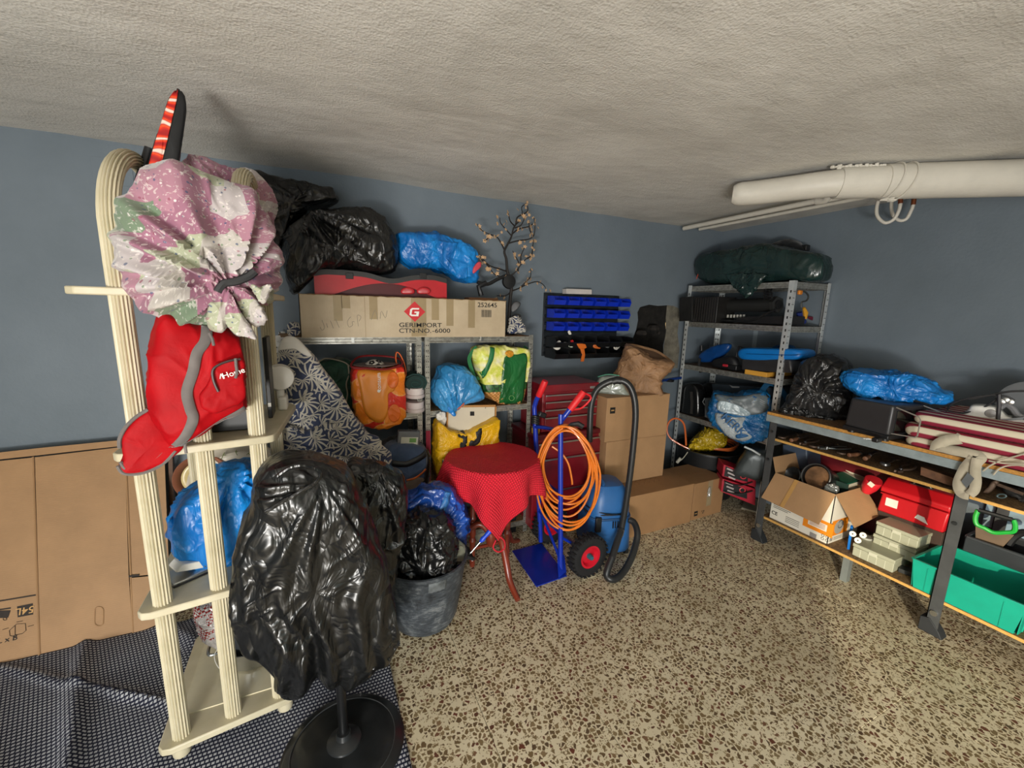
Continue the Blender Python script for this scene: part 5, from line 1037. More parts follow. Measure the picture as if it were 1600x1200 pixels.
for c_, nm in ((wc, 0), (wc2, 1)):
    R_ = .130; w_ = .038
    tp = [(R_*.56, -w_*.8), (R_*.75, -w_), (R_*.92, -w_*.85), (R_, -w_*.35), (R_, w_*.35), (R_*.92, w_*.85), (R_*.75, w_), (R_*.56, w_*.8)]
    ty = T.part('tyre', MB().lathe(tp+[tp[0]], c_, 48, ax=wd, caps=False), RUBBER)
    x = wd.orthogonal().normalized(); y = wd.cross(x); mb = MB()
    for k in range(26):
        a = 2*PI*k/26; q = (x*math.cos(a)+y*math.sin(a)); t_ = (-x*math.sin(a)+y*math.cos(a))
        for s_ in (-1, 1): mb.box(c_+q*(R_*.985)+wd*(s_*w_*.5)+t_*(s_*.006), (.013, w_*.8, .012), Matrix((t_, wd, q)).transposed())
    T.part('tread', mb, RUBBER, parent=ty, smooth=False, kind='stuff')
    T.part('rim', MB().lathe([(.012, w_*.3), (.03, w_*.3), (R_*.38, w_*.15), (R_*.46, w_*.75), (R_*.58, w_*.8), (R_*.58, -w_*.8), (R_*.46, -w_*.7), (.012, -w_*.4)], c_, 36, ax=wd), mat('#c3142a', .35, coat=.2), label='red wheel rim')
    T.part('hub', MB().lathe([(.001, .045), (.012, .045), (.016, .036), (.018, .0), (.001, 0)], c_, 16, ax=wd), mat('#2b5f6c', .4), label='teal hub cap')
T.part('brace', MB().cyl(ra.lerp(rb_, .25), wc2.lerp(wc, .8), .009), BLU); T.part('brace', MB().cyl(la.lerp(lb, .25), wc2.lerp(wc, .1), .009), BLU)
T.part('brace', MB().cyl(la.lerp(lb, .3), ra.lerp(rb_, .08), .009), BLU)
S_ = Thing('strap_bundle', 'black strap and plug wound on the left rail of the blue hand truck', 'strap', lb)
for k in range(4): S_.part('strap', MB().tube([lb+Vector((.022*math.cos(a), .022*math.sin(a)-.003, .04-k*.014+.006*math.sin(a*2))) for a in [2*PI*i/14 for i in range(14)]], .008, 6, closed=True), BLACKP)
S_.part('buckle', MB().box(at(847, 648, 'y', -.60), (.055, .03, .035), Matrix.Rotation(.4, 3, 'Y')), BLACKP, bev=.008)
# orange coiled cable hanging from the truck
ORG = mat('#d9751f', .4, var=.12, coat=.2, name='orange_cable')
pO = Vector((-2.13, -.875, .72)); nO = facing(pO)
T = Thing('extension_cable', 'coil of orange extension cable hanging on the blue hand truck', 'cable', atp(885, 820, pO, nO))
rg = random.Random(2)
def loop_px(cx, cy, rx, ry, top, skew, ph):
    o = []
    for i in range(20):
        a = 2*PI*i/20; x = math.sin(a)*rx; y = -math.cos(a)*ry
        x *= 1-.22*max(0, math.cos(a)); o.append((cx+x+skew*y*.1, cy+y))
    return o
for k in range(9):
    ry = 52+k*3.2+rg.uniform(-2, 2); rx = 35+rg.uniform(-2, 6)+k*1.1; cx = 886+rg.uniform(-4, 3); top = 664+rg.uniform(-2, 5)
    q = loop_px(cx, top+ry, rx, ry, 0, rg.uniform(-.6, .6), 0); d0 = rg.uniform(-.02, .03)
    T.part('cable_loop', MB().tube([atp(u, v, pO, nO)+nO*(.028+d0+.012*math.sin(i*.9+k)) for i, (u, v) in enumerate(q)], .0062, 7, closed=True, smooth=3), ORG)
q = [(880, 666), (862, 680), (848, 710), (844, 745), (852, 785), (868, 812), (888, 822), (908, 812), (924, 788), (932, 750), (930, 715), (918, 690), (900, 672)]
T.part('cable_loop', MB().tube([atp(u, v, pO, nO)+nO*.045 for u, v in q], .0062, 7, smooth=4), ORG)
T.part('cable_loop', MB().tube([atp(u, v, pO, nO)-nO*.03 for u, v in [(862, 700), (878, 712), (888, 728), (893, 750), (894, 760)]], .0062, 7, smooth=4), ORG)
T.part('plug', MB().tube([atp(884, 668, pO, nO)+nO*.03, atp(893, 661, pO, nO)+nO*.03, atp(903, 660, pO, nO)+nO*.03, atp(911, 665, pO, nO)+nO*.03], .013, 8, scale=[.5, .9, 1.3, 1.2]), BLACKP, label='black plug')
# ---- blue vacuum
VB = mat('#27609c', .42, var=.12, vs_=10, bump=.1, name='blue_vacuum_plastic')
T = Thing('vacuum_cleaner', 'blue upright tank workshop vacuum cleaner standing before the cardboard boxes', 'vacuum', (-1.76, -.75, 0))
vc = Vector((-1.745, -.735, 0)); T2 = Matrix.Rotation(-.25, 3, 'Z')
def rsec(w, d, z, r=.05): return [vc+T2 @ Vector((x, y, z)) for x, y in rnd_poly(w, d, r, 5)]
T.part('tank', MB().ring_surf([rsec(.29, .30, .03, .07), rsec(.31, .32, .05, .08), rsec(.30, .31, .20, .08), rsec(.285, .295, .27, .08)]), VB)
T.part('motor_head', MB().ring_surf([rsec(.285, .295, .272, .08), rsec(.28, .29, .36, .08), rsec(.24, .25, .44, .07), rsec(.19, .2, .475, .06), rsec(.08, .08, .485, .03)]), VB)
T.part('carry_handle', MB().tube([vc+T2 @ Vector((-.05, -.07, .465)), vc+T2 @ Vector((-.055, -.08, .50)), vc+T2 @ Vector((-.04, .06, .50)), vc+T2 @ Vector((-.04, .06, .46))], .012, 8, smooth=4), mat('#234f80', .5))
T.part('seam_band', MB().ring_surf([rsec(.30, .31, .262, .085), rsec(.305, .315, .268, .085), rsec(.30, .31, .276, .085)]), mat('#1d4672', .5))
for k in range(5): T.part('vent_slot', MB().box(vc+T2 @ Vector((-.0+k*.016, -.158, .235)), (.007, .006, .045), T2), DARK, smooth=False)
T.part('switch', MB().lathe([(.001, 0), (.014, 0), (.014, .01), (.001, .012)], vc+T2 @ Vector((.03, -.11, .43)), 16, ax=(.2, -.8, .5)), mat('#1c3f6b', .5))
T.part('latch', MB().box(vc+T2 @ Vector((-.10, -.15, .24)), (.04, .02, .10), T2), BLACKP, bev=.004)
T.part('power_cord', MB().tube([vc+T2 @ Vector((.155*math.cos(a)*1.03, .16*math.sin(a)*1.03, .30+.008*math.sin(a*3))) for a in [2*PI*i/30 for i in range(30)]], .004, 6, closed=True), BLACKP)
T.part('power_cord', MB().tube([vc+T2 @ Vector((.155*math.cos(a)*1.04, .16*math.sin(a)*1.04, .318+.01*math.sin(a*2+1))) for a in [2*PI*i/30 for i in range(30)]], .004, 6, closed=True), BLACKP)
for a, b in ((.12, -.12), (-.12, -.12), (.12, .12), (-.12, .12)): T.part('caster', MB().cyl(vc+T2 @ Vector((a-.012, b, .025)), vc+T2 @ Vector((a+.012, b, .025)), .025), BLACKP)
T.part('filter_inlet', MB().lathe([(.03, 0), (.05, 0), (.052, .03), (.035, .04), (.03, .0)], vc+T2 @ Vector((-.13, -.13, .13)), 24, ax=(-.6, -.8, 0)), BLACKP)
HOS = mat('#232425', .38, var=.15, name='black_ribbed_hose')
pv = Vector((-1.80, -.90, .6)); nv_ = facing(pv)
h1 = [(921, 690), (922, 660), (924, 632), (932, 610), (948, 598), (966, 594), (981, 600), (990, 618), (993, 645), (991, 680), (987, 720), (982, 760), (976, 800), (970, 830)]
T.part('hose', MB().tube(crom([atp(u, v, pv+Vector((0, .02, 0)), nv_) for u, v in h1], 8), .0195, 14, scale=[1+.035*(i % 2) for i in range(8*(len(h1)-1)+1)]), HOS)
T.part('wand', MB().cyl(atp(970, 828, pv, nv_), at(956, 872, 'z', .125), .0215, .021), mat('#2b2c2d', .3), label='smooth black wand'); T.part('steel_collar', MB().cyl(atp(970.5, 826, pv, nv_), atp(968, 836, pv, nv_), .0228), STEEL, label='steel collar')
h2 = [(957, 870, .13), (950, 888, .075), (948, 899, .04), (955, 905, .025), (966, 902, .025), (978, 888, .05), (988, 868, .10), (994, 848, .15), (996, 832, .20), (991, 817, .24), (983, 812, .25)]
T.part('hose', MB().tube(crom([at(u, v, 'z', z) for u, v, z in h2], 8), .0205, 14, scale=[1+.035*(i % 2) for i in range(8*(len(h2)-1)+1)]), HOS)
T.part('hose_joint', MB().tube([atp(u, v, pv+Vector((0, .02, 0)), nv_) for u, v in [(957, 596), (964, 594), (971, 595)]], .0235, 14), BLACKP)
# ---- cardboard boxes
def cbox(name, lab, a, b, rz=0, m_=CARD, seam='x', tape=False, group=None):
    """closed carton between corners a and b (before turning by rz about its centre)"""
    c = Vector(((a[0]+b[0])/2, (a[1]+b[1])/2, a[2])); w_, d_, h_ = abs(b[0]-a[0]), abs(b[1]-a[1]), b[2]-a[2]
    T = Thing(name, lab, 'box', c, rz, group=group, world=False)
    T.part('carton_body', MB().mm((-w_/2, -d_/2, 0), (w_/2, d_/2, h_-.004)), m_, bev=.002)
    if seam == 'x':
        T.part('top_flap', MB().mm((-w_/2, -d_/2, h_-.004), (w_/2, -.0012, h_)), m_, bev=.001); T.part('top_flap', MB().mm((-w_/2, .0012, h_-.004), (w_/2, d_/2, h_)), m_, bev=.001)
    else:
        T.part('top_flap', MB().mm((-w_/2, -d_/2, h_-.004), (-.0012, d_/2, h_)), m_, bev=.001); T.part('top_flap', MB().mm((.0012, -d_/2, h_-.004), (w_/2, d_/2, h_)), m_, bev=.001)
    if tape: T.part('tape', MB().mm((-w_/2-.0006, -.03, h_+.0002), (w_/2+.0006, .03, h_+.0008)), TAPE, smooth=False)
    T.w, T.d, T.h = w_, d_, h_
    return T
def bmark(T, x, z, w_, face='y'):
    y = -T.d/2
    if face == 'y': T.part('printed_mark', MB().mm((x-w_/2, y-.0012, z-w_/2), (x+w_/2, y-.0002, z+w_/2)), INKB, smooth=False); T.part('mark_letters', MB().mm((x-w_*.3, y-.0018, z-w_*.08), (x+w_*.3, y-.0012, z+w_*.12)), mat('#a8824f', .7), smooth=False)
C1 = cbox('cardboard_box', 'lower of the two stacked brown boxes beside the red tool chest', (-1.60, -.535, .322), (-1.02, -.08, .665), .0)
C2 = cbox('cardboard_box', 'upper of the two stacked brown boxes, carrying the paper bag', (-1.615, -.54, .667), (-1.03, -.08, .995), -.02); bmark(C2, -.24, .235, .045)
C3 = cbox('cardboard_box', 'wide low brown box on the floor in front of the stacked boxes', (-1.56, -.745, 0), (-.905, -.08, .32), .0, CARD2)
C4 = cbox('cardboard_box', 'brown box with shiny crumpled tape on the floor beside the wide low box', (-.885, -.725, 0), (-.53, -.40, .305), .04, CARD2, seam='x'); bmark(C4, -.13, .05, .04)
C4.part('warning_mark', MB().tube([(-.05+.016*math.cos(t), -C4.d/2-.001, .05+.016*math.sin(t)) for t in [2*PI*i/3+.5 for i in range(3)]], .0022, 5, closed=True), INKB)
C4.part('tape', MB().mm((-.02, -C4.d/2-.0008, .09), (.035, -C4.d/2-.0002, C4.h)), TAPE, smooth=False); C4.part('crumpled_tape', pillow([(-.03, -C4.d/2-.004, .24), (.0, -C4.d/2-.004, .27), (.02, -C4.d/2-.004, .22), (.015, -C4.d/2-.004, .16), (-.02, -C4.d/2-.004, .16), (-.03, -C4.d/2-.004, .2)], (0, -1, 0), .01, .004, nth=50, nph=16, amp=.012, sc=20), mat('#9a948a', .12, coat=.6))
mb = MB(); 
for k, x in enumerate((-.1, -.05, 0, .05, .1)): mb.tube([(x, -.2, .3245), (x+.03, -.17, .3245), (x-.01, -.16, .3245), (x+.035, -.13, .3245)], .0012, 4)
C3.part('handwriting', mb, mat('#6d4d2c', .8), label='faint marker scrawl on top', kind='stuff')
# ---- paper bag, mesh bag
KR = NT('kraft_paper'); p_ = KR.obj(); KR.set('Base Color', KR.ramp(KR.noise(p_, 10, 4), [(.3, lin('#7f5f42')), (.7, lin('#a27c58'))])); KR.set('Roughness', .6); KR.bump(KR.noise(p_, 14, 4, .6, 1.5), .7, .02)
pP = Vector((-1.18, -.40, 1.15)); nP = facing(pP)
T = Thing('paper_bag', 'crumpled brown paper bag with open mouth on top of the stacked boxes', 'bag', (-1.2, -.38, .995))
kb = blob([(958, 588), (966, 572), (975, 552), (980, 540), (1000, 548), (1020, 560), (1040, 562), (1052, 568), (1046, 580), (1038, 592), (1034, 605), (1036, 618), (1010, 622), (975, 622), (970, 605)], pP, .11, .11, nth=150, nph=46, amp=.022, sc=7, seed=61, e=.5, knot=(985, 560), pleat=.01, pn=8)
T.part('bag', kb, KR.m, ang=50)
mth = [atp(u, v, pP+nP*d, nP) for u, v, d in [(978, 541, -.02), (985, 537, -.08), (1005, 541, -.12), (1030, 549, -.12), (1053, 567, -.03), (1040, 569, .05), (1022, 566, .09), (1005, 572, .1), (990, 555, .06)]]
rim = crom(mth, 5, True); mc = sum(rim, Vector())/len(rim)
T.part('mouth_collar', MB().ring_surf([[q.lerp(mc, .08)+Vector((0, 0, -.07)) for q in rim], rim], caps=False), KR.m, solid=.002, ang=60)
T.part('mouth_inside', MB().ring_surf([[q.lerp(mc, .04)+Vector((0, 0, -.015)) for q in rim], [q.lerp(mc, .9)+Vector((0, 0, -.06)) for q in rim]], caps=True), mat('#5c432e', .8, var=.2), ang=60)
pM = Vector((-1.42, -.42, 1.05)); nM = facing(pM)
T = Thing('translucent_bag', 'grey translucent zipped pouch with green edging on the stacked boxes', 'bag', (-1.45, -.42, .995))
tbm = blob([(926, 620), (930, 600), (938, 588), (955, 585), (968, 588), (978, 605), (985, 620), (975, 628), (945, 628)], pM, .06, .06, nth=80, nph=26, amp=.01, sc=9, seed=63, e=.45)
T.part('pouch', tbm, mat('#8d948b', .3, var=.15, coat=.3))
for px in ([(934, 589), (950, 585), (968, 587)], [(940, 629), (965, 629), (984, 623)]): T.part('green_edging', MB().tube([atp(u, v, pM+nM*.055, nM) for u, v in px], .0045, 6, smooth=4), mat('#1d7a5c', .5), label='green edging')
T = Thing('clamp_bar', 'blue bar clamp sticking out behind the paper bag', 'clamp', at(1050, 588, 'y', -.2))
T.part('bar', MB().beam((-1.10, -.2, 1.006), at(1064, 590, 'y', -.2), .02, .02), mat('#12306e', .4)); T.part('jaw', MB().lathe([(.01, 0), (.035, .005), (.04, .02), (.01, .03)], at(1046, 597, 'y', -.2), 16), BLACKP)

# ---- wall rack with bins
T = Thing('bin_wall_panel', 'black louvred wall panel carrying rows of small blue and black bins', 'panel', (-1.5, 0, 1.25))
xa, xb, za, zb = -1.875, -1.155, 1.245, 1.735
T.part('back_plate', MB().mm((xa, -.012, za), (xb, 0, zb)), mat('#141b20', .45), bev=.002)
for i in range(8): T.part('louvre', MB().prism([(xa+.01, -.012, zb-.05-i*.058), (xa+.01, -.022, zb-.056-i*.058), (xa+.01, -.018, zb-.07-i*.058), (xa+.01, -.012, zb-.072-i*.058)], (xb-xa-.02, 0, 0)), mat('#10161a', .45), smooth=False)
BINB = mat('#0c2fb8', .35, var=.1, coat=.15, name='blue_bin_plastic')
def mkbin(T, w_, d_, h_, m_):
    """open-front stacking bin, back at y=0"""
    t = .003
    T.part('side', MB().prism([(-w_/2, 0, 0), (-w_/2, -d_*.86, 0), (-w_/2, -d_, h_*.5), (-w_/2, -d_*.85, h_*.95), (-w_/2, -d_*.5, h_), (-w_/2, 0, h_)], (t, 0, 0)), m_, smooth=False)
    T.part('side', MB().prism([(w_/2-t, 0, 0), (w_/2-t, -d_*.86, 0), (w_/2-t, -d_, h_*.5), (w_/2-t, -d_*.85, h_*.95), (w_/2-t, -d_*.5, h_), (w_/2-t, 0, h_)], (t, 0, 0)), m_, smooth=False)
    T.part('front_lip', MB().prism([(-w_/2+.003, -d_*.86, 0), (-w_/2+.003, -d_, h_*.5), (-w_/2+.003, -d_+.004, h_*.54), (-w_/2+.003, -d_*.86+.005, .002)], (w_-.006, 0, 0)), m_, smooth=False)
    T.part('floor', MB().mm((-w_/2+.003, -d_*.86, 0), (w_/2-.003, 0, t)), m_, smooth=False); T.part('back', MB().mm((-w_/2+.003, -t, t), (w_/2-.003, 0, h_)), m_, smooth=False)
def copy_thing(T, loc, label):
    r = T.o.copy(); SC.collection.objects.link(r); r.location = loc; r['label'] = label
    for ch in list(T.o.children):
        c = ch.copy(); SC.collection.objects.link(c); c.parent = r
        for g in list(ch.children): h = g.copy(); SC.collection.objects.link(h); h.parent = c
    return r
ROWN = ['top', 'middle', 'lowest']; POSN = ['first from the left', 'second from the left', 'third from the left', 'third from the right', 'second from the right', 'rightmost']
t0b = None
for r in range(3):
    for c in range(6):
        x = -1.80+c*.125; z = 1.645-r*.098; lab = 'small blue open-fronted bin, %s in the %s row of the wall panel' % (POSN[c], ROWN[r])
        if t0b is None: t0b = Thing('storage_bin', lab, 'bin', (x, -.02, z), group='small blue bins on the wall panel', world=False); mkbin(t0b, .100, .115, .066, BINB)
        else: copy_thing(t0b, (x, -.02, z), lab)
t1b = None; BBK = mat('#121416', .4, var=.15, coat=.1, name='black_bin_plastic')
for r in range(2):
    for c in range(6):
        x = -1.795+c*.125; z = 1.325-r*.088; lab = 'black open-fronted bin, %s in the %s black row of the panel' % (POSN[c], ['upper', 'lower'][r])
        if t1b is None: t1b = Thing('storage_bin', lab, 'bin', (x, -.02, z), group='black bins on the wall panel', world=False); mkbin(t1b, .12, .17, .075, BBK)
        else: copy_thing(t1b, (x, -.02, z), lab)
def small(name, lab, cat, px, yy, m_, df=.012, **k): return solo(name, lab, cat, blob(px, (0, yy, 1.3), df, df, n=(0, -1, 0), nth=36, nph=12, amp=.002, **k), m_)
small('small_bottle', 'white glue bottle lying in the first lower black bin', 'bottle', [(865, 544), (868, 538), (873, 532), (876, 534), (875, 544), (870, 547)], -.15, WHITEP, e=.4)
small('tape_measure', 'green and white tool in the second lower black bin', 'tool', [(882, 534), (888, 536), (894, 539), (894, 543), (888, 542), (882, 538)], -.16, mat('#b9c4b4', .4), e=.3)
small('glue_tube', 'red tube cap sticking out of the second lower black bin', 'tube', [(890, 533), (895, 531), (896, 537), (892, 538)], -.14, GRIP)
T = Thing('orange_clamp', 'orange plastic clamp hanging out of the third lower black bin', 'clamp', at(908, 560, 'y', -.18))
T.part('head', MB().prism([at(u, v, 'y', -.185) for u, v in [(901, 537), (905, 536), (915, 538), (917, 543), (912, 546), (906, 545)]], (0, .012, 0)), mat('#d0681f', .45), bev=.002)
T.part('handle', MB().prism([at(u, v, 'y', -.19) for u, v in [(907, 544), (913, 545), (914.5, 555), (912.5, 565), (908, 565), (910, 555)]], (0, .012, 0)), mat('#d0681f', .45), bev=.002)
small('orange_tool', 'small orange plastic fitting in the fourth lower black bin', 'tool', [(926, 539), (930, 538), (932, 543), (938, 543), (936, 545), (928, 544)], -.17, mat('#c4642a', .45))
small('glove', 'grey glove tip in the fifth lower black bin', 'glove', [(944, 534), (949, 536), (952, 542), (948, 544), (944, 540)], -.15, mat('#5c5f60', .8))
small('string_scrap', 'short white cord in the rightmost lower black bin', 'cord', [(959, 542), (963, 545), (969, 541), (967, 544), (963, 547), (959, 545)], -.17, WHITEP, df=.006)
small('receipt', 'scrap of paper in the second upper black bin', 'paper', [(887, 518), (890, 516), (893, 522), (889, 523)], -.12, WHITEP, df=.004)
solo('white_box', 'small white cardboard box lying on top of the black wall panel', 'box', MB().prism([at(885, 459, 'y', -.07), at(925, 460, 'y', -.07), at(925, 452.5, 'y', -.07), at(885, 451, 'y', -.07)], (0, .06, 0)), mat('#c2bdb8', .6), bev=.003)
# ================================================================== right rack
RX0, RX1, RY0, RY1 = -.45, -.015, -1.0, -.085
T = Thing('metal_rack', 'tall galvanised slotted steel rack in the corner by the right wall', 'rack', (-.23, -.54, 0))
for x, sx in ((RX0, 1), (RX1, -1)):
    for y, sy in ((RY0, 1), (RY1, -1)): angle_post(T, x, y, 0, 1.85, sx, sy, w=.036, pitch=.045, m_=mat('#cfd3d3', .3, .45, var=.12, vs_=25, name='bright_zinc'))
DCHIP = woodchip('dark_chipboard', '#6a5540', '#33281d')
for z in (1.842, 1.532, 1.150, .69): shelf_level(T, RX0+.002, RX1-.002, RY0+.002, RY1-.002, z, DCHIP, bh=.042)
pT = Vector((-.24, -.55, 1.95)); nX = Vector((-1, 0, 0))
T = Thing('green_bag', 'dark green shiny bin bag lying on the top shelf of the corner rack', 'bag', (-.24, -.55, 1.845))
tg = blob([(1094, 432), (1094, 410), (1104, 397), (1130, 392), (1165, 385), (1195, 381), (1225, 385), (1255, 392), (1285, 398), (1294, 412), (1292, 432), (1280, 440), (1245, 440), (1215, 442), (1185, 443), (1150, 444), (1120, 445), (1105, 440)], (-.30, -.5, 1.95), .14, .14, n=nX, nth=220, nph=60, amp=.014, sc=5, seed=71, knot=(1165, 430), pleat=.01, pn=9, e=.5)
GBG = plastic_bag('dark_green_bin_liner', '#182b2a', .24, .55, .75, '#213836')
T.part('bag', tg, GBG, ang=80)
T.part('hanging_corner', blob([(1135, 430), (1160, 425), (1195, 428), (1190, 440), (1178, 455), (1168, 464), (1158, 460), (1148, 450)], (-.455, -.6, 1.8), .02, .02, n=nX, nth=90, nph=30, amp=.02, sc=15, seed=72), GBG, ang=80)
T.part('orange_drawstring', MB().tube([at(u, v, 'x', -.4) for u, v in [(1094, 418), (1091, 428), (1088, 436)]], .003, 5), mat('#b8452c', .5))
S_ = Thing('black_holdall', 'black curved holdall standing behind the green bag on top of the rack', 'bag', (-.1, -.8, 1.845))
S_.part('holdall', blob([(1195, 396), (1210, 380), (1232, 373), (1250, 378), (1262, 392), (1262, 420), (1230, 430), (1200, 425)], (-.13, -.8, 1.9), .07, .06, n=nX, nth=80, nph=26, amp=.006), fabric('black_nylon', '#15181b', rough=.6))
S_.part('buckle', MB().box(at(1258, 388, 'x', -.13), (.05, .05, .05)), BLACKP, bev=.01)
# second shelf: amplifier box, pipe, cart, hooks
def rk(u, v, x=-.4): return at(u, v, 'x', x)
def slab(name, lab, cat, px, x0, x1, m_, bev=.003, **k):
    q = [at(u, v, 'x', x0) for u, v in px]; return solo(name, lab, cat, MB().prism(q, (x1-x0, 0, 0)), m_, bev=bev, **k)
T = Thing('ribbed_box', 'black ribbed metal box standing on end at the far end of the second rack shelf', 'box', rk(1085, 502, -.5))
a, b = at(1085, 464, 'x', -.47), at(1118, 503, 'x', -.47); T.part('housing', MB().mm((-.47, a.y, 1.535), (-.25, b.y, a.z)), mat('#1c1b1a', .45, var=.3), bev=.004)
for i in range(9): y = a.y+(b.y-a.y)*(.1+i*.1); T.part('fin', MB().mm((-.476, y-.003, 1.54), (-.47, y+.003, a.z-.01)), mat('#2a2827', .4))
a, b = at(1063, 464, 'x', -.53), at(1081, 502, 'x', -.53)
T.part('end_plate', MB().prism([at(u, v, 'x', -.58) for u, v in [(1062, 465), (1082, 463), (1081, 501), (1061, 502)]], (.02, 0, 0)), mat('#171615', .6, var=.5, vs_=30), bev=.003); T.part('steel_bracket', MB().mm((-.53, -.155, 1.535), (-.47, -.145, 1.75)), STEEL)
T = Thing('tube_heater', 'thick dark grey tube with hexagonal end lying on the second rack shelf', 'tube', rk(1170, 490, -.3))
a, b = at(1130, 478, 'x', -.30), at(1212, 476, 'x', -.34); T.part('tube', MB().cyl(a, b, .052, n=24), mat('#212221', .6, var=.2)); d = (b-a).normalized()
T.part('end_ring', MB().cyl(b-d*.01, b+d*.02, .062, n=6), mat('#2b2c2b', .4)); T.part('end_socket', MB().cyl(b+d*.018, b+d*.028, .035, n=16), DARK)
T = Thing('cable_guide', 'black oval cable loop with a perforated white strip under the dark tube', 'cable', rk(1150, 502, -.35))
T.part('loop', MB().tube([at(u, v, 'x', -.40) for u, v in [(1118, 482), (1112, 489), (1118, 497), (1135, 501), (1160, 502), (1180, 499), (1195, 491), (1212, 484)]], .009, 8, smooth=5), BLACKP)
mb = MB(); 
for i in range(9): q = at(1122+i*5, 494, 'x', -.36); mb.mm((q.x, q.y-.008, q.z-.012), (q.x+.004, q.y+.008, q.z+.012))
T.part('perforated_strip', mb, mat('#b9b8b0', .5), smooth=False, kind='stuff')
slab('equipment_case', 'flat black equipment case lying near the front post on the second rack shelf', 'case', [(1150, 504), (1150, 497), (1170, 494), (1232, 494), (1230, 507)], -.40, -.2, mat('#1a191a', .5, var=.3))
T = Thing('cord_bundle', 'tangled black cord hanging under the top rack shelf', 'cord', rk(1205, 460, -.4))
for k in range(4): T.part('strand', MB().tube([at(1200+7*math.sin(i*1.3+k*2), 452+i*2.2, 'x', -.42+.01*k) for i in range(8)], .005, 5, smooth=3), BLACKP)
T = Thing('carabiner', 'dark hook with orange gate hanging on the near end of the rack', 'hook', at(1258, 465, 'y', -1.03))
T.part('hook', MB().tube([at(u, v, 'y', -1.03) for u, v in [(1250, 455), (1258, 456), (1263, 463), (1260, 470), (1253, 472), (1252, 480)]], .006, 7, smooth=4), mat('#4a4c4b', .4, .5)); T.part('orange_gate', MB().box(at(1250, 457, 'y', -1.035), (.035, .02, .03)), mat('#cf7a1e', .5), bev=.006)
S_ = Thing('pliers', 'blue and yellow handled pliers standing on the near end of the second rack shelf', 'pliers', at(1255, 500, 'y', -.93))
S_.part('yellow_handle', MB().tube([at(u, v, 'y', -.95) for u, v in [(1256, 481), (1259, 489), (1258, 498)]], .014, 8, scale=[.7, 1.2, .8]), mat('#cf9420', .5)); S_.part('blue_body', MB().tube([at(u, v, 'y', -.93) for u, v in [(1249, 488), (1250, 497), (1256, 503)]], .02, 8), mat('#182a6b', .5))
S_.part('red_wires', MB().tube([at(1268+6*math.sin(i*1.9), 500-5*abs(math.cos(i*1.1)), 'y', -.9) for i in range(12)], .004, 5, smooth=3), mat('#6b1c33', .5), label='dark red wires')
# third shelf
T = Thing('angle_grinder', 'blue power tool with black handle lying on the third rack shelf', 'power tool', rk(1120, 572, -.35))
T.part('body', blob([(1094, 565), (1095, 553), (1108, 544), (1125, 538), (1141, 537), (1140, 546), (1128, 556), (1110, 566)], (-.34, -.4, 1.2), .035, .035, n=nX, nth=60, nph=20, amp=.008), mat('#0d3f7c', .35)); T.part('handle', MB().tube([rk(u, v, -.42) for u, v in [(1093, 560), (1092, 572), (1095, 582)]], .012, 8), BLACKP); T.part('knob', MB().cyl(rk(1096, 548), rk(1096, 540), .014), BLACKP)
S_ = Thing('cordless_drill', 'black power tool with a red switch beside the blue tool on the rack', 'power tool', rk(1140, 572, -.38))
S_.part('body', blob([(1115, 572), (1116, 563), (1130, 558), (1145, 557), (1152, 562), (1153, 574), (1135, 577)], (-.38, -.45, 1.2), .04, .04, n=nX, nth=60, nph=20, amp=.006), mat('#16171a', .5)); S_.part('switch', MB().box(rk(1134, 571, -.425), (.02, .05, .02)), mat('#b22434', .5), bev=.004); S_.part('battery_block', MB().box(rk(1148, 574, -.40), (.07, .08, .04)), BLACKP, bev=.006)
S_.part('power_cable', MB().tube([rk(u, v, -.35) for u, v in [(1150, 560), (1152, 548), (1155, 541), (1160, 545), (1163, 555), (1160, 566)]], .005, 6, smooth=4), BLACKP)
T = Thing('wooden_tray', 'flat yellow wooden tray at the front of the third rack shelf', 'tray', (-.38, -.85, 1.152))
c = [at(u, v, 'x', -.46) for u, v in [(1163, 579), (1203, 586), (1203, 594), (1163, 588)]]; T.part('block', MB().prism([(-.455, c[0].y, 1.152), (-.455, -.90, 1.152), (-.455, -.90, 1.187), (-.455, c[0].y, 1.187)], (.3, 0, 0)), mat('#d39a3c', .5, var=.15), bev=.002)
slab('tool_case', 'flat dark grey tool case on the yellow tray under the blue case', 'case', [(1158, 578), (1158, 561), (1178, 559), (1235, 562), (1238, 583), (1200, 581)], -.44, -.12, mat('#2d2d2f', .4, var=.25), bev=.012)
T = Thing('blue_case', 'bright blue rounded case lying on the dark grey tool case', 'case', rk(1205, 562, -.4))
bcs = blob([(1163, 554), (1166, 546), (1176, 543), (1200, 543), (1240, 544), (1262, 546), (1267, 553), (1262, 561), (1240, 562), (1200, 564), (1172, 562)], (-.33, -.85, 1.3), .12, .1, n=nX, nth=90, nph=26, amp=.002, e=.35)
T.part('shell', bcs, mat('#0f72c2', .35, var=.08)); T.part('seam', MB().tube([at(u, v, 'x', -.452) for u, v in [(1166, 553), (1200, 554), (1235, 555), (1262, 554)]], .0025, 5, smooth=4), mat('#0a4a86', .4)); T.part('handle', MB().tube([at(u, v, 'x', -.3) for u, v in [(1208, 545), (1214, 541), (1235, 541), (1242, 545)]], .01, 8, smooth=3), mat('#123e66', .4))
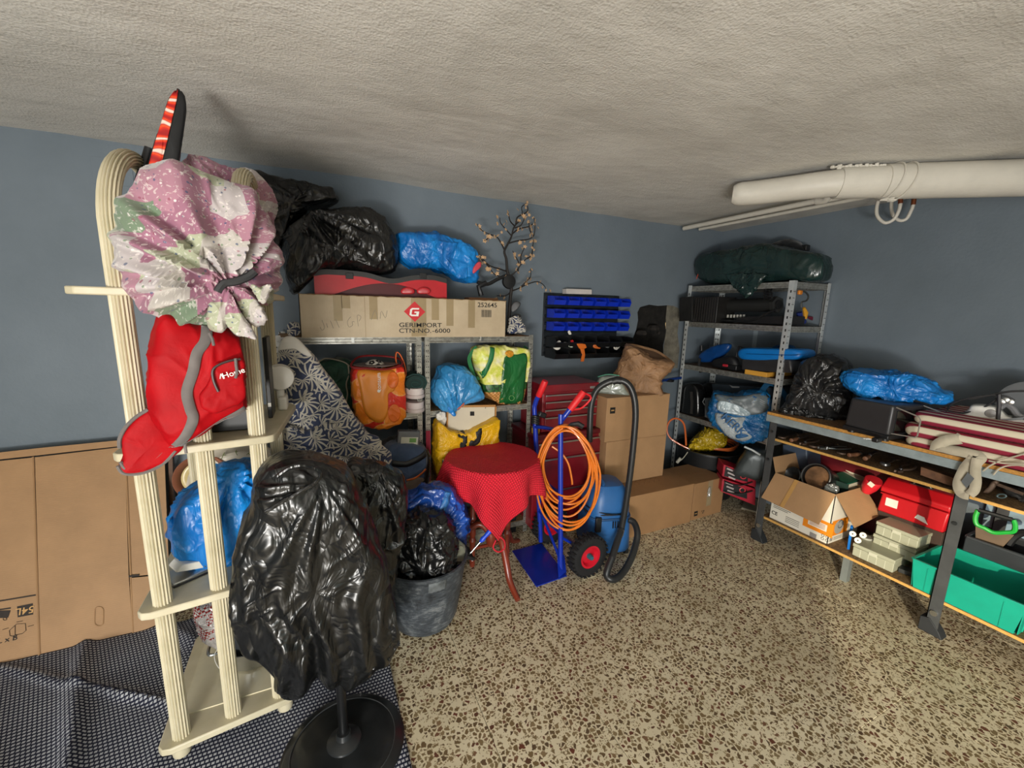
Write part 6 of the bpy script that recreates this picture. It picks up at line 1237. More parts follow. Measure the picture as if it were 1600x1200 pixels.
# fourth shelf
slab('grey_case', 'long dark slate case with a small white emblem on the fourth rack shelf', 'case', [(1118, 640), (1112, 600), (1210, 606), (1215, 660)], -.30, -.1, mat('#3b4752', .5, var=.1))
S_ = Thing('emblem_strip', 'small white winged emblem strip on the long slate case', 'label', rk(1147, 604, -.302)); S_.part('wing', MB().prism([at(u, v, 'x', -.303) for u, v in [(1139, 601), (1145, 603.5), (1155, 604), (1155, 606), (1144, 606)]], (.002, 0, 0)), mat('#a9aeb0', .5), smooth=False)
T = Thing('black_canister', 'tall glossy black canister on the fourth rack shelf', 'canister', rk(1078, 652, -.35))
T.part('body', blob([(1064, 650), (1064, 615), (1070, 602), (1085, 598), (1096, 606), (1099, 625), (1097, 650), (1080, 653)], (-.36, -.25, .8), .07, .07, n=nX, nth=70, nph=24, amp=.002, e=.4), mat('#151617', .25, coat=.4)); T.part('front_ridge', MB().tube([rk(1080, 612, -.435), rk(1081, 630, -.44), rk(1080, 646, -.435)], .012, 8), mat('#2b2927', .35))
solo('black_canister', 'second black canister half hidden behind the tall glossy one', 'canister', blob([(1100, 650), (1098, 610), (1106, 598), (1118, 600), (1126, 612), (1126, 650)], (-.2, -.3, .8), .06, .06, n=nX, nth=60, nph=20, amp=.002, e=.4), mat('#131415', .4))
T = Thing('grey_box', 'light grey box with a latch standing beside the blue and white bag', 'box', rk(1108, 650, -.42))
T.part('box', MB().prism([rk(u, v, -.42) for u, v in [(1101, 652), (1101, 622), (1114, 621), (1115, 655)]], (.15, 0, 0)), mat('#565c60', .5), bev=.003); T.part('latch', MB().tube([rk(1101, 622, -.43), rk(1098, 628, -.43), rk(1101, 633, -.43)], .004, 6), mat('#8d9294', .4))
# blue-white bag
pV = Vector((-.52, -.75, .78)); nV = facing(pV)
T = Thing('blue_white_bag', 'blue and white printed plastic carrier bag bulging from the fourth rack shelf', 'bag', atp(1160, 690, pV, nV))
def bluebagw():
    N = NT('faded_blue_plastic'); p = N.obj(); n = N.noise(p, 8, 3); N.set('Base Color', N.ramp(n, [(.35, lin('#0d4a7c')), (.65, lin('#17669a'))])); N.set('Roughness', .3); N.bump(N.noise(p, 12, 4, .6, 1.5), .7, .03); return N.m
vb2 = blob([(1112, 615), (1120, 611), (1145, 615), (1170, 611), (1196, 610), (1204, 625), (1208, 650), (1205, 675), (1190, 688), (1160, 692), (1135, 682), (1118, 668), (1107, 655), (1106, 640)], pV, .10, .12, nth=170, nph=52, amp=.02, sc=8, seed=75, e=.5)
T.part('bag', vb2, bluebagw(), ang=80)
GWH = plastic_bag('cloudy_white_plastic', '#8f999f', .3, 1.2, .5, '#aab3b8')
T.part('pale_inside', patch(vb2, [(1118, 614), (1150, 617), (1190, 612), (1203, 622), (1195, 640), (1170, 644), (1145, 640), (1125, 625)], off=.004), mat('#5d666a', .4, var=.4, vs_=20), label='grey inside of the bag mouth', solid=.001)
T.part('white_print', patch(vb2, [(1119, 642), (1130, 643), (1150, 648), (1165, 648), (1160, 660), (1168, 672), (1175, 679), (1160, 686), (1140, 682), (1128, 668), (1120, 655)], off=.004), GWH, label='white printed area', solid=.001)
T.part('white_fold', patch(vb2, [(1125, 623), (1150, 628), (1172, 640), (1165, 646), (1140, 642), (1122, 636)], off=.009), plastic_bag('white_fold_plastic', '#9fb0b8', .3, 1.2, .4), label='folded white lip', solid=.001)
c = at(1146, 663, 'y', -.80); text(T, 'MERK', atp(1146, 664, pV+nV*.115, nV), Vector((.75, -.55, -.75)), Vector((.3, -.2, 1)), .085, mat('#1a5688', .5))
T.part('print_stroke', patch(vb2, [(1150, 676), (1160, 673), (1170, 677), (1160, 680), (1152, 681)], off=.007, rings=3), mat('#1a5688', .5), solid=.001)
T.part('handle', MB().sweep(crom([atp(u, v, pV, nV) for u, v in [(1190, 612), (1200, 600), (1212, 602), (1228, 620), (1238, 640)]], 5), [(.003, -.02), (.003, .02), (-.003, .02), (-.003, -.02)]), mat('#0f4263', .4))
for k in range(3): T.part('inner_wire', MB().tube([atp(u, v, pV+nV*.09, nV) for u, v in [(1165, 622+k*2), (1180, 621+k*3), (1195, 628+k*3)]], .003, 5, smooth=3), mat('#8d9294', .4))
# floor: black tub with yellow bag and orange cable
tc = Vector((-.33, -.385, 0))
T = Thing('black_tub', 'large black rubber tub on the floor under the corner rack', 'tub', tc)
T.part('tub_wall', MB().lathe([(.19, 0), (.215, .015), (.27, .42), (.285, .425), (.285, .44), (.268, .44), (.255, .41), (.20, .03), (.001, .02)], tc, 56), mat('#151719', .45, var=.25, coat=.1))
solo('yellow_bag', 'crumpled mustard yellow plastic bag stuffed in the black tub', 'bag', blob([(1074, 700), (1078, 690), (1090, 680), (1102, 668), (1118, 668), (1130, 675), (1136, 688), (1130, 700), (1110, 704), (1085, 704)], (-.40, -.42, .48), .12, .1, nth=120, nph=40, amp=.03, sc=12, seed=77), plastic_bag('mustard_plastic', '#a58a12', .4, 1.3, .5, '#c3a51c'))
T = Thing('orange_cable', 'orange extension cable coiled in the black tub with a loop standing over its left rim', 'cable', tc+Vector((0, 0, .42)))
oc = mat('#c8622c', .4, coat=.2); pj = Vector((-.52, -.44, .5)); nj = facing(pj)
T.part('cable', MB().tube([atp(u, v, pj, nj) for u, v in [(1072, 696), (1071, 678), (1069, 664), (1063, 656), (1053, 654), (1045, 660), (1042, 672), (1047, 684), (1060, 693), (1076, 701)]], .008, 8, smooth=5), oc)
for k in range(4): T.part('cable_coil', MB().tube([(tc.x+.06+(.15+.01*k)*math.cos(a), tc.y-.03+(.13+.01*k)*math.sin(a), .44+.012*k+.01*math.sin(a*2+k)) for a in [2*PI*i/24 for i in range(24)]], .008, 7, closed=True), oc)
T.part('white_tail', MB().tube([atp(u, v, pj, nj)+nj*.03 for u, v in [(1078, 699), (1074, 706), (1067, 715), (1062, 719)]], .004, 6, smooth=4), mat('#a9a592', .5)); T.part('white_plug', MB().tube([atp(u, v, pj, nj)+nj*.03 for u, v in [(1064, 714), (1060, 719), (1058, 721)]], .014, 8), mat('#b5b2a4', .4), label='pale plug')
# grey welder mask / steel pan and red chargers
T = Thing('metal_hopper', 'dark grey metal hopper with a pale handle, on the red machine near the bench leg', 'hopper', (-.42, -.88, .2))
pg = Vector((-.48, -.9, .42)); ng = facing(pg)
T.part('hopper', blob([(1146, 738), (1150, 725), (1160, 710), (1170, 700), (1195, 702), (1205, 715), (1200, 745), (1185, 748), (1165, 742)], pg, .10, .1, nth=80, nph=26, amp=.003, e=.45), mat('#3c4345', .35, .3)); T.part('handle', MB().tube([atp(u, v, pg+ng*.1, ng) for u, v in [(1163, 698), (1175, 703), (1188, 711)]], .008, 7), mat('#a0a5a4', .4), label='pale bar handle')
MR = mat('#a81a30', .4, var=.15)
for i, (px, lab) in enumerate((([(1128, 744), (1131, 726), (1182, 744), (1181, 762)], 'red and black battery charger, upper of the two stacked near the bench leg'), ([(1126, 768), (1129, 748), (1181, 764), (1180, 790)], 'red and black battery charger on the floor under the other one'))):
    pc_ = Vector((-.52, -.86, .3-.16*i)); ncn = Vector((-.6, -.8, 0)).normalized(); T = Thing('battery_charger', lab, 'charger', atp(1155, 780, pc_, ncn))
    q = [atp(u, v, pc_, ncn) for u, v in px]; T.part('housing', MB().prism(q, -ncn*.16), MR, bev=.004)
    T.part('face', MB().prism([q[0].lerp(q[2], .06)+ncn*.002, q[1].lerp(q[3], .06)+ncn*.002, q[2].lerp(q[0], .25)+ncn*.002, q[3].lerp(q[1], .25)+ncn*.002], -ncn*.004), mat('#17181b', .4), smooth=False, label='black front panel')
    for k in range(3): a = q[1].lerp(q[2], .1+k*.04)+ncn*.004; T.part('label_strip', MB().beam(a+Vector((0, 0, -.02-.03*k)), a.lerp(q[2], .25)+Vector((0, 0, -.025-.03*k)), .004, .012), mat('#b3a8a6', .5), smooth=False)
    cc = q[0].lerp(q[2], .62)+ncn*.004; T.part('dial', MB().tube([cc+Vector((0, 0, 1))*.02*math.sin(a)+ncn.cross(Vector((0, 0, 1)))*.02*math.cos(a) for a in [2*PI*i_/14 for i_ in range(14)]], .004, 6, closed=True), mat('#d33a44', .4), label='red dial ring')
    T.part('clamp_cable', MB().tube([atp(u, v, pc_+ncn*.02, ncn) for u, v in [(1132, 752+i*16), (1145, 757+i*14), (1160, 758+i*13), (1176, 753+i*14)]], .005, 6, smooth=4), BLACKP)
slab('blue_grey_tote', 'slate blue plastic tote on the lowest rack shelf behind the bench', 'tote', [(1222, 735), (1222, 694), (1260, 690), (1262, 735)], -.36, -.05, mat('#3d4a5c', .5, var=.1), bev=.01)

# ================================================================== workbench
BX, BY0, BY1 = -.66, -2.75, -1.075
DG = mat('#4d5052', .5, .35, var=.15, vs_=15, name='dark_grey_steel'); BST = mat('#a9b9bd', .42, .5, var=.15, vs_=20, name='blue_grey_galvanised')
T = Thing('workbench', 'long workbench with a chipboard top, steel angle frame and two plywood shelves', 'workbench', (-.33, -1.9, 0))
T.part('bench_top', MB().mm((BX, BY0, .93), (-.005, BY1, .95)), woodchip('bench_chipboard', '#8c6a45', '#5a4029'), smooth=False)
OSB = mat('#b9853f', .7, var=.3, vs_=60, name='raw_board_edge')
T.part('board_edge', MB().mm((BX-.003, BY0, .931), (BX, BY1, .949)), OSB, smooth=False, label='lighter raw edge of the top')
T.part('front_rail', MB().mm((BX-.006, BY0, .885), (BX, BY1-.0, .93)), BST, smooth=False, label='pale galvanised angle'); T.part('front_rail', MB().mm((BX, BY0, .925), (BX+.04, BY1, .93)), BST, smooth=False)
T.part('end_rail', MB().mm((BX, BY1-.006, .885), (-.01, BY1, .93)), BST, smooth=False)
def leg_(x, y, sy):
    o = T.part('leg', MB().mm((x, y, .03), (x+.045, y+sy*.004, .90)).mm((x, y, .03), (x+.004, y+sy*.05, .90)), DG, smooth=False)
    T.part('foot', MB().prism([(x-.006, y-sy*.02, 0), (x-.006, y+sy*.075, 0), (x-.006, y+sy*.06, .03), (x-.006, y+sy*.015, .085), (x-.006, y-sy*.02, .075)], (.06, 0, 0)), mat('#26292c', .6), parent=o, bev=.003, label='dark plastic foot')
    for z in (.12, .62, .82): T.part('bolt', MB().cyl((x-.008, y+sy*.025, z), (x+.001, y+sy*.025, z), .009 if z > .2 else .015, n=10), STEEL if z < .2 else mat('#3a3d3f', .4, .6), parent=o)
leg_(BX-.002, -1.10, -1); leg_(BX-.002, -2.045, -1)
leg_(-.06, -1.10, -1); leg_(-.06, -2.045, -1)
T.part('leg', MB().mm((BX+.06, -1.66, .0), (BX+.10, -1.625, .155)), mat('#9aa3a3', .4, .6), smooth=False, label='short galvanised prop')
PLY = woodchip('plywood_shelf', '#8a6f4c', '#5f4a31')
for z, x0_ in ((.752, BX+.035), (.182, BX+.01)):
    T.part('shelf_board', MB().mm((x0_, BY0, z), (-.01, BY1-.05, z+.016)), PLY, smooth=False); T.part('board_edge', MB().mm((x0_-.003, BY0, z), (x0_, BY1-.05, z+.015)), mat('#c99b52', .65, var=.15, vs_=70), smooth=False, label='pale raw plywood edge')
MZ = .768; LZ = .198
# small tools on the middle shelf
RUST = mat('#5f4c3e', .6, .4, var=.4, vs_=40, bump=.3); WOODT = mat('#7a5238', .6, var=.3, vs_=30)
rg = random.Random(12)
kinds = [('spanner', 'steel open spanner', 'spanner'), ('chisel', 'wood-handled chisel', 'chisel'), ('pliers', 'rusty pliers', 'pliers')]
for i, (u, v, kd, lab) in enumerate([(1222, 683, 0, 'rusty spanner lying at the far end of the bench middle shelf'), (1237, 688, 1, 'wood-handled chisel, second tool from the far end of the bench middle shelf'), (1252, 693, 2, 'rusty pliers, third tool from the far end of the bench middle shelf'), (1268, 698, 0, 'rusty spanner right of the pliers on the bench middle shelf'), (1292, 700, 2, 'steel adjustable wrench with a wide open head on the bench middle shelf'), (1318, 707, 0, 'rusty spanner right of the adjustable wrench'), (1335, 711, 1, 'short wood-handled file near the middle of the bench shelf'), (1355, 715, 1, 'long wood-handled file on the bench middle shelf'), (1385, 724, 0, 'small bright spanner lying on the bench shelf edge'), (1405, 735, 2, 'dark pliers above the red toolbox')]):
    c = at(u, v, 'z', MZ+.012); c.x = max(c.x, BX+.09); T = Thing(kinds[kd][0], lab, kinds[kd][2], c, rg.uniform(-.35, .35), world=False)
    if kd == 0:
        T.part('shank', MB().box((.06, 0, 0), (.16, .018, .008)), RUST, bev=.002); T.part('open_head', MB().prism([(-.02+.024*math.cos(a), .024*math.sin(a), -.005) for a in [.6+5.1*k/12 for k in range(13)]]+[(-.02, 0, -.005)], (0, 0, .01)), STEEL if i == 8 else RUST); T.part('ring_end', MB().tube([(.15+.016*math.cos(a), .016*math.sin(a), 0) for a in [2*PI*k/14 for k in range(14)]], .005, 6, closed=True), RUST)
    elif kd == 1:
        T.part('handle', MB().lathe([(.006, -.05), (.013, -.045), (.011, -.02), (.014, .01), (.009, .04), (.008, .045)], (0, 0, .003), 12, ax=(1, 0, 0)), WOODT); T.part('ferrule', MB().cyl((.043, 0, .003), (.055, 0, .003), .0095), STEEL); T.part('blade', MB().box((.13, 0, .003), (.15, .016, .005)), RUST, bev=.001)
    else:
        for s_ in (-1, 1): T.part('handle', MB().tube([(.0, 0, 0), (.05, s_*.018, 0), (.10, s_*.024, 0), (.15, s_*.016, 0)], .0065, 7, smooth=3), RUST if i != 4 else STEEL); T.part('jaw', MB().prism([(0, 0, -.006), (-.02, s_*.018, -.006), (-.055, s_*.010, -.006), (-.05, s_*.003, -.006), (-.02, s_*.004, -.006)], (0, 0, .012)), RUST if i != 4 else STEEL)
        T.part('pivot', MB().cyl((0, 0, -.008), (0, 0, .009), .009, n=12), STEEL)
c = at(1452, 748, 'z', MZ+.02)
solo('wooden_block', 'worn brown wooden block on the bench middle shelf left of the hanging strap', 'block', MB().prism([at(u, v, 'x', BX+.06) for u, v in [(1438, 729), (1493, 748), (1492, 762), (1437, 742)]], (.05, 0, 0)), mat('#6b4a33', .7, var=.35, vs_=30, bump=.4), bev=.004)
T = Thing('pipe_clamp', 'dirty dark clamp lying on the bench middle shelf right of the hanging strap', 'clamp', at(1545, 755, 'x', BX+.1))
for px in ([(1535, 768), (1542, 760), (1550, 750), (1558, 752), (1556, 762), (1545, 770)], [(1548, 752), (1556, 748), (1562, 752), (1558, 758)]): T.part('jaw', blob(px, at(1545, 760, 'x', BX+.1), .02, .02, nth=36, nph=12, amp=.004), RUST)
T.part('bar', MB().beam(at(1555, 755, 'x', BX+.12), at(1600, 772, 'x', BX+.12), .012, .014), RUST); T.part('ring', MB().tube([at(1565+7*math.cos(a), 775+3*math.sin(a), 'x', BX+.06) for a in [2*PI*k/12 for k in range(12)]], .004, 6, closed=True), mat('#4a5a5c', .5, .3))
solo('metal_plate', 'dark oily metal plate lying on the right end of the bench middle shelf', 'plate', blob([(1565, 765), (1575, 758), (1610, 762), (1640, 775), (1640, 795), (1600, 785)], at(1590, 772, 'x', BX+.16), .05, .05, nth=50, nph=16, amp=.014, sc=20), mat('#1f1e1c', .6, var=.5, vs_=25))
# ---- on the bench top
pbk = Vector((-.42, -1.22, 1.1)); nbk = facing(pbk); TZ = .95
T = Thing('black_bag', 'black bin bag draped over something at the far end of the workbench', 'bag', atp(1290, 660, pbk, nbk))
bk = blob([(1222, 640), (1230, 622), (1240, 600), (1246, 580), (1258, 565), (1280, 557), (1308, 557), (1325, 564), (1334, 580), (1336, 610), (1332, 640), (1322, 654), (1300, 656), (1275, 652), (1250, 650), (1228, 649)], pbk, .14, .14, nth=200, nph=60, amp=.018, sc=7, seed=81, knot=(1262, 600), pleat=.012, pn=11, pf=.5)
T.part('bag', bk, plastic_bag('charcoal_bin_liner', '#1c1c1d', .3, 1, .7, '#2e2e2e'), ang=80); T.part('bunched_hem', blob([(1218, 640), (1230, 630), (1248, 632), (1262, 642), (1290, 650), (1310, 655), (1300, 662), (1270, 660), (1240, 655), (1222, 650)], pbk+nbk*.12, .03, .03, nth=110, nph=30, amp=.02, sc=18, seed=82), BLKBAG, ang=80)
pt3 = Vector((-.46, -1.56, 1.05)); 
T = Thing('metal_box', 'charcoal metal box with rounded corners and wire handles standing on the bench', 'box', (-.35, -1.57, TZ))
c0, c1, c2_ = at(1318, 664, 'z', .985), at(1388, 682, 'z', .985), at(1412, 668, 'z', .985)
ex = (c1-c0); ex.z = 0; wl = ex.length; ex.normalize(); ey = Vector((-ex.y, ex.x, 0)); ey = ey if ey.x > 0 else -ey
def bo(a, b, z): return c0+ex*a+ey*b+Vector((0, 0, z-c0.z))
hz = at(1385, 632, 'x', c1.x).z
T.part('housing', MB().prism([bo(0, 0, .985), bo(wl, 0, .985), bo(wl-.0, .0, hz), bo(.012, 0, hz)], ey*.26), mat('#3b3b3d', .38, .4, var=.1), bev=.014, seg=3)
T.part('base', MB().prism([bo(-.002, -.004, .965), bo(wl+.002, -.004, .965), bo(wl+.002, -.004, .988), bo(-.002, -.004, .988)], ey*.27), BLACKP, bev=.004)
for a, b in ((.03, .03), (wl-.03, .03), (.03, .24), (wl-.03, .24)): T.part('foot', MB().cyl(bo(a, b, TZ), bo(a, b, .968), .018), BLACKP)
T.part('glass_door', MB().prism([bo(wl+.001, .03, 1.0), bo(wl+.001, .24, 1.0), bo(wl+.001, .24, hz-.03), bo(wl+.001, .03, hz-.03)], ex*.004), mat('#0c1010', .08, coat=.5), label='dark glass door'); 
for b in (.02, .24): T.part('wire_handle', MB().tube([bo(wl, b, hz-.01), bo(wl+.10, b, hz-.035), bo(wl+.11, b, hz-.05), bo(wl+.11, b, 1.02), bo(wl+.10, b, 1.01), bo(wl, b, 1.0)], .0035, 6), mat('#b5b2aa', .3, .6), label='bent pale wire frame')
T.part('mains_plug', MB().box(bo(wl-.02, -.05, TZ+.014), (.05, .03, .024)), BLACKP, bev=.006); T.part('plug_pin', MB().cyl(bo(wl-.05, -.06, TZ+.014), bo(wl-.075, -.075, TZ+.01), .0022), STEEL); T.part('plug_pin', MB().cyl(bo(wl-.035, -.07, TZ+.014), bo(wl-.06, -.088, TZ+.01), .0022), STEEL)
pb3 = Vector((-.42, -1.60, 1.17)); nb3 = facing(pb3)
b3 = blob([(1315, 590), (1320, 580), (1345, 576), (1370, 577), (1400, 578), (1430, 585), (1455, 595), (1470, 608), (1488, 614), (1486, 625), (1475, 630), (1450, 627), (1430, 622), (1408, 634), (1390, 632), (1374, 616), (1352, 621), (1335, 612), (1320, 600)], pb3-nb3*-.05, .14, .16, nth=220, nph=60, amp=.022, sc=9, seed=84, e=.55, knot=(1472, 618), pleat=.008, pn=9)
solo('blue_bag', 'bright blue plastic bag spread over the charcoal box on the workbench', 'bag', b3, BLUEBAG, ang=80)
# cushions: three stacked striped pads
def stripes():
    N = NT('red_cream_striped_canvas'); p = N.obj(); s_ = N.n('SeparateXYZ', {0: p}); q = N.math('FRACT', N.math('MULTIPLY_ADD', s_.outputs[0], 13., N.math('MULTIPLY', s_.outputs[2], 9.)))
    N.set('Base Color', N.ramp(q, [(0, lin('#8e1f38')), (.30, lin('#8e1f38')), (.34, lin('#d9cfb6')), (.66, lin('#d9cfb6')), (.70, lin('#a02a42')), (1, lin('#a02a42'))], 'LINEAR')); N.set('Roughness', .85); N.bump(N.n('TexChecker', {'Vector': p, 'Scale': 600.}).outputs['Fac'], .2, .002); return N.m
STR = stripes()
for i, (z0, z1, ox, oy, lab) in enumerate(((TZ, TZ+.052, 0, 0, 'red and cream striped seat cushion, lowest of the stack on the workbench'), (TZ+.054, TZ+.112, -.01, .008, 'red and cream striped seat cushion, middle of the stack on the workbench'), (TZ+.114, TZ+.168, .03, -.005, 'red and cream striped seat cushion on top, carrying the clothes iron'))):
    cx, cy = -.36+ox, -2.10+oy; T = Thing('striped_cushion', lab, 'cushion', (cx, cy, z0), group='striped cushions on the workbench', world=False)
    mb = MB(); n1 = 40
    sec = rnd_poly(.60, .60, .07, 6); rings = []
    for t in range(11):
        a = -PI/2+PI*t/10; k_ = 1-.045*(1-math.cos(a)); zz = (z1-z0)/2*(1+math.sin(a)*.98)
        rings.append([(x*k_, y*k_, zz+.004*math.sin(x*18+i)*math.sin(y*15)*(math.cos(a)*0+abs(math.sin(a)))) for x, y in sec])
    mb.ring_surf(rings); T.part('pad', mb, STR, ang=60)
    T.part('piping', MB().tube([(x*.985, y*.985, (z1-z0)*.5) for x, y in sec], .0045, 6, closed=True), mat('#8d2038', .8))
TAPEW = fabric('cream_webbing', '#b9b09a', '#c4bba6')
T = Thing('webbing_strap', 'cream cloth tie with a grey diamond patch looping over the bench edge', 'strap', (BX-.01, -2.06, .8))
def rib(px, w_, m_=TAPEW, name='strap', x=None, lab=None):
    pts = crom([at(u, v, 'x', xx) for u, v, xx in px], 6); mb = MB(); 
    L_ = []
    for i, q in enumerate(pts):
        t = (pts[min(i+1, len(pts)-1)]-pts[max(i-1, 0)]).normalized(); n = (CAM-q).normalized(); s_ = t.cross(n).normalized()*w_/2; L_.append((q+s_, q-s_))
    for a, b in L_: mb.v += [a, b]
    mb.f = [(2*i, 2*i+1, 2*i+3, 2*i+2) for i in range(len(L_)-1)]
    return T.part(name, mb, m_, solid=.0012, ang=30, label=lab)
rib([(1463, 705, BX-.02), (1467, 694, BX-.03), (1480, 688, BX-.03), (1498, 686, BX-.01), (1505, 682, BX)], .05)
rib([(1465, 697, BX-.02), (1485, 703, BX-.03), (1510, 708, BX-.03), (1530, 714, BX-.03), (1527, 720, BX-.03), (1515, 732, BX-.03)], .045)
rib([(1525, 716, BX-.03), (1512, 730, BX-.032), (1504, 745, BX-.032), (1500, 758, BX-.032), (1504, 770, BX-.034), (1514, 773, BX-.036)], .05)
rib([(1527, 716, BX-.034), (1524, 735, BX-.038), (1525, 752, BX-.038), (1522, 766, BX-.038), (1514, 773, BX-.036)], .036)
T.part('grey_patch', MB().prism([at(u, v, 'x', BX-.045) for u, v in [(1512, 738), (1522, 748), (1510, 763), (1502, 752)]], (.002, 0, 0)), mat('#5e6264', .8), label='grey diamond patch')
for k, px in enumerate(([(1536, 736), (1548, 727), (1565, 719), (1590, 712), (1610, 706)], [(1552, 742), (1562, 732), (1580, 727), (1610, 728)], [(1545, 720), (1570, 724), (1600, 724)])): T.part('thin_tie', MB().tube([at(u, v, 'x', BX-.02) for u, v in px], .0035, 6, smooth=4), TAPEW, label='thin cream tie')
T.part('care_label', MB().prism([at(u, v, 'x', BX-.005) for u, v in [(1540, 697), (1547, 694), (1574, 702), (1568, 707)]], (.002, 0, 0)), mat('#cfcbbb', .7))
# iron
pi_ = Vector((-.34, -2.02, 1.17)); ni = facing(pi_)
T = Thing('clothes_iron', 'white clothes iron with a grey sole lying on the top striped cushion', 'iron', pi_)
ip = [(1500, 651), (1512, 640), (1520, 632), (1548, 633), (1562, 637), (1576, 650), (1590, 652), (1602, 655), (1600, 662), (1570, 664), (1535, 659)]
T.part('body', blob(ip, pi_, .05, .05, nth=70, nph=22, amp=.001, e=.4), mat('#e2e1da', .25, coat=.4, var=.04))
T.part('sole', MB().prism([atp(u, v, pi_+ni*.05, ni) for u, v in [(1500, 650), (1560, 655), (1600, 652), (1598, 656), (1560, 658), (1500, 653)]], -ni*.1), mat('#8c9091', .3, .6)); T.part('dial', MB().lathe([(.001, 0), (.022, 0), (.02, .008), (.001, .01)], atp(1548, 646, pi_+ni*.047, ni), 20, ax=ni), mat('#83807c', .35))
T.part('handle', MB().tube([atp(u, v, pi_+ni*.02, ni) for u, v in [(1562, 637), (1572, 632), (1582, 638), (1590, 648), (1602, 654)]], .013, 8, smooth=4), mat('#77787a', .35)); T.part('cord_strap', MB().tube([atp(u, v, pi_+ni*.055, ni) for u, v in [(1561, 616), (1561, 635), (1559, 661)]], .008, 6), mat('#2c2a2b', .5), label='black cord strap')
for px in ([(1480, 640), (1490, 630), (1515, 622), (1545, 618), (1570, 619), (1585, 626)], [(1478, 642), (1500, 646), (1530, 640), (1548, 630), (1562, 620)], [(1515, 624), (1545, 618), (1575, 612), (1600, 611)]): T.part('cord', MB().tube([atp(u, v, pi_+ni*.04, ni) for u, v in px], .005, 7, smooth=5), mat('#262628', .4))
solo('round_black_pad', 'round dark grey pan back standing against the wall behind the iron', 'pan', MB().lathe([(.001, 0), (.10, .0), (.115, .012), (.118, .03), (.11, .03), (.001, .02)], at(1608, 632, 'x', -.20), 40, ax=(-.9, -.3, .1)), mat('#34393c', .5))
T = Thing('chrome_fitting', 'small chrome fittings lying on the iron handle', 'fitting', pi_+Vector((0, 0, .05)))
for u, v in ((1572, 625), (1579, 628), (1566, 627)): T.part('ring', MB().lathe([(.004, 0), (.011, .001), (.012, .006), (.005, .008)], atp(u, v, pi_+ni*.05, ni), 14, ax=ni), STEEL)
# ---- bottom shelf
T = Thing('printed_carton', 'opened white and orange printed carton with brown flaps on the bench bottom shelf', 'box', (-.5, -1.4, LZ))
XB = BX+.035; ya, yb_ = -1.165, -1.54; hb = .33
PRW = mat('#d9d5c8', .5, var=.06, name='white_printed_card'); PRO = mat('#e08417', .5, var=.06, name='orange_printed_card')
T.part('front_panel', MB().mm((XB, yb_, LZ), (XB+.004, ya, LZ+hb)), PRW, smooth=False); T.part('right_panel', MB().mm((XB, yb_, LZ), (XB+.33, yb_+.004, LZ+hb)), PRW, smooth=False); T.part('left_panel', MB().mm((XB, ya-.004, LZ), (XB+.33, ya, LZ+hb)), CARD2, smooth=False); T.part('back_panel', MB().mm((XB+.326, yb_, LZ), (XB+.33, ya, LZ+hb)), CARD2, smooth=False)
fx_ = XB-.001
def fr_(y0_, z0_, y1_, z1_, m_, nm='print', lab=None): return T.part(nm, MB().mm((fx_, ya-y0_, LZ+z0_), (fx_+.0006, ya-y1_, LZ+z1_)), m_, smooth=False, label=lab)
fr_(.22, .05, .395, .14, PRO, lab='orange print'); T.part('print', MB().mm((fx_-.0006, ya-.25, LZ+.075), (fx_, ya-.36, LZ+.12)), PRW, smooth=False)
text(T, 'CE', (fx_-.001, ya-.035, LZ+.045), (0, -1, 0), Z_, .035, INKB)
for k in range(6): fr_(.02, .085+k*.011, .12+.02*math.sin(k*2), .089+k*.011, mat('#55524c', .6), 'text_line')
for k in range(4): fr_(.11, .02+k*.012, .2, .024+k*.012, mat('#6d6a64', .6), 'text_line')
for k in range(4): T.part('text_line', MB().mm((fx_-.0012, ya-.258, LZ+.084+k*.009), (fx_-.0006, ya-.35, LZ+.087+k*.009)), mat('#a5562a', .6), smooth=False)
for k in range(4): T.part('symbol', MB().tube([(fx_, ya-.345-.025*(k % 2)+.008*math.cos(a), LZ+.022+.022*(k//2)+.008*math.sin(a)) for a in [2*PI*i/10 for i in range(10)]], .0014, 4, closed=True), INKB)
fr_(.27, .0, .31, .03, mat('#8d8a86', .7), 'scuff', 'grey scuff')
T.part('print', MB().mm((XB+.02, yb_-.0008, LZ+.045), (XB+.20, yb_, LZ+.15)), PRO, smooth=False, label='orange print'); 
T.part('product_picture', MB().prism([(XB+.10+.05*math.cos(a), yb_-.0014, LZ+.10+(.045 if math.sin(a) > 0 else .05)*math.sin(a)) for a in [2*PI*i/24 for i in range(24)]], (0, .0006, 0)), mat('#9c9c98', .4), smooth=False); T.part('product_picture', MB().tube([(XB+.11+.026*math.cos(a), yb_-.0016, LZ+.115+.026*math.sin(a)) for a in [2*PI*i/20 for i in range(20)]], .003, 5, closed=True), mat('#56575a', .4))
T.part('code_square', MB().mm((XB+.02, yb_-.0008, LZ+.012), (XB+.05, yb_, LZ+.036)), mat('#8b8880', .6), smooth=False)
for k in range(3): T.part('text_line', MB().mm((XB+.06, yb_-.0008, LZ+.014+k*.008), (XB+.15, yb_, LZ+.017+k*.008)), mat('#77746c', .6), smooth=False)
q = [at(u, v, 'x', xx) for u, v, xx in [(1212, 735, XB), (1302, 776, XB), (1279, 820, XB-.09), (1190, 774, XB-.09)]]
qz = [Vector((XB, ya, LZ+hb)), Vector((XB, yb_, LZ+hb)), Vector((XB-.07, yb_+.03, LZ+hb-.20)), Vector((XB-.07, ya+.03, LZ+hb-.185))]
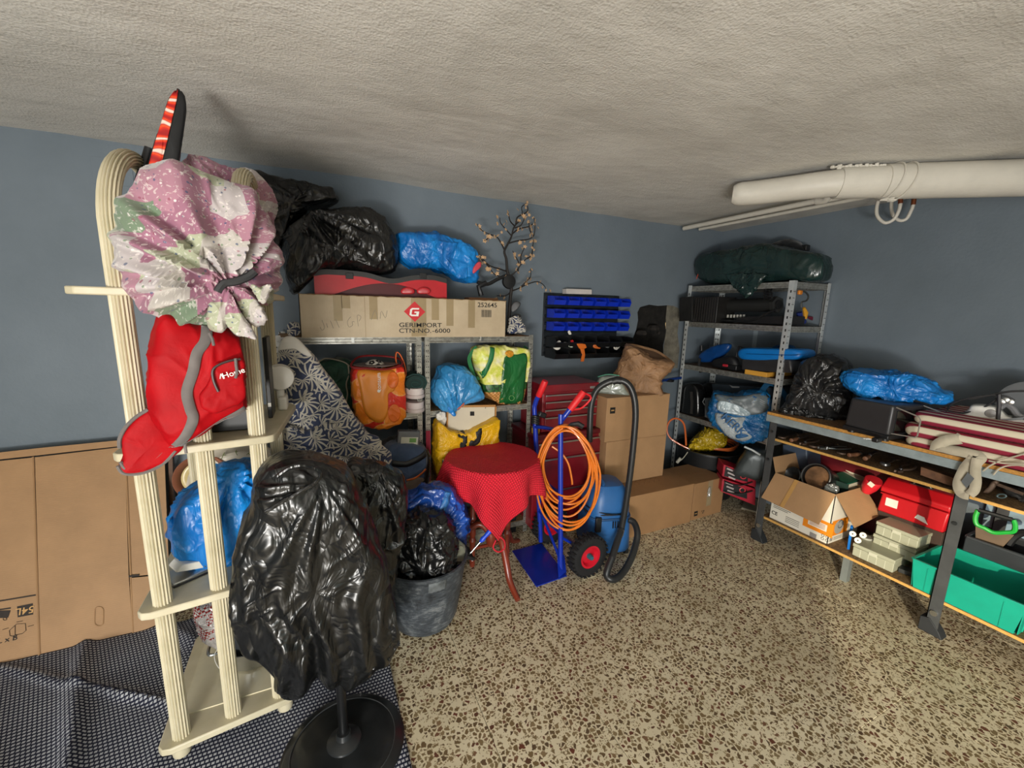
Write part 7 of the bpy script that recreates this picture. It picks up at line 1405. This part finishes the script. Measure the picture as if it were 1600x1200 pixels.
T.part('flap', MB().prism(qz, (.003, 0, .003)), CARD, bev=.001, label='brown front flap folded down'); T.part('flap', MB().prism([Vector((XB, yb_, LZ+hb)), Vector((XB+.32, yb_, LZ+hb)), Vector((XB+.30, yb_-.12, LZ+hb-.13)), Vector((XB+.03, yb_-.11, LZ+hb-.17))], (0, .002, .003)), CARD, bev=.001, label='brown right flap folded down')
T.part('flap', MB().prism([Vector((XB, ya, LZ+hb)), Vector((XB+.32, ya, LZ+hb)), Vector((XB+.31, ya+.04, LZ+hb+.1)), Vector((XB+.01, ya+.04, LZ+hb+.1))], (0, -.003, .0)), CARD, bev=.001)
T.part('tape', MB().prism([qz[0].lerp(qz[1], .35)+Vector((-.003, 0, .004)), qz[0].lerp(qz[1], .42)+Vector((-.003, 0, .004)), qz[3].lerp(qz[2], .42)+Vector((-.003, 0, .004)), qz[3].lerp(qz[2], .35)+Vector((-.003, 0, .004))], (.001, 0, .001)), mat('#b38a52', .3), smooth=False)
T = Thing('black_lamp', 'black round metal lamp housing with a rusty brown face sticking out of the open carton', 'lamp', (-.48, -1.36, LZ+.05))
cc = at(1277, 746, 'x', -.50); d = Vector((-.75, .05, .28)).normalized()
T.part('housing', MB().lathe([(.001, -.16), (.05, -.16), (.075, -.12), (.085, -.02), (.09, 0), (.09, .02), (.082, .02), (.078, .0), (.001, .0)], cc, 36, ax=d), mat('#1d1d1e', .3, .3)); T.part('face', MB().lathe([(.001, .004), (.074, .004), (.07, .0)], cc, 30, ax=d), mat('#76563a', .6, var=.5, vs_=16)); T.part('rim', MB().tube([cc+d*.02+(d.orthogonal().normalized()*math.cos(a)+d.cross(d.orthogonal().normalized())*math.sin(a))*.087 for a in [2*PI*i/30 for i in range(30)]], .005, 6, closed=True), mat('#5b5d5e', .3, .6))
c2 = at(1238, 742, 'x', -.52); T.part('second_housing', MB().lathe([(.001, -.1), (.04, -.1), (.055, -.02), (.058, 0), (.05, .004), (.02, -.02), (.001, -.02)], c2, 30, ax=d), mat('#242526', .3, .4))
T = Thing('green_carton', 'green and white opened carton standing in the big printed carton', 'box', (-.35, -1.52, LZ+.06))
g0 = [at(u, v, 'x', -.50) for u, v in [(1290, 750), (1324, 757), (1324, 778), (1290, 772)]]
T.part('side_panel', MB().prism([at(u, v, 'x', -.44) for u, v in [(1290, 772), (1290, 745), (1325, 757), (1326, 786)]], (.004, 0, 0)), mat('#1a2f2a', .5, var=.2), smooth=False)
T.part('top_panel', MB().prism([at(1290, 745, 'z', .545), at(1318, 737, 'z', .545), at(1350, 748, 'z', .545), at(1325, 757, 'z', .545)], (0, 0, .003)), mat('#14735a', .5), smooth=False, label='green top'); T.part('end_panel', MB().prism([at(1327, 757, 'z', .545), at(1354, 749, 'z', .545), at(1354, 749, 'z', .545)+Vector((0, 0, -.12)), at(1327, 757, 'z', .545)+Vector((0, 0, -.14))], (.002, .003, 0)), mat('#b9b3a2', .6), smooth=False, label='white end')
T.part('lifted_flap', MB().prism([at(1316, 736, 'z', .55), at(1322, 735, 'z', .565), at(1354, 747, 'z', .56), at(1345, 752, 'z', .55)], (0, 0, .002)), mat('#c4beae', .6), smooth=False)
solo('clear_film', 'crumpled clear plastic film beside the green and white carton', 'film', blob([(1285, 765), (1295, 755), (1308, 758), (1312, 770), (1300, 775), (1288, 775)], (-.56, -1.5, .4), .02, .03, nth=60, nph=20, amp=.016, sc=20), mat('#5a5d5c', .12, coat=.6))
# red scoop and toolboxes
T = Thing('red_funnel', 'red plastic scoop with a white sticker tilted beside the red toolbox', 'scoop', at(1365, 765, 'x', -.36))
f0 = at(1366, 750, 'x', -.36); T.part('scoop', MB().lathe([(.055, 0), (.058, .004), (.05, .06), (.03, .10), (.001, .10), (.001, .096), (.027, .095), (.046, .056), (.052, .004)], f0, 28, ax=(.1, .35, -1), wob=lambda a, z: 1-.2*abs(math.sin(a))), mat('#c1202c', .4)); T.part('sticker', MB().box(at(1361, 757, 'x', -.42), (.002, .03, .028), Matrix.Rotation(.5, 3, 'X')), mat('#d8d2c2', .5))
def toolbox(T, c, w_, d_, h_, m_):
    T.part('lower_tray', MB().prism([(-d_/2, -w_/2+.01, 0), (d_/2, -w_/2+.01, 0), (d_/2, -w_/2, h_*.6), (-d_/2, -w_/2, h_*.6)], (0, w_-.01, 0)), m_, bev=.01, seg=3)
    T.part('lid', MB().prism([(-d_/2-.004, -w_/2, h_*.62), (d_/2, -w_/2, h_*.62), (d_/2, -w_/2, h_*.8), (d_/2-.05, -w_/2, h_), (-d_/2+.06, -w_/2, h_), (-d_/2-.004, -w_/2, h_*.78)], (0, w_, 0)), m_, bev=.008, seg=3); T.part('band', MB().mm((-d_/2-.007, -w_/2+.004, h_*.56), (-d_/2, w_/2-.004, h_*.60)), m_, bev=.003)
T = Thing('toolbox', 'bright red plastic toolbox with white stickers on the bench bottom shelf', 'toolbox', (-.27, -1.80, LZ+.235), .04, world=False)
REDB = mat('#b5141e', .38, var=.06, coat=.1); toolbox(T, None, .31, .19, .205, REDB)
T.part('carry_handle', MB().mm((-.03, -.05, .203), (.03, .05, .208)), mat('#4b2f30', .5), bev=.004, label='recessed dark handle'); T.part('handle_bar', MB().tube([(-.01, -.04, .206), (-.012, -.03, .22), (-.012, .03, .22), (-.01, .04, .206)], .004, 6), STEEL)
for y_, w2 in ((.12, .035), (.085, .022)): T.part('sticker', MB().mm((-.0975, y_-w2, .05), (-.0945, y_, .10)), mat('#d9d6cc', .5), smooth=False, label='white sticker')
T.part('paper_scrap', MB().prism([(-.097, -.08, .02), (-.097, -.02, .035), (-.097, -.03, .06), (-.097, -.06, .055)], (.001, 0, 0)), mat('#d9d6cc', .5), smooth=False)
solo('wooden_riser', 'low dark plinth box under the red toolbox on the bench bottom shelf', 'box', MB().mm((-.355, -1.95, LZ), (-.16, -1.65, LZ+.235)), mat('#3c2b22', .8, var=.3), bev=.003)
T = Thing('tool_case', 'dark red and black hard tool case standing against the wall under the bench', 'case', (-.15, -1.42, LZ))
q = [at(u, v, 'x', -.20) for u, v in [(1262, 718), (1330, 722), (1332, 770), (1262, 770)]]
T.part('red_shell', MB().mm((-.20, -1.62, LZ), (-.08, -1.15, .64)), mat('#5f0d18', .5, var=.2), bev=.02, seg=3); T.part('black_frame', MB().mm((-.22, -1.80, .30), (-.08, -1.62, .66)), mat('#232528', .5, var=.2), bev=.012); T.part('grip_recess', MB().mm((-.226, -1.78, .56), (-.21, -1.66, .60)), DARK, bev=.004)
# organizer cases
def orgmat():
    N = NT('cloudy_clear_plastic'); N.set('Base Color', lin('#b9bba4')); N.set('Roughness', .28); N.set('Transmission Weight', .25); N.set('IOR', 1.3); N.set('Specular IOR Level', .5)
    N.bump(N.noise(N.obj(), 30, 2), .08, .004); return N.m
ORGM = orgmat()
def organizer(loc, rz, lab):
    T = Thing('organizer_case', lab, 'organizer', loc, rz, group='translucent compartment cases', world=False)
    w_, d_, h_ = .195, .22, .078
    T.part('tray', MB().mm((-d_/2, -w_/2, 0), (d_/2, w_/2, h_*.72)), ORGM, bev=.004); T.part('lid', MB().mm((-d_/2-.003, -w_/2-.003, h_*.74), (d_/2+.003, w_/2+.003, h_)), ORGM, bev=.003)
    for k in range(4): T.part('divider', MB().mm((-d_/2-.0012, -w_/2+.039*(k+1)-.001, .003), (-d_/2, -w_/2+.039*(k+1)+.001, h_*.70)), mat('#d2d3c0', .3), smooth=False)
    T.part('latch', MB().mm((-d_/2-.005, -.02, h_*.6), (-d_/2-.001, .02, h_*.85)), mat('#c4c5b2', .3), bev=.001)
organizer((-.50, -1.762, LZ+.001), .03, 'translucent compartment case lying alone in front of the stacked pair')
organizer((-.385, -1.805, LZ+.058), .0, 'translucent compartment case, lower of the stacked pair by the red toolbox')
organizer((-.38, -1.808, LZ+.137), -.03, 'translucent compartment case, top of the stacked pair by the red toolbox')
solo('flat_tin', 'flat grey tin supporting the stacked translucent cases', 'tin', MB().mm((-.385, -1.90, LZ), (-.29, -1.71, LZ+.056)), mat('#8f8f80', .5), bev=.004)
T = Thing('scraper', 'blue-handled scraper with white rolls leaning beside the printed carton', 'tool', (-.62, -1.655, LZ))
T.part('blue_bar', MB().beam(at(1326, 857, 'z', LZ+.003), at(1331, 822, 'x', -.60), .012, .02), mat('#1b6fc4', .4), label='blue bar')
for k, (u, v) in enumerate(((1333, 834), (1341, 844), (1349, 836))): T.part('white_roll', MB().lathe([(.004, 0), (.016, 0), (.016, .018), (.004, .018), (.004, 0)], at(u, v, 'x', -.64), 20, ax=(-1, -.3, .3), caps=False), WHITEP)
T = Thing('steel_tin', 'small dark tin with a yellow strip beside the green crate', 'tin', (-.6, -1.92, LZ))
c = at(1415, 897, 'z', LZ); T.part('body', MB().box((c.x+.02, c.y, LZ+.012), (.06, .07, .024), Matrix.Rotation(.2, 3, 'Z')), mat('#4a4d4e', .35, .5), bev=.002); T.part('yellow_strip', MB().box((c.x+.02, c.y-.03, LZ+.028), (.05, .012, .006), Matrix.Rotation(.5, 3, 'Z')), mat('#c9b324', .5))
solo('clear_jar', 'clear plastic jar behind the blue-handled scraper', 'jar', MB().lathe([(.001, 0), (.035, 0), (.038, .01), (.038, .07), (.03, .075), (.03, .09), (.001, .09)], (-.48, -1.67, LZ), 24), mat('#9fa096', .15, coat=.5))
# green crate
GRN = mat('#0f9b83', .42, var=.08, name='teal_green_crate'); T = Thing('green_crate', 'teal green open plastic crate on the bench bottom shelf', 'crate', (-.48, -2.13, LZ), world=True)
gx0, gx1, gy0, gy1, gh = -.645, -.30, -2.335, -1.955, .155
for a, b in (((gx0, gy0), (gx1, gy0)), ((gx1, gy0), (gx1, gy1)), ((gx1, gy1), (gx0, gy1)), ((gx0, gy1), (gx0, gy0))):
    A, B = Vector((*a, 0)), Vector((*b, 0)); d = (B-A).normalized(); o_ = Vector((d.y, -d.x, 0)); w2 = (B-A).length
    out = [Vector(p) for p in (A+d*.012+Vector((0, 0, LZ)), B-d*.012+Vector((0, 0, LZ)), B+o_*.008+d*.008+Vector((0, 0, LZ+gh)), A+o_*.008-d*.008+Vector((0, 0, LZ+gh)))]
    T.part('wall', MB().prism(out, -o_*.004), GRN, smooth=False)
    T.part('rim', MB().beam(out[3]+Vector((0, 0, 0)), out[2], .014, .008), GRN, bev=.002)
    if w2 < .36: T.part('hand_hole', MB().box((A+B)/2+o_*.007+Vector((0, 0, LZ+gh-.03)), (.09 if abs(d.x) > .5 else .004, .09 if abs(d.y) > .5 else .004, .026)), mat('#cfd6c2', .6), bev=.001, label='hand hole')
    for t in (.15, .85): T.part('rib', MB().beam(A.lerp(B, t)+o_*.002+Vector((0, 0, LZ+.004)), A.lerp(B, t)+o_*.008+Vector((0, 0, LZ+gh-.02)), .003, .004), GRN)
T.part('floor', MB().mm((gx0+.01, gy0+.01, LZ), (gx1-.01, gy1-.01, LZ+.004)), GRN, smooth=False)
# black crate with green handled float
T = Thing('black_crate', 'dark grey plastic crate behind the green crate under the bench', 'crate', (-.17, -2.25, LZ))
bx0, bx1, by0, by1, bh = -.285, -.04, -2.60, -2.02, .24
for a, b in (((bx0, by0), (bx1, by0)), ((bx1, by0), (bx1, by1)), ((bx1, by1), (bx0, by1)), ((bx0, by1), (bx0, by0))):
    A, B = Vector((*a, LZ)), Vector((*b, LZ)); T.part('wall', MB().beam(A+Vector((0, 0, bh/2)), B+Vector((0, 0, bh/2)), .006, bh), mat('#2f3337', .5, var=.15), smooth=False); T.part('rim', MB().beam(A+Vector((0, 0, bh)), B+Vector((0, 0, bh)), .016, .014), mat('#3c4044', .45), bev=.003)
T.part('floor', MB().mm((bx0, by0, LZ), (bx1, by1, LZ+.006)), BLACKP, smooth=False)
T = Thing('plastering_float', 'plastering float with a bright green handle standing in the dark crate', 'float', at(1555, 840, 'x', -.22))
pf_ = Vector((-.24, -2.2, .5)); nf_ = facing(pf_)
T.part('blade', MB().prism([atp(u, v, pf_, nf_) for u, v in [(1524, 822), (1545, 830), (1585, 836), (1566, 856), (1535, 850), (1524, 840)]], -nf_*.004), mat('#5e4c38', .6, var=.3), bev=.001)
T.part('green_handle', MB().tube([atp(u, v, pf_+nf_*.01, nf_) for u, v in [(1528, 797), (1524, 808), (1526, 819), (1538, 825), (1552, 832), (1570, 832), (1584, 830), (1586, 820), (1583, 812)]], .0105, 8, smooth=4), mat('#1fa83c', .4), label='bright green handle'); T.part('black_grip', MB().tube([atp(u, v, pf_+nf_*.012, nf_) for u, v in [(1529, 797), (1550, 803), (1570, 809), (1582, 812)]], .012, 8, smooth=3), BLACKP)
solo('dark_hose', 'short black hose lying over the dark crate by the float', 'hose', MB().tube([at(u, v, 'x', -.2) for u, v in [(1575, 850), (1585, 838), (1600, 832), (1630, 835)]], .018, 8, smooth=4), BLACKP)
solo('grey_container', 'light grey plastic container at the right end of the bench bottom shelf', 'container', MB().mm((-.60, -2.60, LZ), (-.33, -2.37, LZ+.19)), mat('#9b9d98', .5, var=.08), bev=.02, seg=3)
for a_, lab in ((.78, 'pale blue painted board against the wall under the bench, behind the dark crate'),): solo('painted_board', lab, 'board', MB().mm((-.035, -2.55, .40), (-.02, -2.0, .74)), mat('#8299a8', .6), bev=.002)
solo('offcut_board', 'short pale plywood offcut on the floor behind the bench leg', 'board', MB().box(at(1168, 797, 'z', .01)+Vector((.12, .05, 0)), (.25, .12, .016), Matrix.Rotation(.5, 3, 'Z')), mat('#a39a86', .7), bev=.002)
